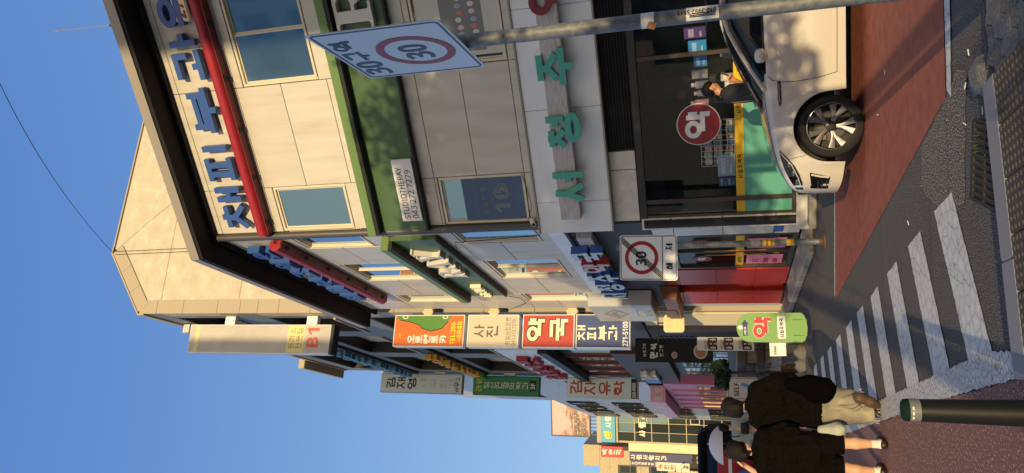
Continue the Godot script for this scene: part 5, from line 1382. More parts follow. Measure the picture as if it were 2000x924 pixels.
# ---------------------------------------------------------------- things on the street
func street_things() -> void:
	# green pharmacy board
	var g := thing("pharmacy_board", "tall rounded green pharmacy board standing on the pavement by the shutter", "sign", XW(-1.83, 0.10, -14.15, 12.0))
	var o := []
	for i in 13:
		var a := PI * i / 12; o.append(V(cos(a) * .265, 1.0 + sin(a) * .24))
	for i in 7:
		var a := PI + PI * i / 6; o.append(V(cos(a) * .265 * (1.0 if i in [0, 6] else .98), .12 + sin(a) * .10))
	var bd := MB.new(); bd.prism(Transform3D(), PackedVector2Array(o), -.07, .07); part("board", bd, mat(rgb(112, 158, 84), .45), g)
	var tx := MB.new(); write(tx, "약", at(-.20, .60, .07), .36, .17, .008, .1, 1.15); part("red_lettering", tx, mat(rgb(196, 30, 40), .45), g)
	var w := MB.new(); write(w, "약", at(-.208, .594, .07), .372, .22, .002, .1, 1.15); part("white_outline", w, M.white, g)
	var ar := MB.new(); ar.prism(at(0, 1.09, .07), PackedVector2Array([V(-.15, -.04), V(.06, -.04), V(.06, -.065), V(.14, 0), V(.06, .065), V(.06, .04), V(-.15, .04)]), 0, .004); var arp := part("blue_arrow", ar, mat(rgb(28, 40, 110), .5), g)
	var at2 := MB.new(); write(at2, "처방조제", at(-.13, 1.068, .074), .045, .14, .002, .08, .7); part("lettering", at2, M.white, arp)
	var pl := MB.new(); pl.prism(at(0, .46, .07), round_rect(-.20, .21, -.07, .07, .02), 0, .004); var plp := part("white_plate", pl, M.white, g)
	var pt := MB.new(); write(pt, "서청주약국", at(-.18, .42, .074), .075, .15, .003, .08, .85); part("lettering", pt, M.black, plp)
	for x in [-.14, .14]:
		var cr := MB.new(); cr.tube([Vector3(x, .02, .06), Vector3(x, .26, .074)], .008, 5); part("crease", cr, mat(rgb(78, 116, 56), .5), g)
	var em := MB.new(); em.prism(at(0, 1.17, .07), PackedVector2Array(circle2(V(0, 0), V(.04, .05), 10)), 0, .003); part("emblem", em, M.white, g)
	# cream hanging lamp sign with scroll bracket
	var l := thing("lamp_sign", "small rounded cream lamp sign hanging from a black scroll bracket", "sign", XG(7.7, 2.63, 0.0))
	var lp := MB.new(); lp.prism(Transform3D(), round_rect(-.66, -.12, 0, .56, .07), -.09, .09); part("lamp_box", lp, mat(rgb(228, 206, 156), .5), l)
	var lt := MB.new(); write(lt, "인생", at(-.56, .32, .09), .16, .1, .002); write(lt, "네컷", at(-.56, .12, .09), .1, .1, .002); part("faded_lettering", lt, mat(rgb(218, 190, 134), .5), l)
	var sc := MB.new(); sc.tube([Vector3(-.9, .72, 0), Vector3(.0, .72, 0)], .018, 8); sc.tube([Vector3(-.4, .56, 0), Vector3(-.4, .72, 0)], .02, 8)
	for x in [-.78, -.55, -.25, -.08]:
		var pts := []
		for i in 14: pts.append(Vector3(x + cos(i * .6) * (.09 - i * .005), .80 + sin(i * .6) * (.09 - i * .005), 0))
		sc.tube(pts, .010, 5, false)
	part("scroll_bracket", sc, M.black, l)
	# posters on a board, menu banner, easel, bush, blue pole, stones
	var pb := thing("poster_column", "upright board of idol style posters with white title strips", "poster board", Transform3D(XG().basis, XL(9.8, 0.0, 0.62).origin))
	var b1 := MB.new(); b1.bb(-.20, .20, .75, 2.38, -.03, 0, .006); part("board", b1, M.white, pb)
	var rr := RandomNumberGenerator.new(); rr.seed = 8
	for k in 3:
		var y0 := [1.82, 1.36, .84][k] as float
		var ph := MB.new(); ph.bb(-.18, .18, y0 - .02, y0 + .24, 0, .004); var php := part("photo", ph, mat(rgb(58, 46, 60), .5), pb)
		for i in 6:
			var f := MB.new(); var fx := -.14 + .12 * (i % 3) + .02; var fy := y0 + .05 + .11 * (i / 3)
			f.prism(at(fx, fy, .004), PackedVector2Array(circle2(V(0, 0), V(.028, .036), 10)), 0, .001); part("face", f, mat(rgb(214, 186, 168), .5), php)
			var hr := MB.new(); hr.bb(fx - .04, fx + .04, fy - .075, fy - .038, .004, .0055); part("shirt", hr, mat(rgb(206, 204, 208) if i % 2 else rgb(36, 30, 40), .5), php)
		var t2 := MB.new(); write(t2, "행운의편지", at(-.165, y0 + .28, 0), .06, .09, .003, .12, .95); part("lettering", t2, M.black, pb)
		var rb := MB.new(); rb.bb(-.10, .10, y0 + .245, y0 + .27, 0, .003); part("red_bar", rb, mat(rgb(190, 40, 60), .5), pb)
	var lg := MB.new(); lg.bb(-.18, -.15, 0, .75, -.03, 0); lg.bb(.15, .18, 0, .75, -.03, 0); part("legs", lg, M.dark, pb)
	var hc := thing("notice_card", "tilted white notice card on the ground below the poster board", "notice", XW(-2.62, .3, -16.7, 18.0))
	var h1 := MB.new(); h1.box(Transform3D(Basis(Vector3.RIGHT, -.25), Vector3(0, .17, 0)), Vector3(.30, .34, .015), .004); part("card", h1, M.white, hc)
	var h2 := MB.new(); write(h2, "주차금지", Transform3D(Basis(Vector3.RIGHT, -.25), Vector3(-.12, .2, .008)), .055, .14, .004, .08, .8); part("lettering", h2, M.black, hc)
	var h3 := MB.new(); h3.bb(-.1, .1, -.25, .02, -.08, .02, .01); part("foot", h3, M.dark, hc)
	var mb := thing("menu_banner", "black hanging banner with white title and noodle bowl picture", "banner", Transform3D(XG(11.2).basis, XL(11.2, 1.95, .22).origin))
	var n1 := MB.new(); n1.bb(-.78, .0, 0, 2.45, -.015, 0, .004); part("cloth", n1, mat(rgb(30, 30, 34), .7), mb)
	var n2 := MB.new(); write(n2, "면식", at(-.66, 1.72, 0), .26, .2, .004, .1, .9); write(n2, "한그릇", at(-.6, 1.55, 0), .12, .12, .003); write(n2, "바로그맛", at(-.60, 2.1, 0), .10, .14, .003); part("lettering", n2, M.white, mb)
	var n3 := MB.new(); n3.prism(at(-.42, .38, 0), PackedVector2Array(circle2(V(0, 0), V(.24, .22), 24)), 0, .003); n3.prism(at(-.55, 1.2, 0), PackedVector2Array(circle2(V(0, 0), V(.11, .09), 18)), 0, .003); part("bowl", n3, mat(rgb(190, 196, 206), .5), mb)
	var n4 := MB.new(); n4.prism(at(-.42, .38, .003), PackedVector2Array(circle2(V(0, 0), V(.19, .17), 24)), 0, .003); part("noodles", n4, mat(rgb(178, 134, 92), .6), mb)
	var n5 := MB.new(); n5.prism(at(-.55, 1.2, .003), PackedVector2Array(circle2(V(0, 0), V(.08, .065), 18)), 0, .003); part("noodles", n5, mat(rgb(178, 134, 92), .6), mb)
	var bu := thing("clipped_shrub", "dark green rounded shrub in front of the noodle shop", "shrub", XW(-3.2, 0.0, -17.0))
	var br := MB.new(); br.tube([Vector3(0, 0, 0), Vector3(.02, .8, 0), Vector3(0, 1.5, 0)], [.05, .04, .03], 8); part("stem", br, M.bark, bu)
	var bf := MB.new(); leafy(bf, Vector3(0, 1.64, 0), Vector3(.42, .30, .42), 3600, .035, 33, 16); part("foliage", bf, M.leaf_dark, bu)
	var po := MB.new(); po.lathe(Transform3D(), [V(0, .0), V(.18, .0), V(.23, .36), V(.2, .36)], 14); part("planter", po, mat(rgb(80, 60, 48), .8), bu)
	var es := thing("easel_stand", "thin black folding stand with splayed legs before the stone base", "stand", XW(-3.05, 0.0, -16.2, 10.0))
	for k in [[-.3, .15, -.02], [.32, .16, .02], [.02, -.4, .0]]:
		var lm := MB.new(); lm.tube([Vector3(k[0], 0, k[1]), Vector3(k[2], .92, 0)], .014, 6); part("leg", lm, M.black, es)
	var cb := MB.new(); cb.tube([Vector3(-.15, .46, .08), Vector3(.17, .46, .08)], .01, 6); cb.tube([Vector3(-.10, .92, 0), Vector3(.12, .92, 0)], .016, 6); part("crossbar", cb, M.black, es)
	var bp := thing("blue_banner_pole", "light blue banner pole leaning beside the black stand", "pole", XW(-3.35, .95, -16.6))
	var b2 := MB.new(); b2.bar(Vector3(-.02, .30, 0), Vector3(-.18, -.26, 0), .07, .03, .008); part("sleeve", b2, mat(rgb(70, 136, 196), .5), bp)
	var b3 := MB.new(); b3.tube([Vector3(-.18, -.26, 0), Vector3(-.4, -.95, .1)], .012, 6); part("stick", b3, M.dark, bp)
	var ws := thing("white_board_sign", "white framed board sign propped against the pink shop front", "sign", XW(-4.3, .75, -20.6, 14.0))
	var w1 := MB.new(); w1.bb(-.3, .3, 0, .8, -.02, .0, .01); part("board", w1, mat(rgb(206, 210, 210), .5), ws)
	var w2 := MB.new(); w2.stroke(at(0, 0, 0), rr_pts(-.27, .27, .03, .77, .03), .012, 0, .003, true); write(w2, "SELF", at(-.2, .5, 0), .12, .14, .003); part("lettering", w2, M.black, ws)
	var w3 := MB.new(); w3.bb(-.25, -.22, -.75, 0, -.03, 0); w3.bb(.22, .25, -.75, 0, -.03, 0); part("stand", w3, M.dark, ws)
	# loose stones and wooden stump at the foot of the stone base
	var lm := MB.new()
	for i in 5:
		var ring := []
		for k in 3:
			var row := []
			for j in 9:
				var a := TAU * j / 9; var r0: float = [.16, .17, .07][k] * rng.randf_range(.8, 1.15)
				row.append(Vector3(-2.55 + i * -.28 + cos(a) * r0, [.0, .10, .19][k] * rng.randf_range(.9, 1.2), -15.9 - i * .12 - sin(a) * r0))
			ring.append(row)
		lm.loft(ring, true, false, true)
	single("edging_stones", "row of rough edging stones at the foot of the stone base", "stones", lm, M.paver).set_meta("kind", "stuff")
	# black van waiting down the street
	var v := thing("black_van", "black van with red tail lamps standing down the street beyond the people", "van", XW(-7.1, 0.0, -23.2, 12.0))
	var vb := MB.new()
	var rings := []
	for q in [[-.0, .96], [.12, 1.0], [4.6, 1.0], [4.9, .94]]:
		var row := []
		for c in [[-1.0, .35], [-1.0, 1.4], [-.93, 2.2], [-.75, 2.5], [.75, 2.5], [.93, 2.2], [1.0, 1.4], [1.0, .35]]:
			row.append(Vector3(c[0] * q[1], c[1] * (1.0 if c[1] < 1 else q[1]), -q[0]))
		rings.append(row)
	vb.loft(rings); part("body", vb, mat(rgb(8, 8, 9), .5, 0.0, .2), v)
	var vg := MB.new(); vg.bb(-.82, .82, 1.45, 2.2, .0, .012, .006); part("rear_window", vg, M.pane_dark, v)
	for s in [-1, 1]:
		var tl := MB.new(); tl.bb(s * .86 - .08, s * .86 + .08, .95, 1.42, -.02, .03, .01); part("tail_lamp", tl, mat(rgb(150, 20, 24), .3), v)
		var wh := MB.new(); wh.lathe(Transform3D(Basis(Vector3.BACK, PI / 2), Vector3(s * .9, .34, -.8)), [V(0, -.12), V(.33, -.12), V(.34, 0), V(.33, .12), V(0, .12)], 20); part("wheel", wh, M.rubber, v)
		var wh2 := MB.new(); wh2.lathe(Transform3D(Basis(Vector3.BACK, PI / 2), Vector3(s * .9, .34, -3.9)), [V(0, -.12), V(.33, -.12), V(.34, 0), V(.33, .12), V(0, .12)], 20); part("wheel", wh2, M.rubber, v)
	var np := MB.new(); np.bb(-.26, .26, .72, .86, .0, .01); part("number_plate", np, M.white, v)
	var bm := MB.new(); bm.bb(-.96, .96, .34, .6, -.04, .08, .03); part("bumper", bm, M.dark, v)
	# red and blue parasols of a stall beyond
	var pr := thing("stall_box", "red stall box standing beside the black van", "stall", XW(-5.75, 0.0, -18.6))
	var r1 := MB.new(); r1.bb(-.5, .28, .2, 1.84, -.3, .2, .02); part("cabinet", r1, mat(rgb(156, 28, 34), .5), pr)
	var r2 := MB.new(); r2.bb(-.45, .2, 1.5, 1.58, .2, .215); part("white_stripe", r2, M.white, pr)
	var r3 := MB.new(); r3.bb(-.4, -.2, 0, .2, -.2, .1); r3.bb(0, .2, 0, .2, -.2, .1); part("feet", r3, M.dark, pr)
	var bc := thing("blue_parasol", "folded blue parasol leaning in front of the red stall box", "parasol", XW(-5.55, 0.0, -18.1))
	var bc1 := MB.new(); bc1.lathe(Transform3D(Basis(Vector3.BACK, .25), Vector3(0, 0, 0)), [V(.0, 1.66), V(.05, 1.6), V(.22, 1.1), V(.16, .95), V(.0, .95)], 9); part("canopy", bc1, mat(rgb(60, 112, 196), .6), bc)
	var bc2 := MB.new(); bc2.tube([Vector3(0, 0, 0), Vector3(-.24, .97, 0)], .02, 8); part("pole", bc2, M.white, bc)

func small_things() -> void:
	# cigarette ends and scraps on the road and gutter
	var k := 0
	for q in [[0.65, -4.98, "cigarette end lying in the gutter right of the drain grate"], [0.62, -5.32, "cigarette end lying on the asphalt at the drain grate's road edge"], [0.86, -5.28, "cigarette end on the dark asphalt below the edge line"], [1.05, -5.2, "white paper scrap on the dark asphalt near the wave pavers"], [1.08, -8.0, "white scrap on the red lane beside the pole's shadow"], [1.42, -7.6, "white scrap on the red lane below the car door"], [0.0, -6.9, "white scrap on the red lane near the crossing"]]:
		var t := thing("litter", q[2], "litter", XW(q[0], .006, q[1], k * 67.0))
		var m := MB.new(); m.tube([Vector3(-.022, .004, 0), Vector3(.022, .004, 0)], .004, 6); part("paper", m, M.white, t)
		if not "scrap" in q[2]:
			var f := MB.new(); f.tube([Vector3(.0221, .004, 0), Vector3(.034, .004, 0)], .0042, 6); part("filter", f, mat(rgb(196, 140, 84), .8), t)
		k += 1
	for q in [[.70, -5.68, 70.0], [-.86, -4.9, 20.0]]:
		var lf := MB.new(); lf.tri(Vector3(-.03, .004, 0), Vector3(0, .012, .012), Vector3(.03, .005, 0)); lf.tri(Vector3(-.03, .004, 0), Vector3(.03, .005, 0), Vector3(0, .010, -.012))
		single("fallen_leaf", "dry tan leaf lying on the road %s" % ("beside the red lane's corner" if q[0] > 0 else "beside the crossing's closing band"), "leaf", lf, mat(rgb(176, 140, 84), .8), XW(q[0], .008, q[1], q[2]))
	# aerial on the roof
	var a := thing("roof_aerial", "thin white aerial rod standing on the corner building's roof", "aerial", XR(4.62, 12.5, -.4))
	var r := MB.new(); r.tube([Vector3(0, 0, 0), Vector3(0, .9, 0)], .03, 8); part("mast", r, M.steel, a)
	var r2 := MB.new(); r2.tube([Vector3(0, .9, 0), Vector3(0.04, 2.35, 0)], .012, 6); part("rod", r2, M.white, a)
	# overhead cable
	var c := MB.new(); var pts := []
	for i in 25:
		var t := i / 24.0
		var p := Vector3(6.9, 15.4, -10.0).lerp(Vector3(-.10, 23.15, -21.9), t)
		p.y += 4.0 * t * (1 - t) * .9
		pts.append(p)
	c.tube(pts, .011, 5)
	single("overhead_cable", "thin black cable rising across the sky to the tall building's roof", "cable", c, M.black)
	# cables on the corner building's walls
	var w := MB.new(); w.tube([XL(.5, 5.0, .03).origin, XL(.8, 6.9, .03).origin, XL(1.2, 7.0, .03).origin], .008, 5); single("wall_cable", "thin black cable beside the green sign on the street front", "cable", w, M.black)
	var w2 := MB.new(); w2.tube([XL(5.5, 7.4, .03).origin, XL(6.0, 6.9, .04).origin, XL(6.6, 6.9, .04).origin, XL(7.38, 7.6, .06).origin], .008, 5); single("wall_cable", "sagging black cable from the green sign to the photo studio bracket", "cable", w2, M.black)
	var w3 := MB.new(); w3.tube([XR(.1, 5.1, .02).origin, XR(.4, 4.98, .02).origin, XR(.75, 5.02, .02).origin, XR(1.1, 5.1, .02).origin], .005, 5); single("wall_cable", "thin grey cable above the pharmacy signboard", "cable", w3, M.trim)
# ---------------------------------------------------------------- the white car
# x runs from the front wheel's middle to the rear, y up, z out of the side that faces the camera
func lerp_tab(tab: Array, x: float) -> float:
	for i in tab.size() - 1:
		if x <= tab[i + 1][0]:
			var t := clampf((x - tab[i][0]) / (tab[i + 1][0] - tab[i][0]), 0, 1)
			return lerpf(tab[i][1], tab[i + 1][1], t)
	return tab[-1][1]
var SH := [[-.79, .46], [-.77, .60], [-.72, .68], [-.66, .735], [-.55, .79], [-.4, .845], [-.23, .885], [.09, .935], [.3, .96], [.55, .985], [1.4, 1.0], [2.6, 1.02], [3.6, 1.02], [3.95, .98], [4.05, .85]]
var HH := [[-.79, .48], [-.77, .63], [-.72, .715], [-.66, .77], [-.55, .835], [-.4, .895], [-.23, .94], [.09, .995], [.3, 1.025], [.5, 1.05], [.7, 1.05], [3.2, 1.1], [3.6, 1.1], [3.95, 1.04], [4.05, .87]]
var HW := [[-.79, .50], [-.77, .62], [-.72, .73], [-.66, .80], [-.55, .862], [-.4, .90], [-.2, .918], [0.0, .925], [1.0, .93], [3.0, .93], [3.6, .90], [3.95, .82], [4.05, .72]]
func side_z(x: float, y: float) -> float:
	var w := lerp_tab(HW, x); var s := lerp_tab(SH, x)
	var t := clampf((y - .2) / maxf(s - .2, .05), 0, 1)
	var bulge := -0.035 * pow(1 - t, 2.0) - 0.05 * pow(t, 4.0) - .010 * exp(-pow((t - .55) / .12, 2.0))
	for wx in [0.0, 2.82]:
		var d := Vector2(x - wx, y - .345).length()
		bulge += .022 * exp(-pow((d - .40) / .05, 2.0))
	return w + bulge - .93
func car() -> void:
	var dirx := Vector3(.98546, 0, .16992)
	var c := thing("parked_car", "white sedan car with black wheel parked on the red lane by the pharmacy", "car", Transform3D(Basis(dirx, Vector3.UP, dirx.cross(Vector3.UP)), Vector3(1.08, 0.006, -8.65)))
	var paint := StandardMaterial3D.new(); paint.albedo_color = rgb(196, 191, 179); paint.roughness = .3; paint.clearcoat_enabled = true; paint.clearcoat = 1.0; paint.clearcoat_roughness = .04
	var gloss := mat(rgb(14, 14, 15), .12)
	var xs := [-.79, -.785, -.77, -.745, -.72, -.69, -.66, -.61, -.55, -.5, -.45, -.41, -.395, -.385, -.375, -.36, -.33, -.29, -.24, -.18, -.1, 0.0, .1, .18, .24, .29, .33, .36, .375, .385, .395, .41, .5, .6, .75, .9, 1.1, 1.3, 1.6, 1.9, 2.2, 2.4, 2.425, 2.435, 2.445, 2.46, 2.5, 2.55, 2.6, 2.7, 2.82, 2.94, 3.04, 3.1, 3.15, 3.18, 3.2, 3.21, 3.22, 3.3, 3.45, 3.6, 3.75, 3.88, 3.97, 4.02, 4.05]
	var rings := []
	for x in xs:
		var s := lerp_tab(SH, x); var h := lerp_tab(HH, x)
		var lo := lerp_tab([[-.79, .30], [-.77, .25], [-.6, .215], [-.4, .195], [.4, .185], [2.4, .185], [3.3, .20], [3.9, .26], [4.05, .4]], x)
		for wx in [0.0, 2.82]:
			var dx: float = absf(x - wx)
			if dx < .386: lo = maxf(lo, .345 + sqrt(maxf(.386 * .386 - dx * dx, 0.0)))
		lo = minf(lo, s - .02)
		var half := []
		for k in 11:
			var y := lerpf(lo, s, pow(k / 10.0, .9))
			half.append(Vector3(x, y, side_z(x, y)))
		var zs := side_z(x, s); var w := zs + .93
		half.append(Vector3(x, s + (h - s) * .30 + .010, -.93 + w * .955))
		half.append(Vector3(x, s + (h - s) * .55 + .012, -.93 + w * .89))
		half.append(Vector3(x, s + (h - s) * .82 + .006, -.93 + w * .72))
		half.append(Vector3(x, s + (h - s) * .96, -.93 + w * .4))
		var row := half.duplicate()
		row.append(Vector3(x, h, -.93))
		for k in range(half.size() - 1, -1, -1):
			row.append(Vector3(x, half[k].y, -1.86 - half[k].z))
		rings.append(row)
	var body := MB.new(); body.loft(rings, false, false, false)
	for e in [0, rings.size() - 1]:
		var r: Array = rings[e]
		for k in r.size() / 2:
			body.quad(r[k], r[k + 1], r[r.size() - 2 - k], r[r.size() - 1 - k])
	part("body", body, paint, c)
	# under side
	var un := MB.new(); un.bb(.45, 2.38, .19, .5, -1.70, -.16); un.bb(-.62, -.42, .22, .5, -1.5, -.36); un.bb(3.25, 3.8, .22, .5, -1.5, -.36); part("underside", un, M.black, c)
	# cabin: dark glass under a white roof, white pillars
	var cab := []
	for q in [[.42, 3.5, 1.0, .84], [.60, 3.38, 1.10, .82], [.86, 3.12, 1.24, .755], [1.10, 2.86, 1.35, .69], [1.30, 2.6, 1.415, .62]]:
		var row := []
		for k in 8:
			row.append(Vector3(lerpf(q[0] + (.10 if k in [0] else 0.0), q[1], k / 7.0), q[2], -.93 + q[3]))
		for k in 3:
			row.append(Vector3(q[1] + [.02, .05, .02][k], q[2], -.93 + q[3] * [.6, 0.0, -.6][k]))
		for k in range(7, -1, -1):
			row.append(Vector3(lerpf(q[0] + (.10 if k in [0] else 0.0), q[1], k / 7.0), q[2], -.93 - q[3]))
		for k in 3:
			row.append(Vector3(q[0] - [.14, .26, .14][k] * (1.0 - (q[2] - 1.0) * .9), q[2] + .012, -.93 + q[3] * [-.6, 0.0, .6][k]))
		cab.append(row)
	var gl := MB.new(); gl.loft(cab, true, false, true); part("glasshouse", gl, glass(rgb(26, 32, 36), .04, .25), c)
	var rf := []
	for q in [[1.20, 2.72, 1.392, .66], [1.24, 2.70, 1.43, .655], [1.42, 2.5, 1.462, .54], [1.6, 2.3, 1.472, .3]]:
		var row := []
		for a in 24:
			var t := TAU * a / 24
			var cx := signf(cos(t)) * pow(absf(cos(t)), .45); var cz := signf(sin(t)) * pow(absf(sin(t)), .45)
			row.append(Vector3((q[0] + q[1]) / 2 + cx * (q[1] - q[0]) / 2, q[2], -.93 + cz * q[3]))
		rf.append(row)
	var rm := MB.new(); rm.loft(rf, true, false, true); part("roof", rm, paint, c)
	for s in [1, -1]:
		var zf := func(v: float) -> float: return -.93 + s * v
		# pillar and roof rail
		var pp := MB.new()
		var path := [[.44, 1.015, .86], [.62, 1.12, .835], [.88, 1.265, .77], [1.12, 1.375, .705], [1.35, 1.435, .665], [1.9, 1.45, .655], [2.5, 1.425, .655], [2.9, 1.30, .70], [3.25, 1.14, .78], [3.5, 1.03, .84]]
		var prow := []
		for k in path.size():
			var q: Array = path[k]
			var row := []
			for a in 8:
				var t := TAU * a / 8
				row.append(Vector3(q[0] + cos(t) * .020, q[1] + sin(t) * .026 + cos(t) * -.0, zf.call(q[2]) + sin(t) * .012 + cos(t) * .012))
			prow.append(row)
		pp.loft(prow); part("pillar", pp, paint, c)
		var bt := MB.new(); var bp := []
		for x in [.62, .9, 1.4, 2.0, 2.6, 3.2]: bp.append(Vector3(x, lerp_tab(SH, x) + .028, -.93 + s * (side_z(x, lerp_tab(SH, x)) + .93 - .03)))
		bt.tube(bp, .016, 6); part("belt_moulding", bt, gloss, c)
		var bw := MB.new(); bw.bar(Vector3(1.86, 1.0, zf.call(.845)), Vector3(1.88, 1.42, zf.call(.665)), .10, .02, .004); part("door_pillar", bw, gloss, c)
		# mirror
		var mr := MB.new(); mr.loft(mirror_rings(Vector3(.83, 1.062, zf.call(.0)), s)); part("mirror", mr, paint, c)
		var ms := MB.new(); ms.bar(Vector3(.80, 1.02, zf.call(.86)), Vector3(.82, 1.04, zf.call(.97)), .05, .03, .008); part("mirror_stem", ms, gloss, c)
		var mt := MB.new(); mt.prism(Transform3D(Basis(), Vector3(0, 0, zf.call(.862))), PackedVector2Array([V(.62, 1.0), V(.86, 1.0), V(.80, 1.13)]), -.006, .006); part("mirror_triangle", mt, gloss, c)
		# door joints
		var on := func(x: float, y: float, off := .0012) -> Vector3: return Vector3(x, y, -.93 + s * (side_z(x, y) + .93 + off))
		for line in [[[.60, .985], [.545, .93], [.52, .84], [.515, .70], [.525, .56], [.545, .42], [.58, .275]], [[1.80, .99], [1.80, .7], [1.78, .275]], [[.58, .275], [1.2, .27], [1.78, .275]], [[2.78, .99], [2.70, .8], [2.48, .66], [2.36, .45], [2.3, .275]], [[1.78, .275], [2.3, .275]]]:
			var jp := []
			for i in line.size() - 1:
				for k in 4:
					var q := V(line[i][0], line[i][1]).lerp(V(line[i + 1][0], line[i + 1][1]), k / 4.0); jp.append(on.call(q.x, q.y))
			jp.append(on.call(line[-1][0], line[-1][1]))
			var jm := MB.new(); jm.tube(jp, .0032, 4); part("door_joint", jm, M.black, c)
		var bj := []
		for k in 9:
			var x := -.30 - k * .012; bj.append(on.call(-.30 - k * .006, .60 + k * .03))
		var bjm := MB.new(); bjm.tube(bj, .0025, 4); part("bumper_joint", bjm, M.black, c)
		# fender garnish
		var gr := MB.new(); var gq := []
		for k in 7: gq.append(on.call(.26 + k * .045, .862 + k * .001, .004))
		gr.tube(gq, [.008, .017, .02, .02, .02, .019, .017], 6); var grp := part("fender_garnish", gr, gloss, c)
		var gs := MB.new(); gs.tube([on.call(.30, .866, .021), on.call(.50, .868, .021)], .004, 5); part("bright_line", gs, mat(rgb(200, 202, 204), .2, .9), grp)
		# headlamp: dark housing with clear lenses
		var hl := MB.new()
		var up := [[-.225, .88], [-.33, .862], [-.44, .828], [-.54, .785], [-.62, .742], [-.70, .69]]
		var dn := [[-.232, .872], [-.32, .79], [-.42, .715], [-.52, .665], [-.62, .632], [-.71, .615]]
		for k in 5:
			var p := [on.call(up[k][0], up[k][1], .012), on.call(up[k + 1][0], up[k + 1][1], .012), on.call(dn[k + 1][0], dn[k + 1][1], .012), on.call(dn[k][0], dn[k][1], .012)]
			if s < 0: p.reverse()
			hl.quad(p[3], p[2], p[1], p[0])
		var hlp := part("headlight", hl, gloss, c)
		for k in 3:
			var hs := MB.new()
			var x: float = [-.40, -.50, -.60][k]; var y: float = [.775, .728, .688][k]
			var o: Vector3 = on.call(x, y, .013)
			hs.ball(o, Vector3(.036, .018, .008), 6, 10)
			part("lens", hs, mat(rgb(104, 110, 116), .08, .7), hlp)
		var dr := MB.new(); dr.tube([on.call(-.26, .866, .014), on.call(-.40, .752, .016), on.call(-.55, .682, .016), on.call(-.66, .648, .016)], .006, 5); part("daytime_strip", dr, mat(rgb(214, 216, 220), .2, .3), hlp)
		# bumper intake
		var it := MB.new(); var ip := [[-.50, .56], [-.69, .545], [-.705, .36], [-.56, .345]]
		var iq := []
		for q in ip: iq.append(on.call(q[0], q[1], .016))
		if s < 0: iq.reverse()
		it.quad(iq[3], iq[2], iq[1], iq[0]); var itp := part("bumper_intake", it, gloss, c)
		for k in 3:
			var m := MB.new(); m.tube([on.call(-.60, .38 + k * .045, .02), on.call(-.69, .375 + k * .045, .02)], .006, 5); part("grille_bar", m, mat(rgb(52, 52, 54), .4), itp)
		var ch := MB.new(); ch.tube([on.call(-.525, .545, .014), on.call(-.55, .45, .014), on.call(-.565, .36, .014)], .012, 6); part("white_blade", ch, paint, itp)
		# arch lip and liner, wheels
		for wx in [0.0, 2.82]:
			var ln := MB.new()
			var zo: float = zf.call(.915); var zi: float = zf.call(.60)
			for k in 20:
				var a0: float = PI * k / 20 - .0; var a1: float = PI * (k + 1) / 20
				ln.quad(Vector3(wx + cos(a0) * .388, .345 + sin(a0) * .388, zo - s * .03), Vector3(wx + cos(a1) * .388, .345 + sin(a1) * .388, zo - s * .03), Vector3(wx + cos(a1) * .388, .345 + sin(a1) * .388, zi), Vector3(wx + cos(a0) * .388, .345 + sin(a0) * .388, zi))
			ln.bb(wx - .39, wx + .39, .26, .75, zi - s * .01, zi)
			part("arch_liner", ln, M.black, c)
			wheel(c, Transform3D(Basis(Vector3.RIGHT, PI / 2 * s), Vector3(wx, .338, zf.call(.80))))
	# front grille, bonnet joint, rear lamps, plates
	var gg := MB.new(); gg.box(at(-.792, .56, -.93), Vector3(.02, .16, .8), .006); part("grille", gg, gloss, c)
	var lg := MB.new(); lg.box(at(-.775, .36, -.93), Vector3(.03, .08, .8), .006); part("lower_grille", lg, M.black, c)
	var wp := MB.new(); var wq := []
	for k in 9: wq.append(Vector3(.48 - .12 * sin(PI * k / 8), 1.052, -.10 - 1.66 * k / 8))
	wp.tube(wq, .022, 6); part("cowl", wp, M.black, c)
	for s in [1, -1]:
		var bj := MB.new(); var bq := []
		for k in 9:
			var x := .5 - k * .115; var w := side_z(x, lerp_tab(SH, x)) + .93
			bq.append(Vector3(x, lerp_tab(SH, x) + (lerp_tab(HH, x) - lerp_tab(SH, x)) * .55 + .0135, -.93 + s * w * .89))
		bj.tube(bq, .003, 4); part("bonnet_joint", bj, M.black, c)
		var rl := MB.new(); rl.box(at(4.02, .82, -.93 + s * .55), Vector3(.06, .12, .3), .01); part("tail_lamp", rl, mat(rgb(140, 18, 24), .3), c)
	var spl := MB.new(); spl.box(at(-.42, .205, -.18), Vector3(.06, .03, .2), .008); part("wheel_deflector", spl, M.black, c)
	var hdl := MB.new(); hdl.tube([Vector3(1.55, .84, .005), Vector3(1.58, .845, .03), Vector3(1.72, .845, .03), Vector3(1.75, .84, .005)], .012, 6); part("door_handle", hdl, paint, c)
func mirror_rings(o: Vector3, s: int) -> Array:
	var rings := []
	for q in [[.89, .030, .030], [.91, .062, .050], [.96, .080, .062], [1.03, .078, .060], [1.075, .060, .046], [1.09, .03, .022]]:
		var row := []
		for a in 14:
			var t := TAU * a / 14 * s
			var cx := signf(cos(t)) * pow(absf(cos(t)), .75); var cy := signf(sin(t)) * pow(absf(sin(t)), .75)
			row.append(Vector3(o.x + cx * q[1] - (q[0] - .9) * .1, o.y + cy * q[2], o.z + s * q[0]))
		rings.append(row)
	return rings
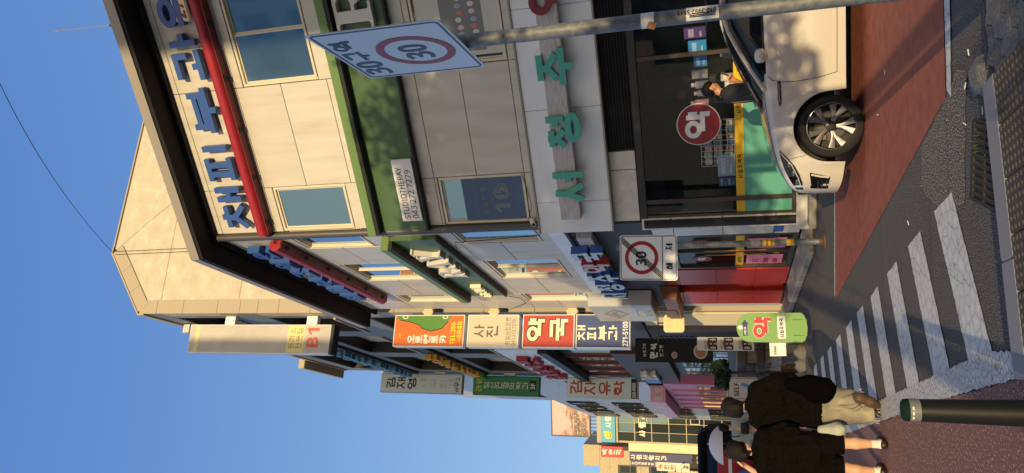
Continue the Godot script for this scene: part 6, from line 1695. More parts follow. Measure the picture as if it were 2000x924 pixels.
func wheel(c: Node3D, xf: Transform3D) -> void:
	# local y points out of the car
	var ty := MB.new()
	ty.lathe(Transform3D(), [V(.245, -.1), V(.325, -.11), V(.338, -.08), V(.338, .08), V(.332, .10), V(.315, .116), V(.285, .120), V(.255, .112), V(.248, .10)], 48)
	var w := part("wheel", ty, M.rubber, c, xf)
	var rim := MB.new()
	rim.lathe(Transform3D(), [V(.256, .100), V(.256, .113), V(.247, .115), V(.240, .100), V(.232, .03), V(.225, -.1)], 48); part("rim", rim, mat(rgb(128, 128, 130), .25, .85), w)
	var back := MB.new(); back.lathe(Transform3D(), [V(.235, -.02), V(.0, -.02)], 32); part("wheel_well", back, M.black, w)
	var ds := MB.new(); ds.lathe(Transform3D(), [V(.165, .0), V(.165, .012), V(.0, .014)], 32); part("brake_disc", ds, mat(rgb(84, 82, 80), .4, .7), w)
	var cal := MB.new(); cal.b(-.12, .02, -.09, .07, .05, .11, .012); part("caliper", cal, mat(rgb(110, 96, 84), .5, .4), w)
	for k in 5:
		var sp := MB.new()
		var a := TAU * k / 5 + .35
		for e in [-1, 1]:
			var pts := []
			for q in [[.055, .0, .074], [.11, .10, .084], [.165, .19, .094], [.236, .27, .104]]:
				var an: float = a + e * q[1]
				pts.append(Vector3(cos(an) * q[0], q[2], sin(an) * q[0]))
			var rows := []
			for i in 4:
				var d: Vector3 = (pts[mini(i + 1, 3)] - pts[maxi(i - 1, 0)]).normalized(); var n: Vector3 = d.cross(Vector3.UP).normalized() * [.022, .020, .027, .040][i]
				rows.append([pts[i] - n, pts[i] - n * .8 + Vector3(0, .008, 0), pts[i] + n * .8 + Vector3(0, .008, 0), pts[i] + n, pts[i] + n * .7 - Vector3(0, .03, 0), pts[i] - n * .7 - Vector3(0, .03, 0)])
			sp.loft(rows)
		part("spoke", sp, mat(rgb(118, 118, 120), .38, .6), w)
		var bo := MB.new(); var ab := a + PI / 5; bo.lathe(Transform3D(Basis(), Vector3(cos(ab) * .055, .05, sin(ab) * .055)), [V(.010, 0), V(.010, .022), V(0, .024)], 8); part("bolt", bo, M.black, w)
	var hub := MB.new(); hub.lathe(Transform3D(), [V(.058, .03), V(.056, .082), V(.034, .088), V(.032, .084), V(0, .085)], 24); part("hub_cap", hub, mat(rgb(58, 58, 60), .3, .6), w)
# ---------------------------------------------------------------- people
# a body is a field of tapered bones joined smoothly and meshed as surface nets
class Flesh:
	var bones := []      # [a, b, ra, rb, flatten axis scale]
	var k := 0.03
	func bone(a: Vector3, b: Vector3, ra: float, rb: float) -> Flesh:
		bones.append([a, b, ra, rb]); return self
	func chain(pts: Array, rs: Array) -> Flesh:
		for i in pts.size() - 1: bones.append([pts[i], pts[i + 1], rs[i], rs[i + 1]])
		return self
	# cut: cells below / above a plane are left open; folds: depth of cloth folds
	func net(cell: float, folds := 0.0, fold_seed := 1, cut_low := -10.0, cut_high := 10.0) -> MB:
		var lo := Vector3.INF; var hi := -Vector3.INF
		for q in bones:
			for e in 2:
				lo = lo.min(q[e] - Vector3.ONE * (q[2 + e] + cell * 3)); hi = hi.max(q[e] + Vector3.ONE * (q[2 + e] + cell * 3))
		var nx := int((hi.x - lo.x) / cell) + 2; var ny := int((hi.y - lo.y) / cell) + 2; var nz := int((hi.z - lo.z) / cell) + 2
		var f := PackedFloat32Array(); f.resize(nx * ny * nz); f.fill(9.0)
		for q in bones:
			var a: Vector3 = q[0]; var b: Vector3 = q[1]; var ra: float = q[2]; var rb: float = q[3]
			var mg: float = maxf(ra, rb) + k + cell * 2.5
			var ba := b - a; var l2 := maxf(ba.length_squared(), 1e-8)
			var i0 := maxi(0, int((minf(a.x, b.x) - mg - lo.x) / cell)); var i1 := mini(nx - 1, int((maxf(a.x, b.x) + mg - lo.x) / cell) + 1)
			var j0 := maxi(0, int((minf(a.y, b.y) - mg - lo.y) / cell)); var j1 := mini(ny - 1, int((maxf(a.y, b.y) + mg - lo.y) / cell) + 1)
			var k0 := maxi(0, int((minf(a.z, b.z) - mg - lo.z) / cell)); var k1 := mini(nz - 1, int((maxf(a.z, b.z) + mg - lo.z) / cell) + 1)
			for kk in range(k0, k1 + 1):
				for j in range(j0, j1 + 1):
					var at := (kk * ny + j) * nx
					for i in range(i0, i1 + 1):
						var p := Vector3(lo.x + i * cell, lo.y + j * cell, lo.z + kk * cell) - a
						var t := clampf(p.dot(ba) / l2, 0.0, 1.0)
						var d := (p - ba * t).length() - ra - (rb - ra) * t
						var o := f[at + i]
						var h := maxf(k - absf(d - o), 0.0)
						f[at + i] = minf(d, o) - h * h / (4.0 * k)
		if folds > 0.0:
			var fn := FastNoiseLite.new(); fn.seed = fold_seed; fn.frequency = 7.0; fn.fractal_octaves = 2
			for kk in nz:
				for j in ny:
					for i in nx:
						var at := (kk * ny + j) * nx + i
						if absf(f[at]) < cell * 3.0:
							f[at] += folds * fn.get_noise_3d((lo.x + i * cell) * 1.6 + (lo.y + j * cell) * .5, (lo.y + j * cell) * .55, (lo.z + kk * cell) * 1.6)
		var mb := MB.new()
		var vid := PackedInt32Array(); vid.resize(nx * ny * nz); vid.fill(-1)
		var vs := PackedVector3Array(); var ns := PackedVector3Array()
		var off := [0, 1, nx, nx + 1, nx * ny, nx * ny + 1, nx * ny + nx, nx * ny + nx + 1]
		for kk in nz - 1:
			for j in ny - 1:
				var base := (kk * ny + j) * nx
				for i in nx - 1:
					var c0 := f[base + i]
					if absf(c0) > cell * 4.0: continue
					var c := [c0, f[base + i + 1], f[base + i + nx], f[base + i + nx + 1], f[base + i + off[4]], f[base + i + off[5]], f[base + i + off[6]], f[base + i + off[7]]]
					var m := 0
					for e in 8:
						if c[e] < 0: m |= 1 << e
					if m == 0 or m == 255: continue
					var s := Vector3.ZERO; var cnt := 0
					for e in [[0, 1], [2, 3], [4, 5], [6, 7], [0, 2], [1, 3], [4, 6], [5, 7], [0, 4], [1, 5], [2, 6], [3, 7]]:
						var A: float = c[e[0]]; var B: float = c[e[1]]
						if (A < 0) != (B < 0):
							var t := A / (A - B)
							var pa := Vector3(e[0] & 1, (e[0] >> 1) & 1, (e[0] >> 2) & 1); var pb := Vector3(e[1] & 1, (e[1] >> 1) & 1, (e[1] >> 2) & 1)
							s += pa.lerp(pb, t); cnt += 1
					vid[base + i] = vs.size()
					vs.append(lo + (Vector3(i, j, kk) + s / cnt) * cell)
					ns.append(Vector3(c[1] + c[3] + c[5] + c[7] - c[0] - c[2] - c[4] - c[6], c[2] + c[3] + c[6] + c[7] - c[0] - c[1] - c[4] - c[5], c[4] + c[5] + c[6] + c[7] - c[0] - c[1] - c[2] - c[3]).normalized())
		for kk in range(1, nz - 1):
			for j in range(1, ny - 1):
				var base := (kk * ny + j) * nx
				for i in range(1, nx - 1):
					if vid[base + i] < 0: continue
					var a := f[base + i] < 0
					for ax in 3:
						var o2: int = [1, nx, nx * ny][ax]; var u: int = [nx, nx * ny, 1][ax]; var w: int = [nx * ny, 1, nx][ax]
						if (f[base + i + o2] < 0) == a: continue
						var q := [vid[base + i], vid[base + i - u], vid[base + i - u - w], vid[base + i - w]]
						if q[0] < 0 or q[1] < 0 or q[2] < 0 or q[3] < 0: continue
						var y := (vs[q[0]].y + vs[q[2]].y) * .5
						if y < cut_low or y > cut_high: continue
						mb.quadn(vs[q[0]], vs[q[1]], vs[q[2]], vs[q[3]], ns[q[0]], ns[q[1]], ns[q[2]], ns[q[3]])
		return mb
func P3(x: float, y: float, z: float) -> Vector3: return Vector3(x, y, z)
# hand: palm and five bent fingers; o = wrist, d = towards the fingers, s = towards the thumb, n = palm's back
func hand(fl: Flesh, o: Vector3, d: Vector3, s: Vector3, n: Vector3, curl := .5, size := 1.0) -> void:
	var z := size
	for i in 4:
		var root := o + d * .075 * z + s * (.030 - i * .020) * z
		fl.bone(o + d * .02 * z + s * (.018 - i * .012) * z, root, .014 * z, .0115 * z)
		var ln: float = [.070, .078, .072, .056][i] * z
		var d1 := (d - n * curl * .5).normalized(); var d2 := (d - n * curl * 1.5).normalized(); var d3 := (d * .6 - n * curl * 2.0).normalized()
		var a := root + d1 * ln * .45; var b := a + d2 * ln * .32; var c := b + d3 * ln * .23
		fl.chain([root, a, b, c], [.0095 * z, .0085 * z, .0078 * z, .0068 * z])
	var tr := o + d * .025 * z + s * .028 * z
	fl.chain([tr, tr + (d * .6 + s * .8 - n * .2).normalized() * .036 * z, tr + (d * .85 + s * .55 - n * .4).normalized() * .066 * z], [.0125 * z, .0105 * z, .0085 * z])
# face and skull, looking towards -z in the head's own frame (y up); scale 1 = 0.22 m tall
func head_flesh(fl: Flesh, xf: Transform3D) -> void:
	fl.bone(xf * P3(0, .03, .012), xf * P3(0, .045, -.012), .078, .074)
	fl.bone(xf * P3(-.012, -.02, -.03), xf * P3(.012, -.02, -.03), .060, .060)
	fl.bone(xf * P3(-.018, -.075, -.045), xf * P3(.018, -.075, -.045), .034, .034)
	fl.bone(xf * P3(0, .0, -.088), xf * P3(0, -.030, -.104), .008, .013)
	fl.bone(xf * P3(-.03, .018, -.078), xf * P3(.03, .018, -.078), .014, .014)
	fl.bone(xf * P3(-.016, -.062, -.084), xf * P3(.016, -.062, -.084), .010, .010)
	for s in [-1, 1]: fl.bone(xf * P3(s * .076, .01, .0), xf * P3(s * .080, -.025, -.004), .014, .010)
func face_details(o: Node3D, xf: Transform3D) -> void:
	for s in [-1, 1]:
		var e := MB.new(); e.ball(xf * P3(s * .031, .002, -.0865), Vector3(.011, .007, .007), 6, 10); part("eye", e, M.black, o)
		var b := MB.new(); b.tube([xf * P3(s * .016, .024, -.092), xf * P3(s * .044, .023, -.082)], .004, 5); part("eyebrow", b, M.hair, o)
	var m := MB.new(); m.tube([xf * P3(-.020, -.062, -.0915), xf * P3(0, -.0615, -.0955), xf * P3(.020, -.062, -.0915)], .0035, 5); part("mouth", m, mat(rgb(160, 90, 84), .5), o)

func people() -> void:
	# woman in black shirt and shorts, seen from behind, hand raised to her head
	var w := thing("person", "person in black shirt and black shorts with white socks, hand raised to the head", "person", XW(-2.36, 0.006, -8.12))
	var sk := Flesh.new(); sk.k = .03
	sk.chain([P3(.13, .50, .0), P3(.135, .40, .015), P3(.14, .29, .028), P3(.14, .09, .02)], [.058, .055, .056, .034])
	sk.chain([P3(-.12, .50, -.05), P3(-.13, .40, -.04), P3(-.15, .28, -.03), P3(-.16, .09, -.06)], [.058, .055, .056, .034])
	sk.bone(P3(.09, .72, 0), P3(.13, .50, 0), .075, .06); sk.bone(P3(-.09, .72, 0), P3(-.12, .50, -.05), .075, .06)
	sk.bone(P3(-.06, .8, 0), P3(.06, .8, 0), .1, .1); sk.bone(P3(0, .8, 0), P3(0, 1.12, 0), .08, .08); sk.bone(P3(-.10, 1.16, 0), P3(.10, 1.16, 0), .042, .042)
	sk.bone(P3(0, 1.16, 0), P3(0, 1.32, -.02), .05, .046)
	# left arm raised to the head, right arm hanging with a bag
	sk.chain([P3(-.13, 1.17, 0), P3(-.285, 1.17, .0), P3(-.155, 1.36, .01)], [.042, .038, .027])
	sk.chain([P3(.15, 1.17, 0), P3(.205, .95, -.04), P3(.215, .80, -.16)], [.044, .036, .026])
	sk.k = .012
	hand(sk, P3(-.155, 1.36, .01), P3(.55, .83, 0).normalized(), P3(-.2, .2, .95).normalized(), P3(-.83, .55, .0).normalized(), .35, .9)
	hand(sk, P3(.215, .80, -.16), P3(.05, -1, -.1).normalized(), P3(-.2, -.1, -1).normalized(), P3(1, 0, 0), .9, .9)
	sk.k = .022
	var hx := Transform3D(Basis(Vector3.UP, -.35) * Basis(Vector3.RIGHT, -.10), P3(.005, 1.425, -.03))
	head_flesh(sk, hx)
	part("body", sk.net(.014), M.skin, w)
	face_details(w, hx)
	var hr := Flesh.new(); hr.k = .025
	hr.bone(hx * P3(0, .045, .022), hx * P3(0, .055, -.03), .095, .078); hr.bone(hx * P3(-.03, .0, .045), hx * P3(.03, .0, .045), .078, .078); hr.bone(hx * P3(0, -.03, .055), hx * P3(0, -.05, .075), .05, .036)
	hr.chain([hx * P3(.0, -.03, .095), hx * P3(.02, -.07, .10), hx * P3(.045, -.12, .085)], [.040, .03, .012])
	hr.bone(hx * P3(.07, .02, -.01), hx * P3(.082, -.05, -.02), .024, .012); hr.bone(hx * P3(-.07, .02, -.01), hx * P3(-.082, -.04, -.02), .024, .012)
	part("hair", hr.net(.010, .004, 3), M.hair, w)
	var hb := MB.new(); hb.lathe(hx * Transform3D(Basis(Vector3.RIGHT, 1.2), P3(0, -.035, .105)), [V(.030, -.01), V(.042, 0), V(.030, .01)], 14); part("hair_tie", hb, M.black, w)
	var sh := Flesh.new(); sh.k = .05
	sh.bone(P3(-.13, 1.18, 0), P3(.13, 1.18, 0), .092, .092); sh.chain([P3(-.09, 1.14, 0), P3(-.10, .95, 0), P3(-.115, .68, 0)], [.11, .118, .126]); sh.chain([P3(.09, 1.14, 0), P3(.10, .95, 0), P3(.115, .68, 0)], [.11, .118, .126]); sh.chain([P3(0, 1.14, .01), P3(0, .68, .005)], [.115, .13])
	sh.bone(P3(0, 1.2, 0), P3(0, 1.25, -.005), .075, .062)
	sh.chain([P3(.16, 1.17, 0), P3(.215, .96, -.02), P3(.22, .90, -.05)], [.086, .086, .088])
	sh.chain([P3(-.16, 1.17, 0), P3(-.245, 1.165, .0)], [.082, .078])
	part("shirt", sh.net(.014, .017, 5, .64), M.black_cloth, w)
	var so := Flesh.new(); so.k = .03
	so.bone(P3(-.07, .72, 0), P3(.07, .72, 0), .13, .13); so.chain([P3(.10, .70, .0), P3(.125, .44, .0)], [.115, .112]); so.chain([P3(-.10, .70, 0), P3(-.12, .44, -.045)], [.115, .112])
	part("shorts", so.net(.014, .010, 6, .405), M.black_cloth, w)
	for q in [[.14, .02, .0], [-.16, -.06, .06]]:
		var s1 := Flesh.new(); s1.k = .02; s1.chain([P3(q[0], .155, q[1] + .002), P3(q[0], .06, q[1])], [.040, .042]); s1.bone(P3(q[0], .055, q[1]), P3(q[0], .04, q[1] - .10), .04, .036)
		part("sock", s1.net(.010), mat(rgb(226, 216, 200), .9), w)
		var s2 := Flesh.new(); s2.k = .02; s2.bone(P3(q[0], .035, q[1] + .012), P3(q[0], .03, q[1] - .13), .046, .042); s2.bone(P3(q[0] - .01, .03, q[1] - .13), P3(q[0] + .01, .03, q[1] - .16), .04, .036)
		part("shoe", s2.net(.010, 0, 1, .0, .072), mat(rgb(40, 30, 24), .4), w)
	var bag := thing("hand_bag", "pale cloth bag with black cord held by the person in shorts", "bag", XW(-2.12, .35, -8.22))
	var b1 := Flesh.new(); b1.k = .04; b1.bone(P3(-.03, .10, 0), P3(.02, .10, .1), .07, .07); b1.bone(P3(0, .25, .05), P3(0, .12, .05), .05, .09)
	part("sack", b1.net(.014, .010, 9), mat(rgb(170, 172, 156), .9), bag)
	var b2 := MB.new(); b2.tube([P3(-.03, .08, .13), P3(-.07, .16, .13), P3(-.03, .24, .11), P3(0, .30, .05), P3(.01, .38, .03), P3(-.01, .42, .03)], .008, 6); part("cord", b2, M.black, bag)

	# second person: wide washed jeans, oversized black shirt, walking away
	var p := thing("person", "person walking away in oversized black shirt and wide frayed grey jeans", "person", XW(-1.93, 0.006, -8.42))
	var s := Flesh.new(); s.k = .03
	s.chain([P3(.08, .74, 0), P3(.10, .45, -.03), P3(.12, .22, .10)], [.07, .05, .036]); s.chain([P3(-.08, .74, 0), P3(-.09, .42, -.03), P3(-.04, .09, .0)], [.07, .05, .036])
	s.bone(P3(-.06, .8, 0), P3(.06, .8, 0), .09, .09); s.bone(P3(0, .8, 0), P3(0, 1.15, 0), .08, .08); s.bone(P3(-.11, 1.19, 0), P3(.11, 1.19, 0), .042, .042); s.bone(P3(0, 1.2, 0), P3(-.02, 1.36, -.02), .05, .045)
	s.chain([P3(.14, 1.18, 0), P3(.22, .96, -.02), P3(.25, .76, -.12)], [.044, .036, .027]); s.chain([P3(-.14, 1.18, 0), P3(-.24, .98, -.02), P3(-.26, .82, -.18)], [.044, .036, .027])
	s.k = .012
	hand(s, P3(.25, .76, -.12), P3(.0, -1, -.2).normalized(), P3(-.1, -.2, -1).normalized(), P3(1, 0, 0), .6, .9); hand(s, P3(-.26, .82, -.18), P3(0, -.9, -.3).normalized(), P3(.1, -.3, -.9).normalized(), P3(-1, 0, 0), .6, .9)
	s.k = .022
	var h2 := Transform3D(Basis(Vector3.UP, -.5) * Basis(Vector3.RIGHT, -.22), P3(-.035, 1.465, -.03))
	head_flesh(s, h2)
	part("body", s.net(.015), M.skin, p)
	face_details(p, h2)
	var r := Flesh.new(); r.k = .03
	r.bone(h2 * P3(0, .045, .02), h2 * P3(0, .05, -.03), .093, .08); r.bone(h2 * P3(-.03, .0, .04), h2 * P3(.03, .0, .04), .076, .076); r.bone(h2 * P3(-.045, -.06, .05), h2 * P3(.045, -.06, .05), .05, .05); r.bone(h2 * P3(.06, -.02, .0), h2 * P3(.07, -.09, .0), .034, .02); r.bone(h2 * P3(-.06, -.02, .0), h2 * P3(-.07, -.09, .0), .034, .02)
	part("hair", r.net(.010, .006, 13), M.hair, p)
	var t := Flesh.new(); t.k = .06
	t.bone(P3(-.14, 1.20, .0), P3(.14, 1.20, .0), .10, .10); t.chain([P3(-.11, 1.16, .01), P3(-.12, .95, .02), P3(-.13, .66, .02)], [.105, .118, .132]); t.chain([P3(.11, 1.16, .01), P3(.12, .95, .02), P3(.12, .63, .02)], [.105, .118, .132]); t.chain([P3(0, 1.16, .02), P3(0, .66, .025)], [.12, .15])
	t.bone(P3(0, 1.24, 0), P3(-.01, 1.29, -.01), .08, .065)
	t.chain([P3(.17, 1.19, 0), P3(.24, 1.0, .0), P3(.25, .86, -.02)], [.092, .10, .10]); t.chain([P3(-.17, 1.19, 0), P3(-.27, .98, .0), P3(-.29, .88, -.03)], [.095, .10, .10])
	part("shirt", t.net(.014, .018, 17, .58), M.black_cloth, p)
	var j := Flesh.new(); j.k = .03
	j.bone(P3(-.06, .72, .0), P3(.06, .72, .0), .13, .13); j.chain([P3(.085, .68, 0), P3(.10, .46, -.01), P3(.105, .29, .05)], [.12, .11, .10]); j.chain([P3(-.085, .68, 0), P3(-.09, .40, -.02), P3(-.055, .11, .02)], [.12, .112, .105])
	part("jeans", j.net(.012, .018, 19, .075), textured(noise_tex(60, .006, [[0, rgb(104, 102, 92)], [.5, rgb(128, 124, 110)], [1, rgb(166, 160, 140)]], 5), .8, .9, bump_tex(61, .3, 2.0, 2), .3), p)
	var fr := MB.new(); var g := RandomNumberGenerator.new(); g.seed = 3
	for i in 90:
		var a := g.randf() * TAU; var leg: Array = [[.105, .255, .06], [-.055, .10, .02]][i % 2]
		var o := P3(leg[0] + cos(a) * .10, leg[1] - .07 + g.randf() * .02, leg[2] + sin(a) * .10)
		fr.tri(o, o + P3(.006, 0, .004), o + P3(g.randf_range(-.02, .02), -.05 * g.randf(), g.randf_range(-.02, .02)))
	part("frayed_hem", fr, mat(rgb(206, 200, 184), .9), p)
	var f1 := Flesh.new(); f1.k = .03; f1.chain([P3(.13, .25, .10), P3(.12, .20, .13)], [.05, .05]); f1.chain([P3(.135, .215, .14), P3(.09, .11, .12), P3(.045, .045, .06)], [.052, .050, .046])
	part("shoe", f1.net(.010), mat(rgb(80, 62, 42), .6), p)
	var f2 := Flesh.new(); f2.k = .02; f2.bone(P3(-.05, .04, .03), P3(-.05, .035, -.13), .045, .04)
	part("shoe", f2.net(.010, 0, 1, .0), mat(rgb(44, 36, 30), .6), p)
	var jk := thing("shoulder_bag", "soft black bag hanging at the right side of the person in jeans", "bag", XW(-1.67, .55, -8.36))
	var jb := Flesh.new(); jb.k = .05; jb.chain([P3(-.01, .34, .02), P3(-.03, .14, .05), P3(-.04, .0, .06)], [.07, .115, .115]); jb.bone(P3(-.10, .10, .06), P3(-.10, .02, .06), .10, .10)
	part("bag_body", jb.net(.014, .012, 23), M.black_bag, jk)
	var js := MB.new(); js.tube([P3(0, .30, 0), P3(-.04, .52, .02), P3(-.10, .73, .0)], .012, 6); part("strap", js, M.black, jk)

	# man beyond the car looking at his phone, facing right
	var m := thing("person", "man in dark shirt holding a phone, standing beyond the white car", "person", XW(1.93, 0.02, -10.9, -90.0))
	var b := Flesh.new(); b.k = .03
	b.chain([P3(.09, .84, 0), P3(.10, .46, -.02), P3(.10, .09, .0)], [.085, .06, .04]); b.chain([P3(-.09, .84, 0), P3(-.10, .46, -.02), P3(-.10, .09, .0)], [.085, .06, .04])
	b.bone(P3(-.07, .92, 0), P3(.07, .92, 0), .1, .1); b.bone(P3(0, .95, 0), P3(0, 1.26, .02), .12, .13); b.bone(P3(-.13, 1.36, .02), P3(.13, 1.36, .02), .07, .07); b.bone(P3(0, 1.36, .01), P3(0, 1.50, -.04), .058, .054)
	# right arm: forearm folded across, left hand at the phone
	b.chain([P3(.18, 1.34, .02), P3(.22, 1.06, -.02), P3(.10, 1.16, -.27)], [.056, .047, .032]); b.chain([P3(-.18, 1.34, .02), P3(-.24, 1.06, -.10), P3(-.05, 1.27, -.19)], [.056, .047, .032])
	b.k = .012
	hand(b, P3(.10, 1.16, -.27), P3(-.3, .3, -.9).normalized(), P3(0, .95, .3).normalized(), P3(.9, 0, -.3).normalized(), 1.1); hand(b, P3(-.05, 1.27, -.19), P3(.5, .6, -.4).normalized(), P3(0, .5, .8).normalized(), P3(-.7, .4, -.4).normalized(), .9)
	b.k = .022
	var h3 := Transform3D(Basis(Vector3.RIGHT, -.38), P3(0, 1.585, -.07))
	head_flesh(b, h3)
	part("body", b.net(.015), mat(rgb(196, 142, 108), .55), m)
	face_details(m, h3)
	var mh := Flesh.new(); mh.k = .02; mh.bone(h3 * P3(0, .055, .02), h3 * P3(0, .06, -.035), .088, .072); mh.bone(h3 * P3(-.03, .01, .05), h3 * P3(.03, .01, .05), .062, .062)
	part("hair", mh.net(.012, .008, 29), M.hair, m)
	var ms := Flesh.new(); ms.k = .04
	ms.bone(P3(-.14, 1.35, .02), P3(.14, 1.35, .02), .09, .09); ms.chain([P3(-.08, 1.3, .01), P3(-.07, .84, 0)], [.13, .13]); ms.chain([P3(.08, 1.3, .01), P3(.07, .84, 0)], [.13, .13]); ms.bone(P3(0, 1.38, .01), P3(0, 1.43, -.01), .08, .066)
	ms.chain([P3(.18, 1.34, .02), P3(.215, 1.12, -.01)], [.08, .078]); ms.chain([P3(-.18, 1.34, .02), P3(-.23, 1.12, -.07)], [.08, .078])
	part("shirt", ms.net(.016, .010, 31, .80), mat(rgb(30, 32, 40), .9), m)
	var tr := Flesh.new(); tr.k = .03; tr.bone(P3(-.07, .88, 0), P3(.07, .88, 0), .12, .12); tr.chain([P3(.09, .84, 0), P3(.10, .46, -.02), P3(.10, .09, 0)], [.11, .085, .07]); tr.chain([P3(-.09, .84, 0), P3(-.10, .46, -.02), P3(-.10, .09, 0)], [.11, .085, .07])
	part("trousers", tr.net(.018, .02, 33, .05), mat(rgb(52, 54, 60), .9), m)
	for e in [-.1, .1]:
		var sf := Flesh.new(); sf.k = .02; sf.bone(P3(e, .04, .03), P3(e, .035, -.15), .046, .042); part("shoe", sf.net(.012, 0, 1, .0), M.black, m)
	var ph := thing("mobile_phone", "mobile phone in a tan case held by the man beyond the car", "phone", Transform3D(m.transform.basis * Basis(Vector3.RIGHT, -.5), m.transform * P3(.0, 1.38, -.27)))
	var pb := MB.new(); pb.b(0, 0, 0, .076, .155, .012, .006); part("case", pb, mat(rgb(120, 78, 40), .5), ph)
	var pc := MB.new(); pc.b(0, 0, .0065, .068, .145, .001); part("screen", pc, M.black, ph)

	# person with a white umbrella and person in a grey shirt, further down the street
	var u := thing("person", "person in black under the white umbrella down the street", "person", XW(-4.95, 0, -17.4, 20.0))
	var ub := Flesh.new(); ub.k = .04
	ub.chain([P3(.08, .8, 0), P3(.09, .44, 0), P3(.09, .08, .03)], [.09, .06, .04]); ub.chain([P3(-.08, .8, 0), P3(-.09, .44, 0), P3(-.09, .08, -.04)], [.09, .06, .04]); ub.bone(P3(0, .85, 0), P3(0, 1.2, 0), .14, .14); ub.bone(P3(-.13, 1.27, 0), P3(.13, 1.27, 0), .07, .07); ub.bone(P3(0, 1.28, 0), P3(0, 1.42, -.01), .055, .05)
	ub.chain([P3(.17, 1.26, 0), P3(.24, 1.0, -.05), P3(.12, 1.14, -.22)], [.05, .042, .03]); ub.chain([P3(-.17, 1.26, 0), P3(-.23, 1.0, 0), P3(-.24, .8, -.06)], [.05, .042, .03]); ub.k = .012
	hand(ub, P3(.12, 1.14, -.22), P3(-.3, .7, -.5).normalized(), P3(-.6, 0, .6).normalized(), P3(.7, .3, -.4).normalized(), 1.2); hand(ub, P3(-.24, .8, -.06), P3(0, -1, -.2).normalized(), P3(0, -.2, -1).normalized(), P3(-1, 0, 0), .6)
	ub.k = .022
	var uh := Transform3D(Basis(), P3(0, 1.49, -.02)); head_flesh(ub, uh)
	part("body", ub.net(.02), M.skin, u); face_details(u, uh)
	var uc := Flesh.new(); uc.k = .04; uc.bone(P3(-.14, 1.26, 0), P3(.14, 1.26, 0), .09, .09); uc.chain([P3(-.07, 1.2, 0), P3(-.07, .8, 0)], [.135, .14]); uc.chain([P3(.07, 1.2, 0), P3(.07, .8, 0)], [.135, .14]); uc.chain([P3(.17, 1.26, 0), P3(.24, 1.0, -.05)], [.08, .075]); uc.chain([P3(-.17, 1.26, 0), P3(-.23, 1.0, 0)], [.08, .075]); uc.chain([P3(.08, .8, 0), P3(.09, .1, .03)], [.11, .09]); uc.chain([P3(-.08, .8, 0), P3(-.09, .1, -.04)], [.11, .09])
	part("clothes", uc.net(.022, .010, 41, .06), M.black_cloth, u)
	var uhr := Flesh.new(); uhr.k = .02; uhr.bone(uh * P3(0, .05, .02), uh * P3(0, .055, -.03), .09, .075); uhr.bone(uh * P3(0, -.02, .05), uh * P3(0, -.1, .06), .07, .06); part("hair", uhr.net(.016), M.hair, u)
	var um := thing("umbrella", "small white umbrella held open over the person in black", "umbrella", XW(-4.96, 1.68, -17.52))
	var cn := MB.new(); var prof := []
	for i in 7: prof.append(V(.48 * sin(i / 6.0 * 1.25) / sin(1.25), .34 * cos(i / 6.0 * 1.5) - .02))
	prof.reverse(); cn.lathe(Transform3D(), prof, 8); part("canopy", cn, mat(rgb(206, 206, 214), .7), um)
	for i in 8:
		var rb := MB.new(); var a := TAU * i / 8; rb.tube([P3(0, .31, 0), P3(cos(a) * .28, .22, sin(a) * .28), P3(cos(a) * .475, .0, sin(a) * .475)], .005, 4); part("rib", rb, M.steel, um)
	var sf2 := MB.new(); sf2.tube([P3(.0, .36, 0), P3(.04, -.62, -.04)], .008, 6); part("shaft", sf2, M.white, um)
	var gy := thing("person", "man in pale grey shirt with a black cross body bag walking down the street", "person", XW(-4.22, 0, -16.2, 6.0))
	var gb := Flesh.new(); gb.k = .04
	gb.chain([P3(.09, .85, 0), P3(.10, .46, .0), P3(.10, .08, .05)], [.09, .065, .04]); gb.chain([P3(-.09, .85, 0), P3(-.10, .46, 0), P3(-.10, .08, -.06)], [.09, .065, .04]); gb.bone(P3(0, .9, 0), P3(0, 1.3, 0), .15, .15); gb.bone(P3(-.15, 1.4, 0), P3(.15, 1.4, 0), .075, .075); gb.bone(P3(0, 1.4, 0), P3(0, 1.53, -.01), .06, .055)
	gb.chain([P3(.19, 1.39, 0), P3(.26, 1.12, .02), P3(.28, .9, -.06)], [.055, .046, .032]); gb.chain([P3(-.19, 1.39, 0), P3(-.26, 1.12, .02), P3(-.28, .9, -.06)], [.055, .046, .032]); gb.k = .012
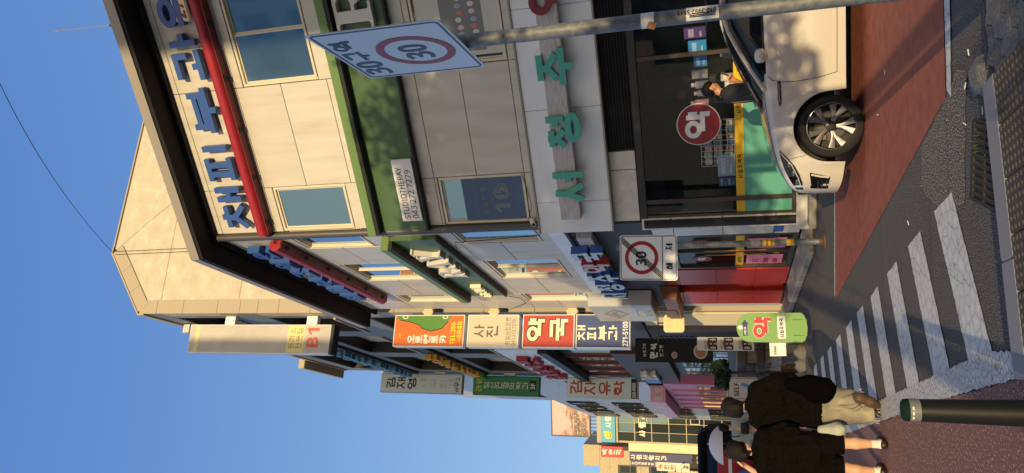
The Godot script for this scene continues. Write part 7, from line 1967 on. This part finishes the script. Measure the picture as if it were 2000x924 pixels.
	for e in [-1, 1]: hand(gb, P3(e * .28, .9, -.06), P3(0, -1, -.2).normalized(), P3(0, -.2, -1).normalized(), P3(e, 0, 0), .6)
	gb.k = .022
	var gh := Transform3D(Basis(), P3(0, 1.62, -.02)); head_flesh(gb, gh); part("body", gb.net(.02), M.skin, gy); face_details(gy, gh)
	var gs := Flesh.new(); gs.k = .04; gs.bone(P3(-.16, 1.39, 0), P3(.16, 1.39, 0), .095, .095); gs.chain([P3(-.09, 1.32, 0), P3(-.08, .88, 0)], [.15, .15]); gs.chain([P3(.09, 1.32, 0), P3(.08, .88, 0)], [.15, .15]); gs.chain([P3(.19, 1.39, 0), P3(.26, 1.14, .02)], [.085, .08]); gs.chain([P3(-.19, 1.39, 0), P3(-.26, 1.14, .02)], [.085, .08])
	part("shirt", gs.net(.02, .010, 43, .82), mat(rgb(152, 160, 156), .9), gy)
	var gt := Flesh.new(); gt.k = .03; gt.bone(P3(-.07, .88, 0), P3(.07, .88, 0), .12, .12); gt.chain([P3(.09, .84, 0), P3(.10, .46, 0), P3(.10, .09, .04)], [.11, .09, .075]); gt.chain([P3(-.09, .84, 0), P3(-.10, .46, 0), P3(-.10, .09, -.05)], [.11, .09, .075])
	part("trousers", gt.net(.022, .02, 45, .05), mat(rgb(92, 100, 110), .9), gy)
	var ghr := Flesh.new(); ghr.k = .02; ghr.bone(gh * P3(0, .05, .02), gh * P3(0, .055, -.03), .09, .075); ghr.bone(gh * P3(0, 0, .04), gh * P3(0, -.03, .05), .072, .06); part("hair", ghr.net(.016), M.hair, gy)
	var cbg := thing("cross_body_bag", "black cross body bag on the back of the man in the grey shirt", "bag", XW(-4.2, 1.16, -15.98, 6.0))
	var cg := MB.new(); cg.b(.03, .06, 0, .24, .16, .07, .03); part("pouch", cg, M.black, cbg)
	var cgs := MB.new(); cgs.tube([P3(-.12, .15, 0), P3(-.16, .30, -.02), P3(-.12, .36, -.12)], .014, 6); cgs.tube([P3(.12, .10, 0), P3(.2, -.08, -.04), P3(.2, -.14, -.14)], .014, 6); part("strap", cgs, M.black, cbg)
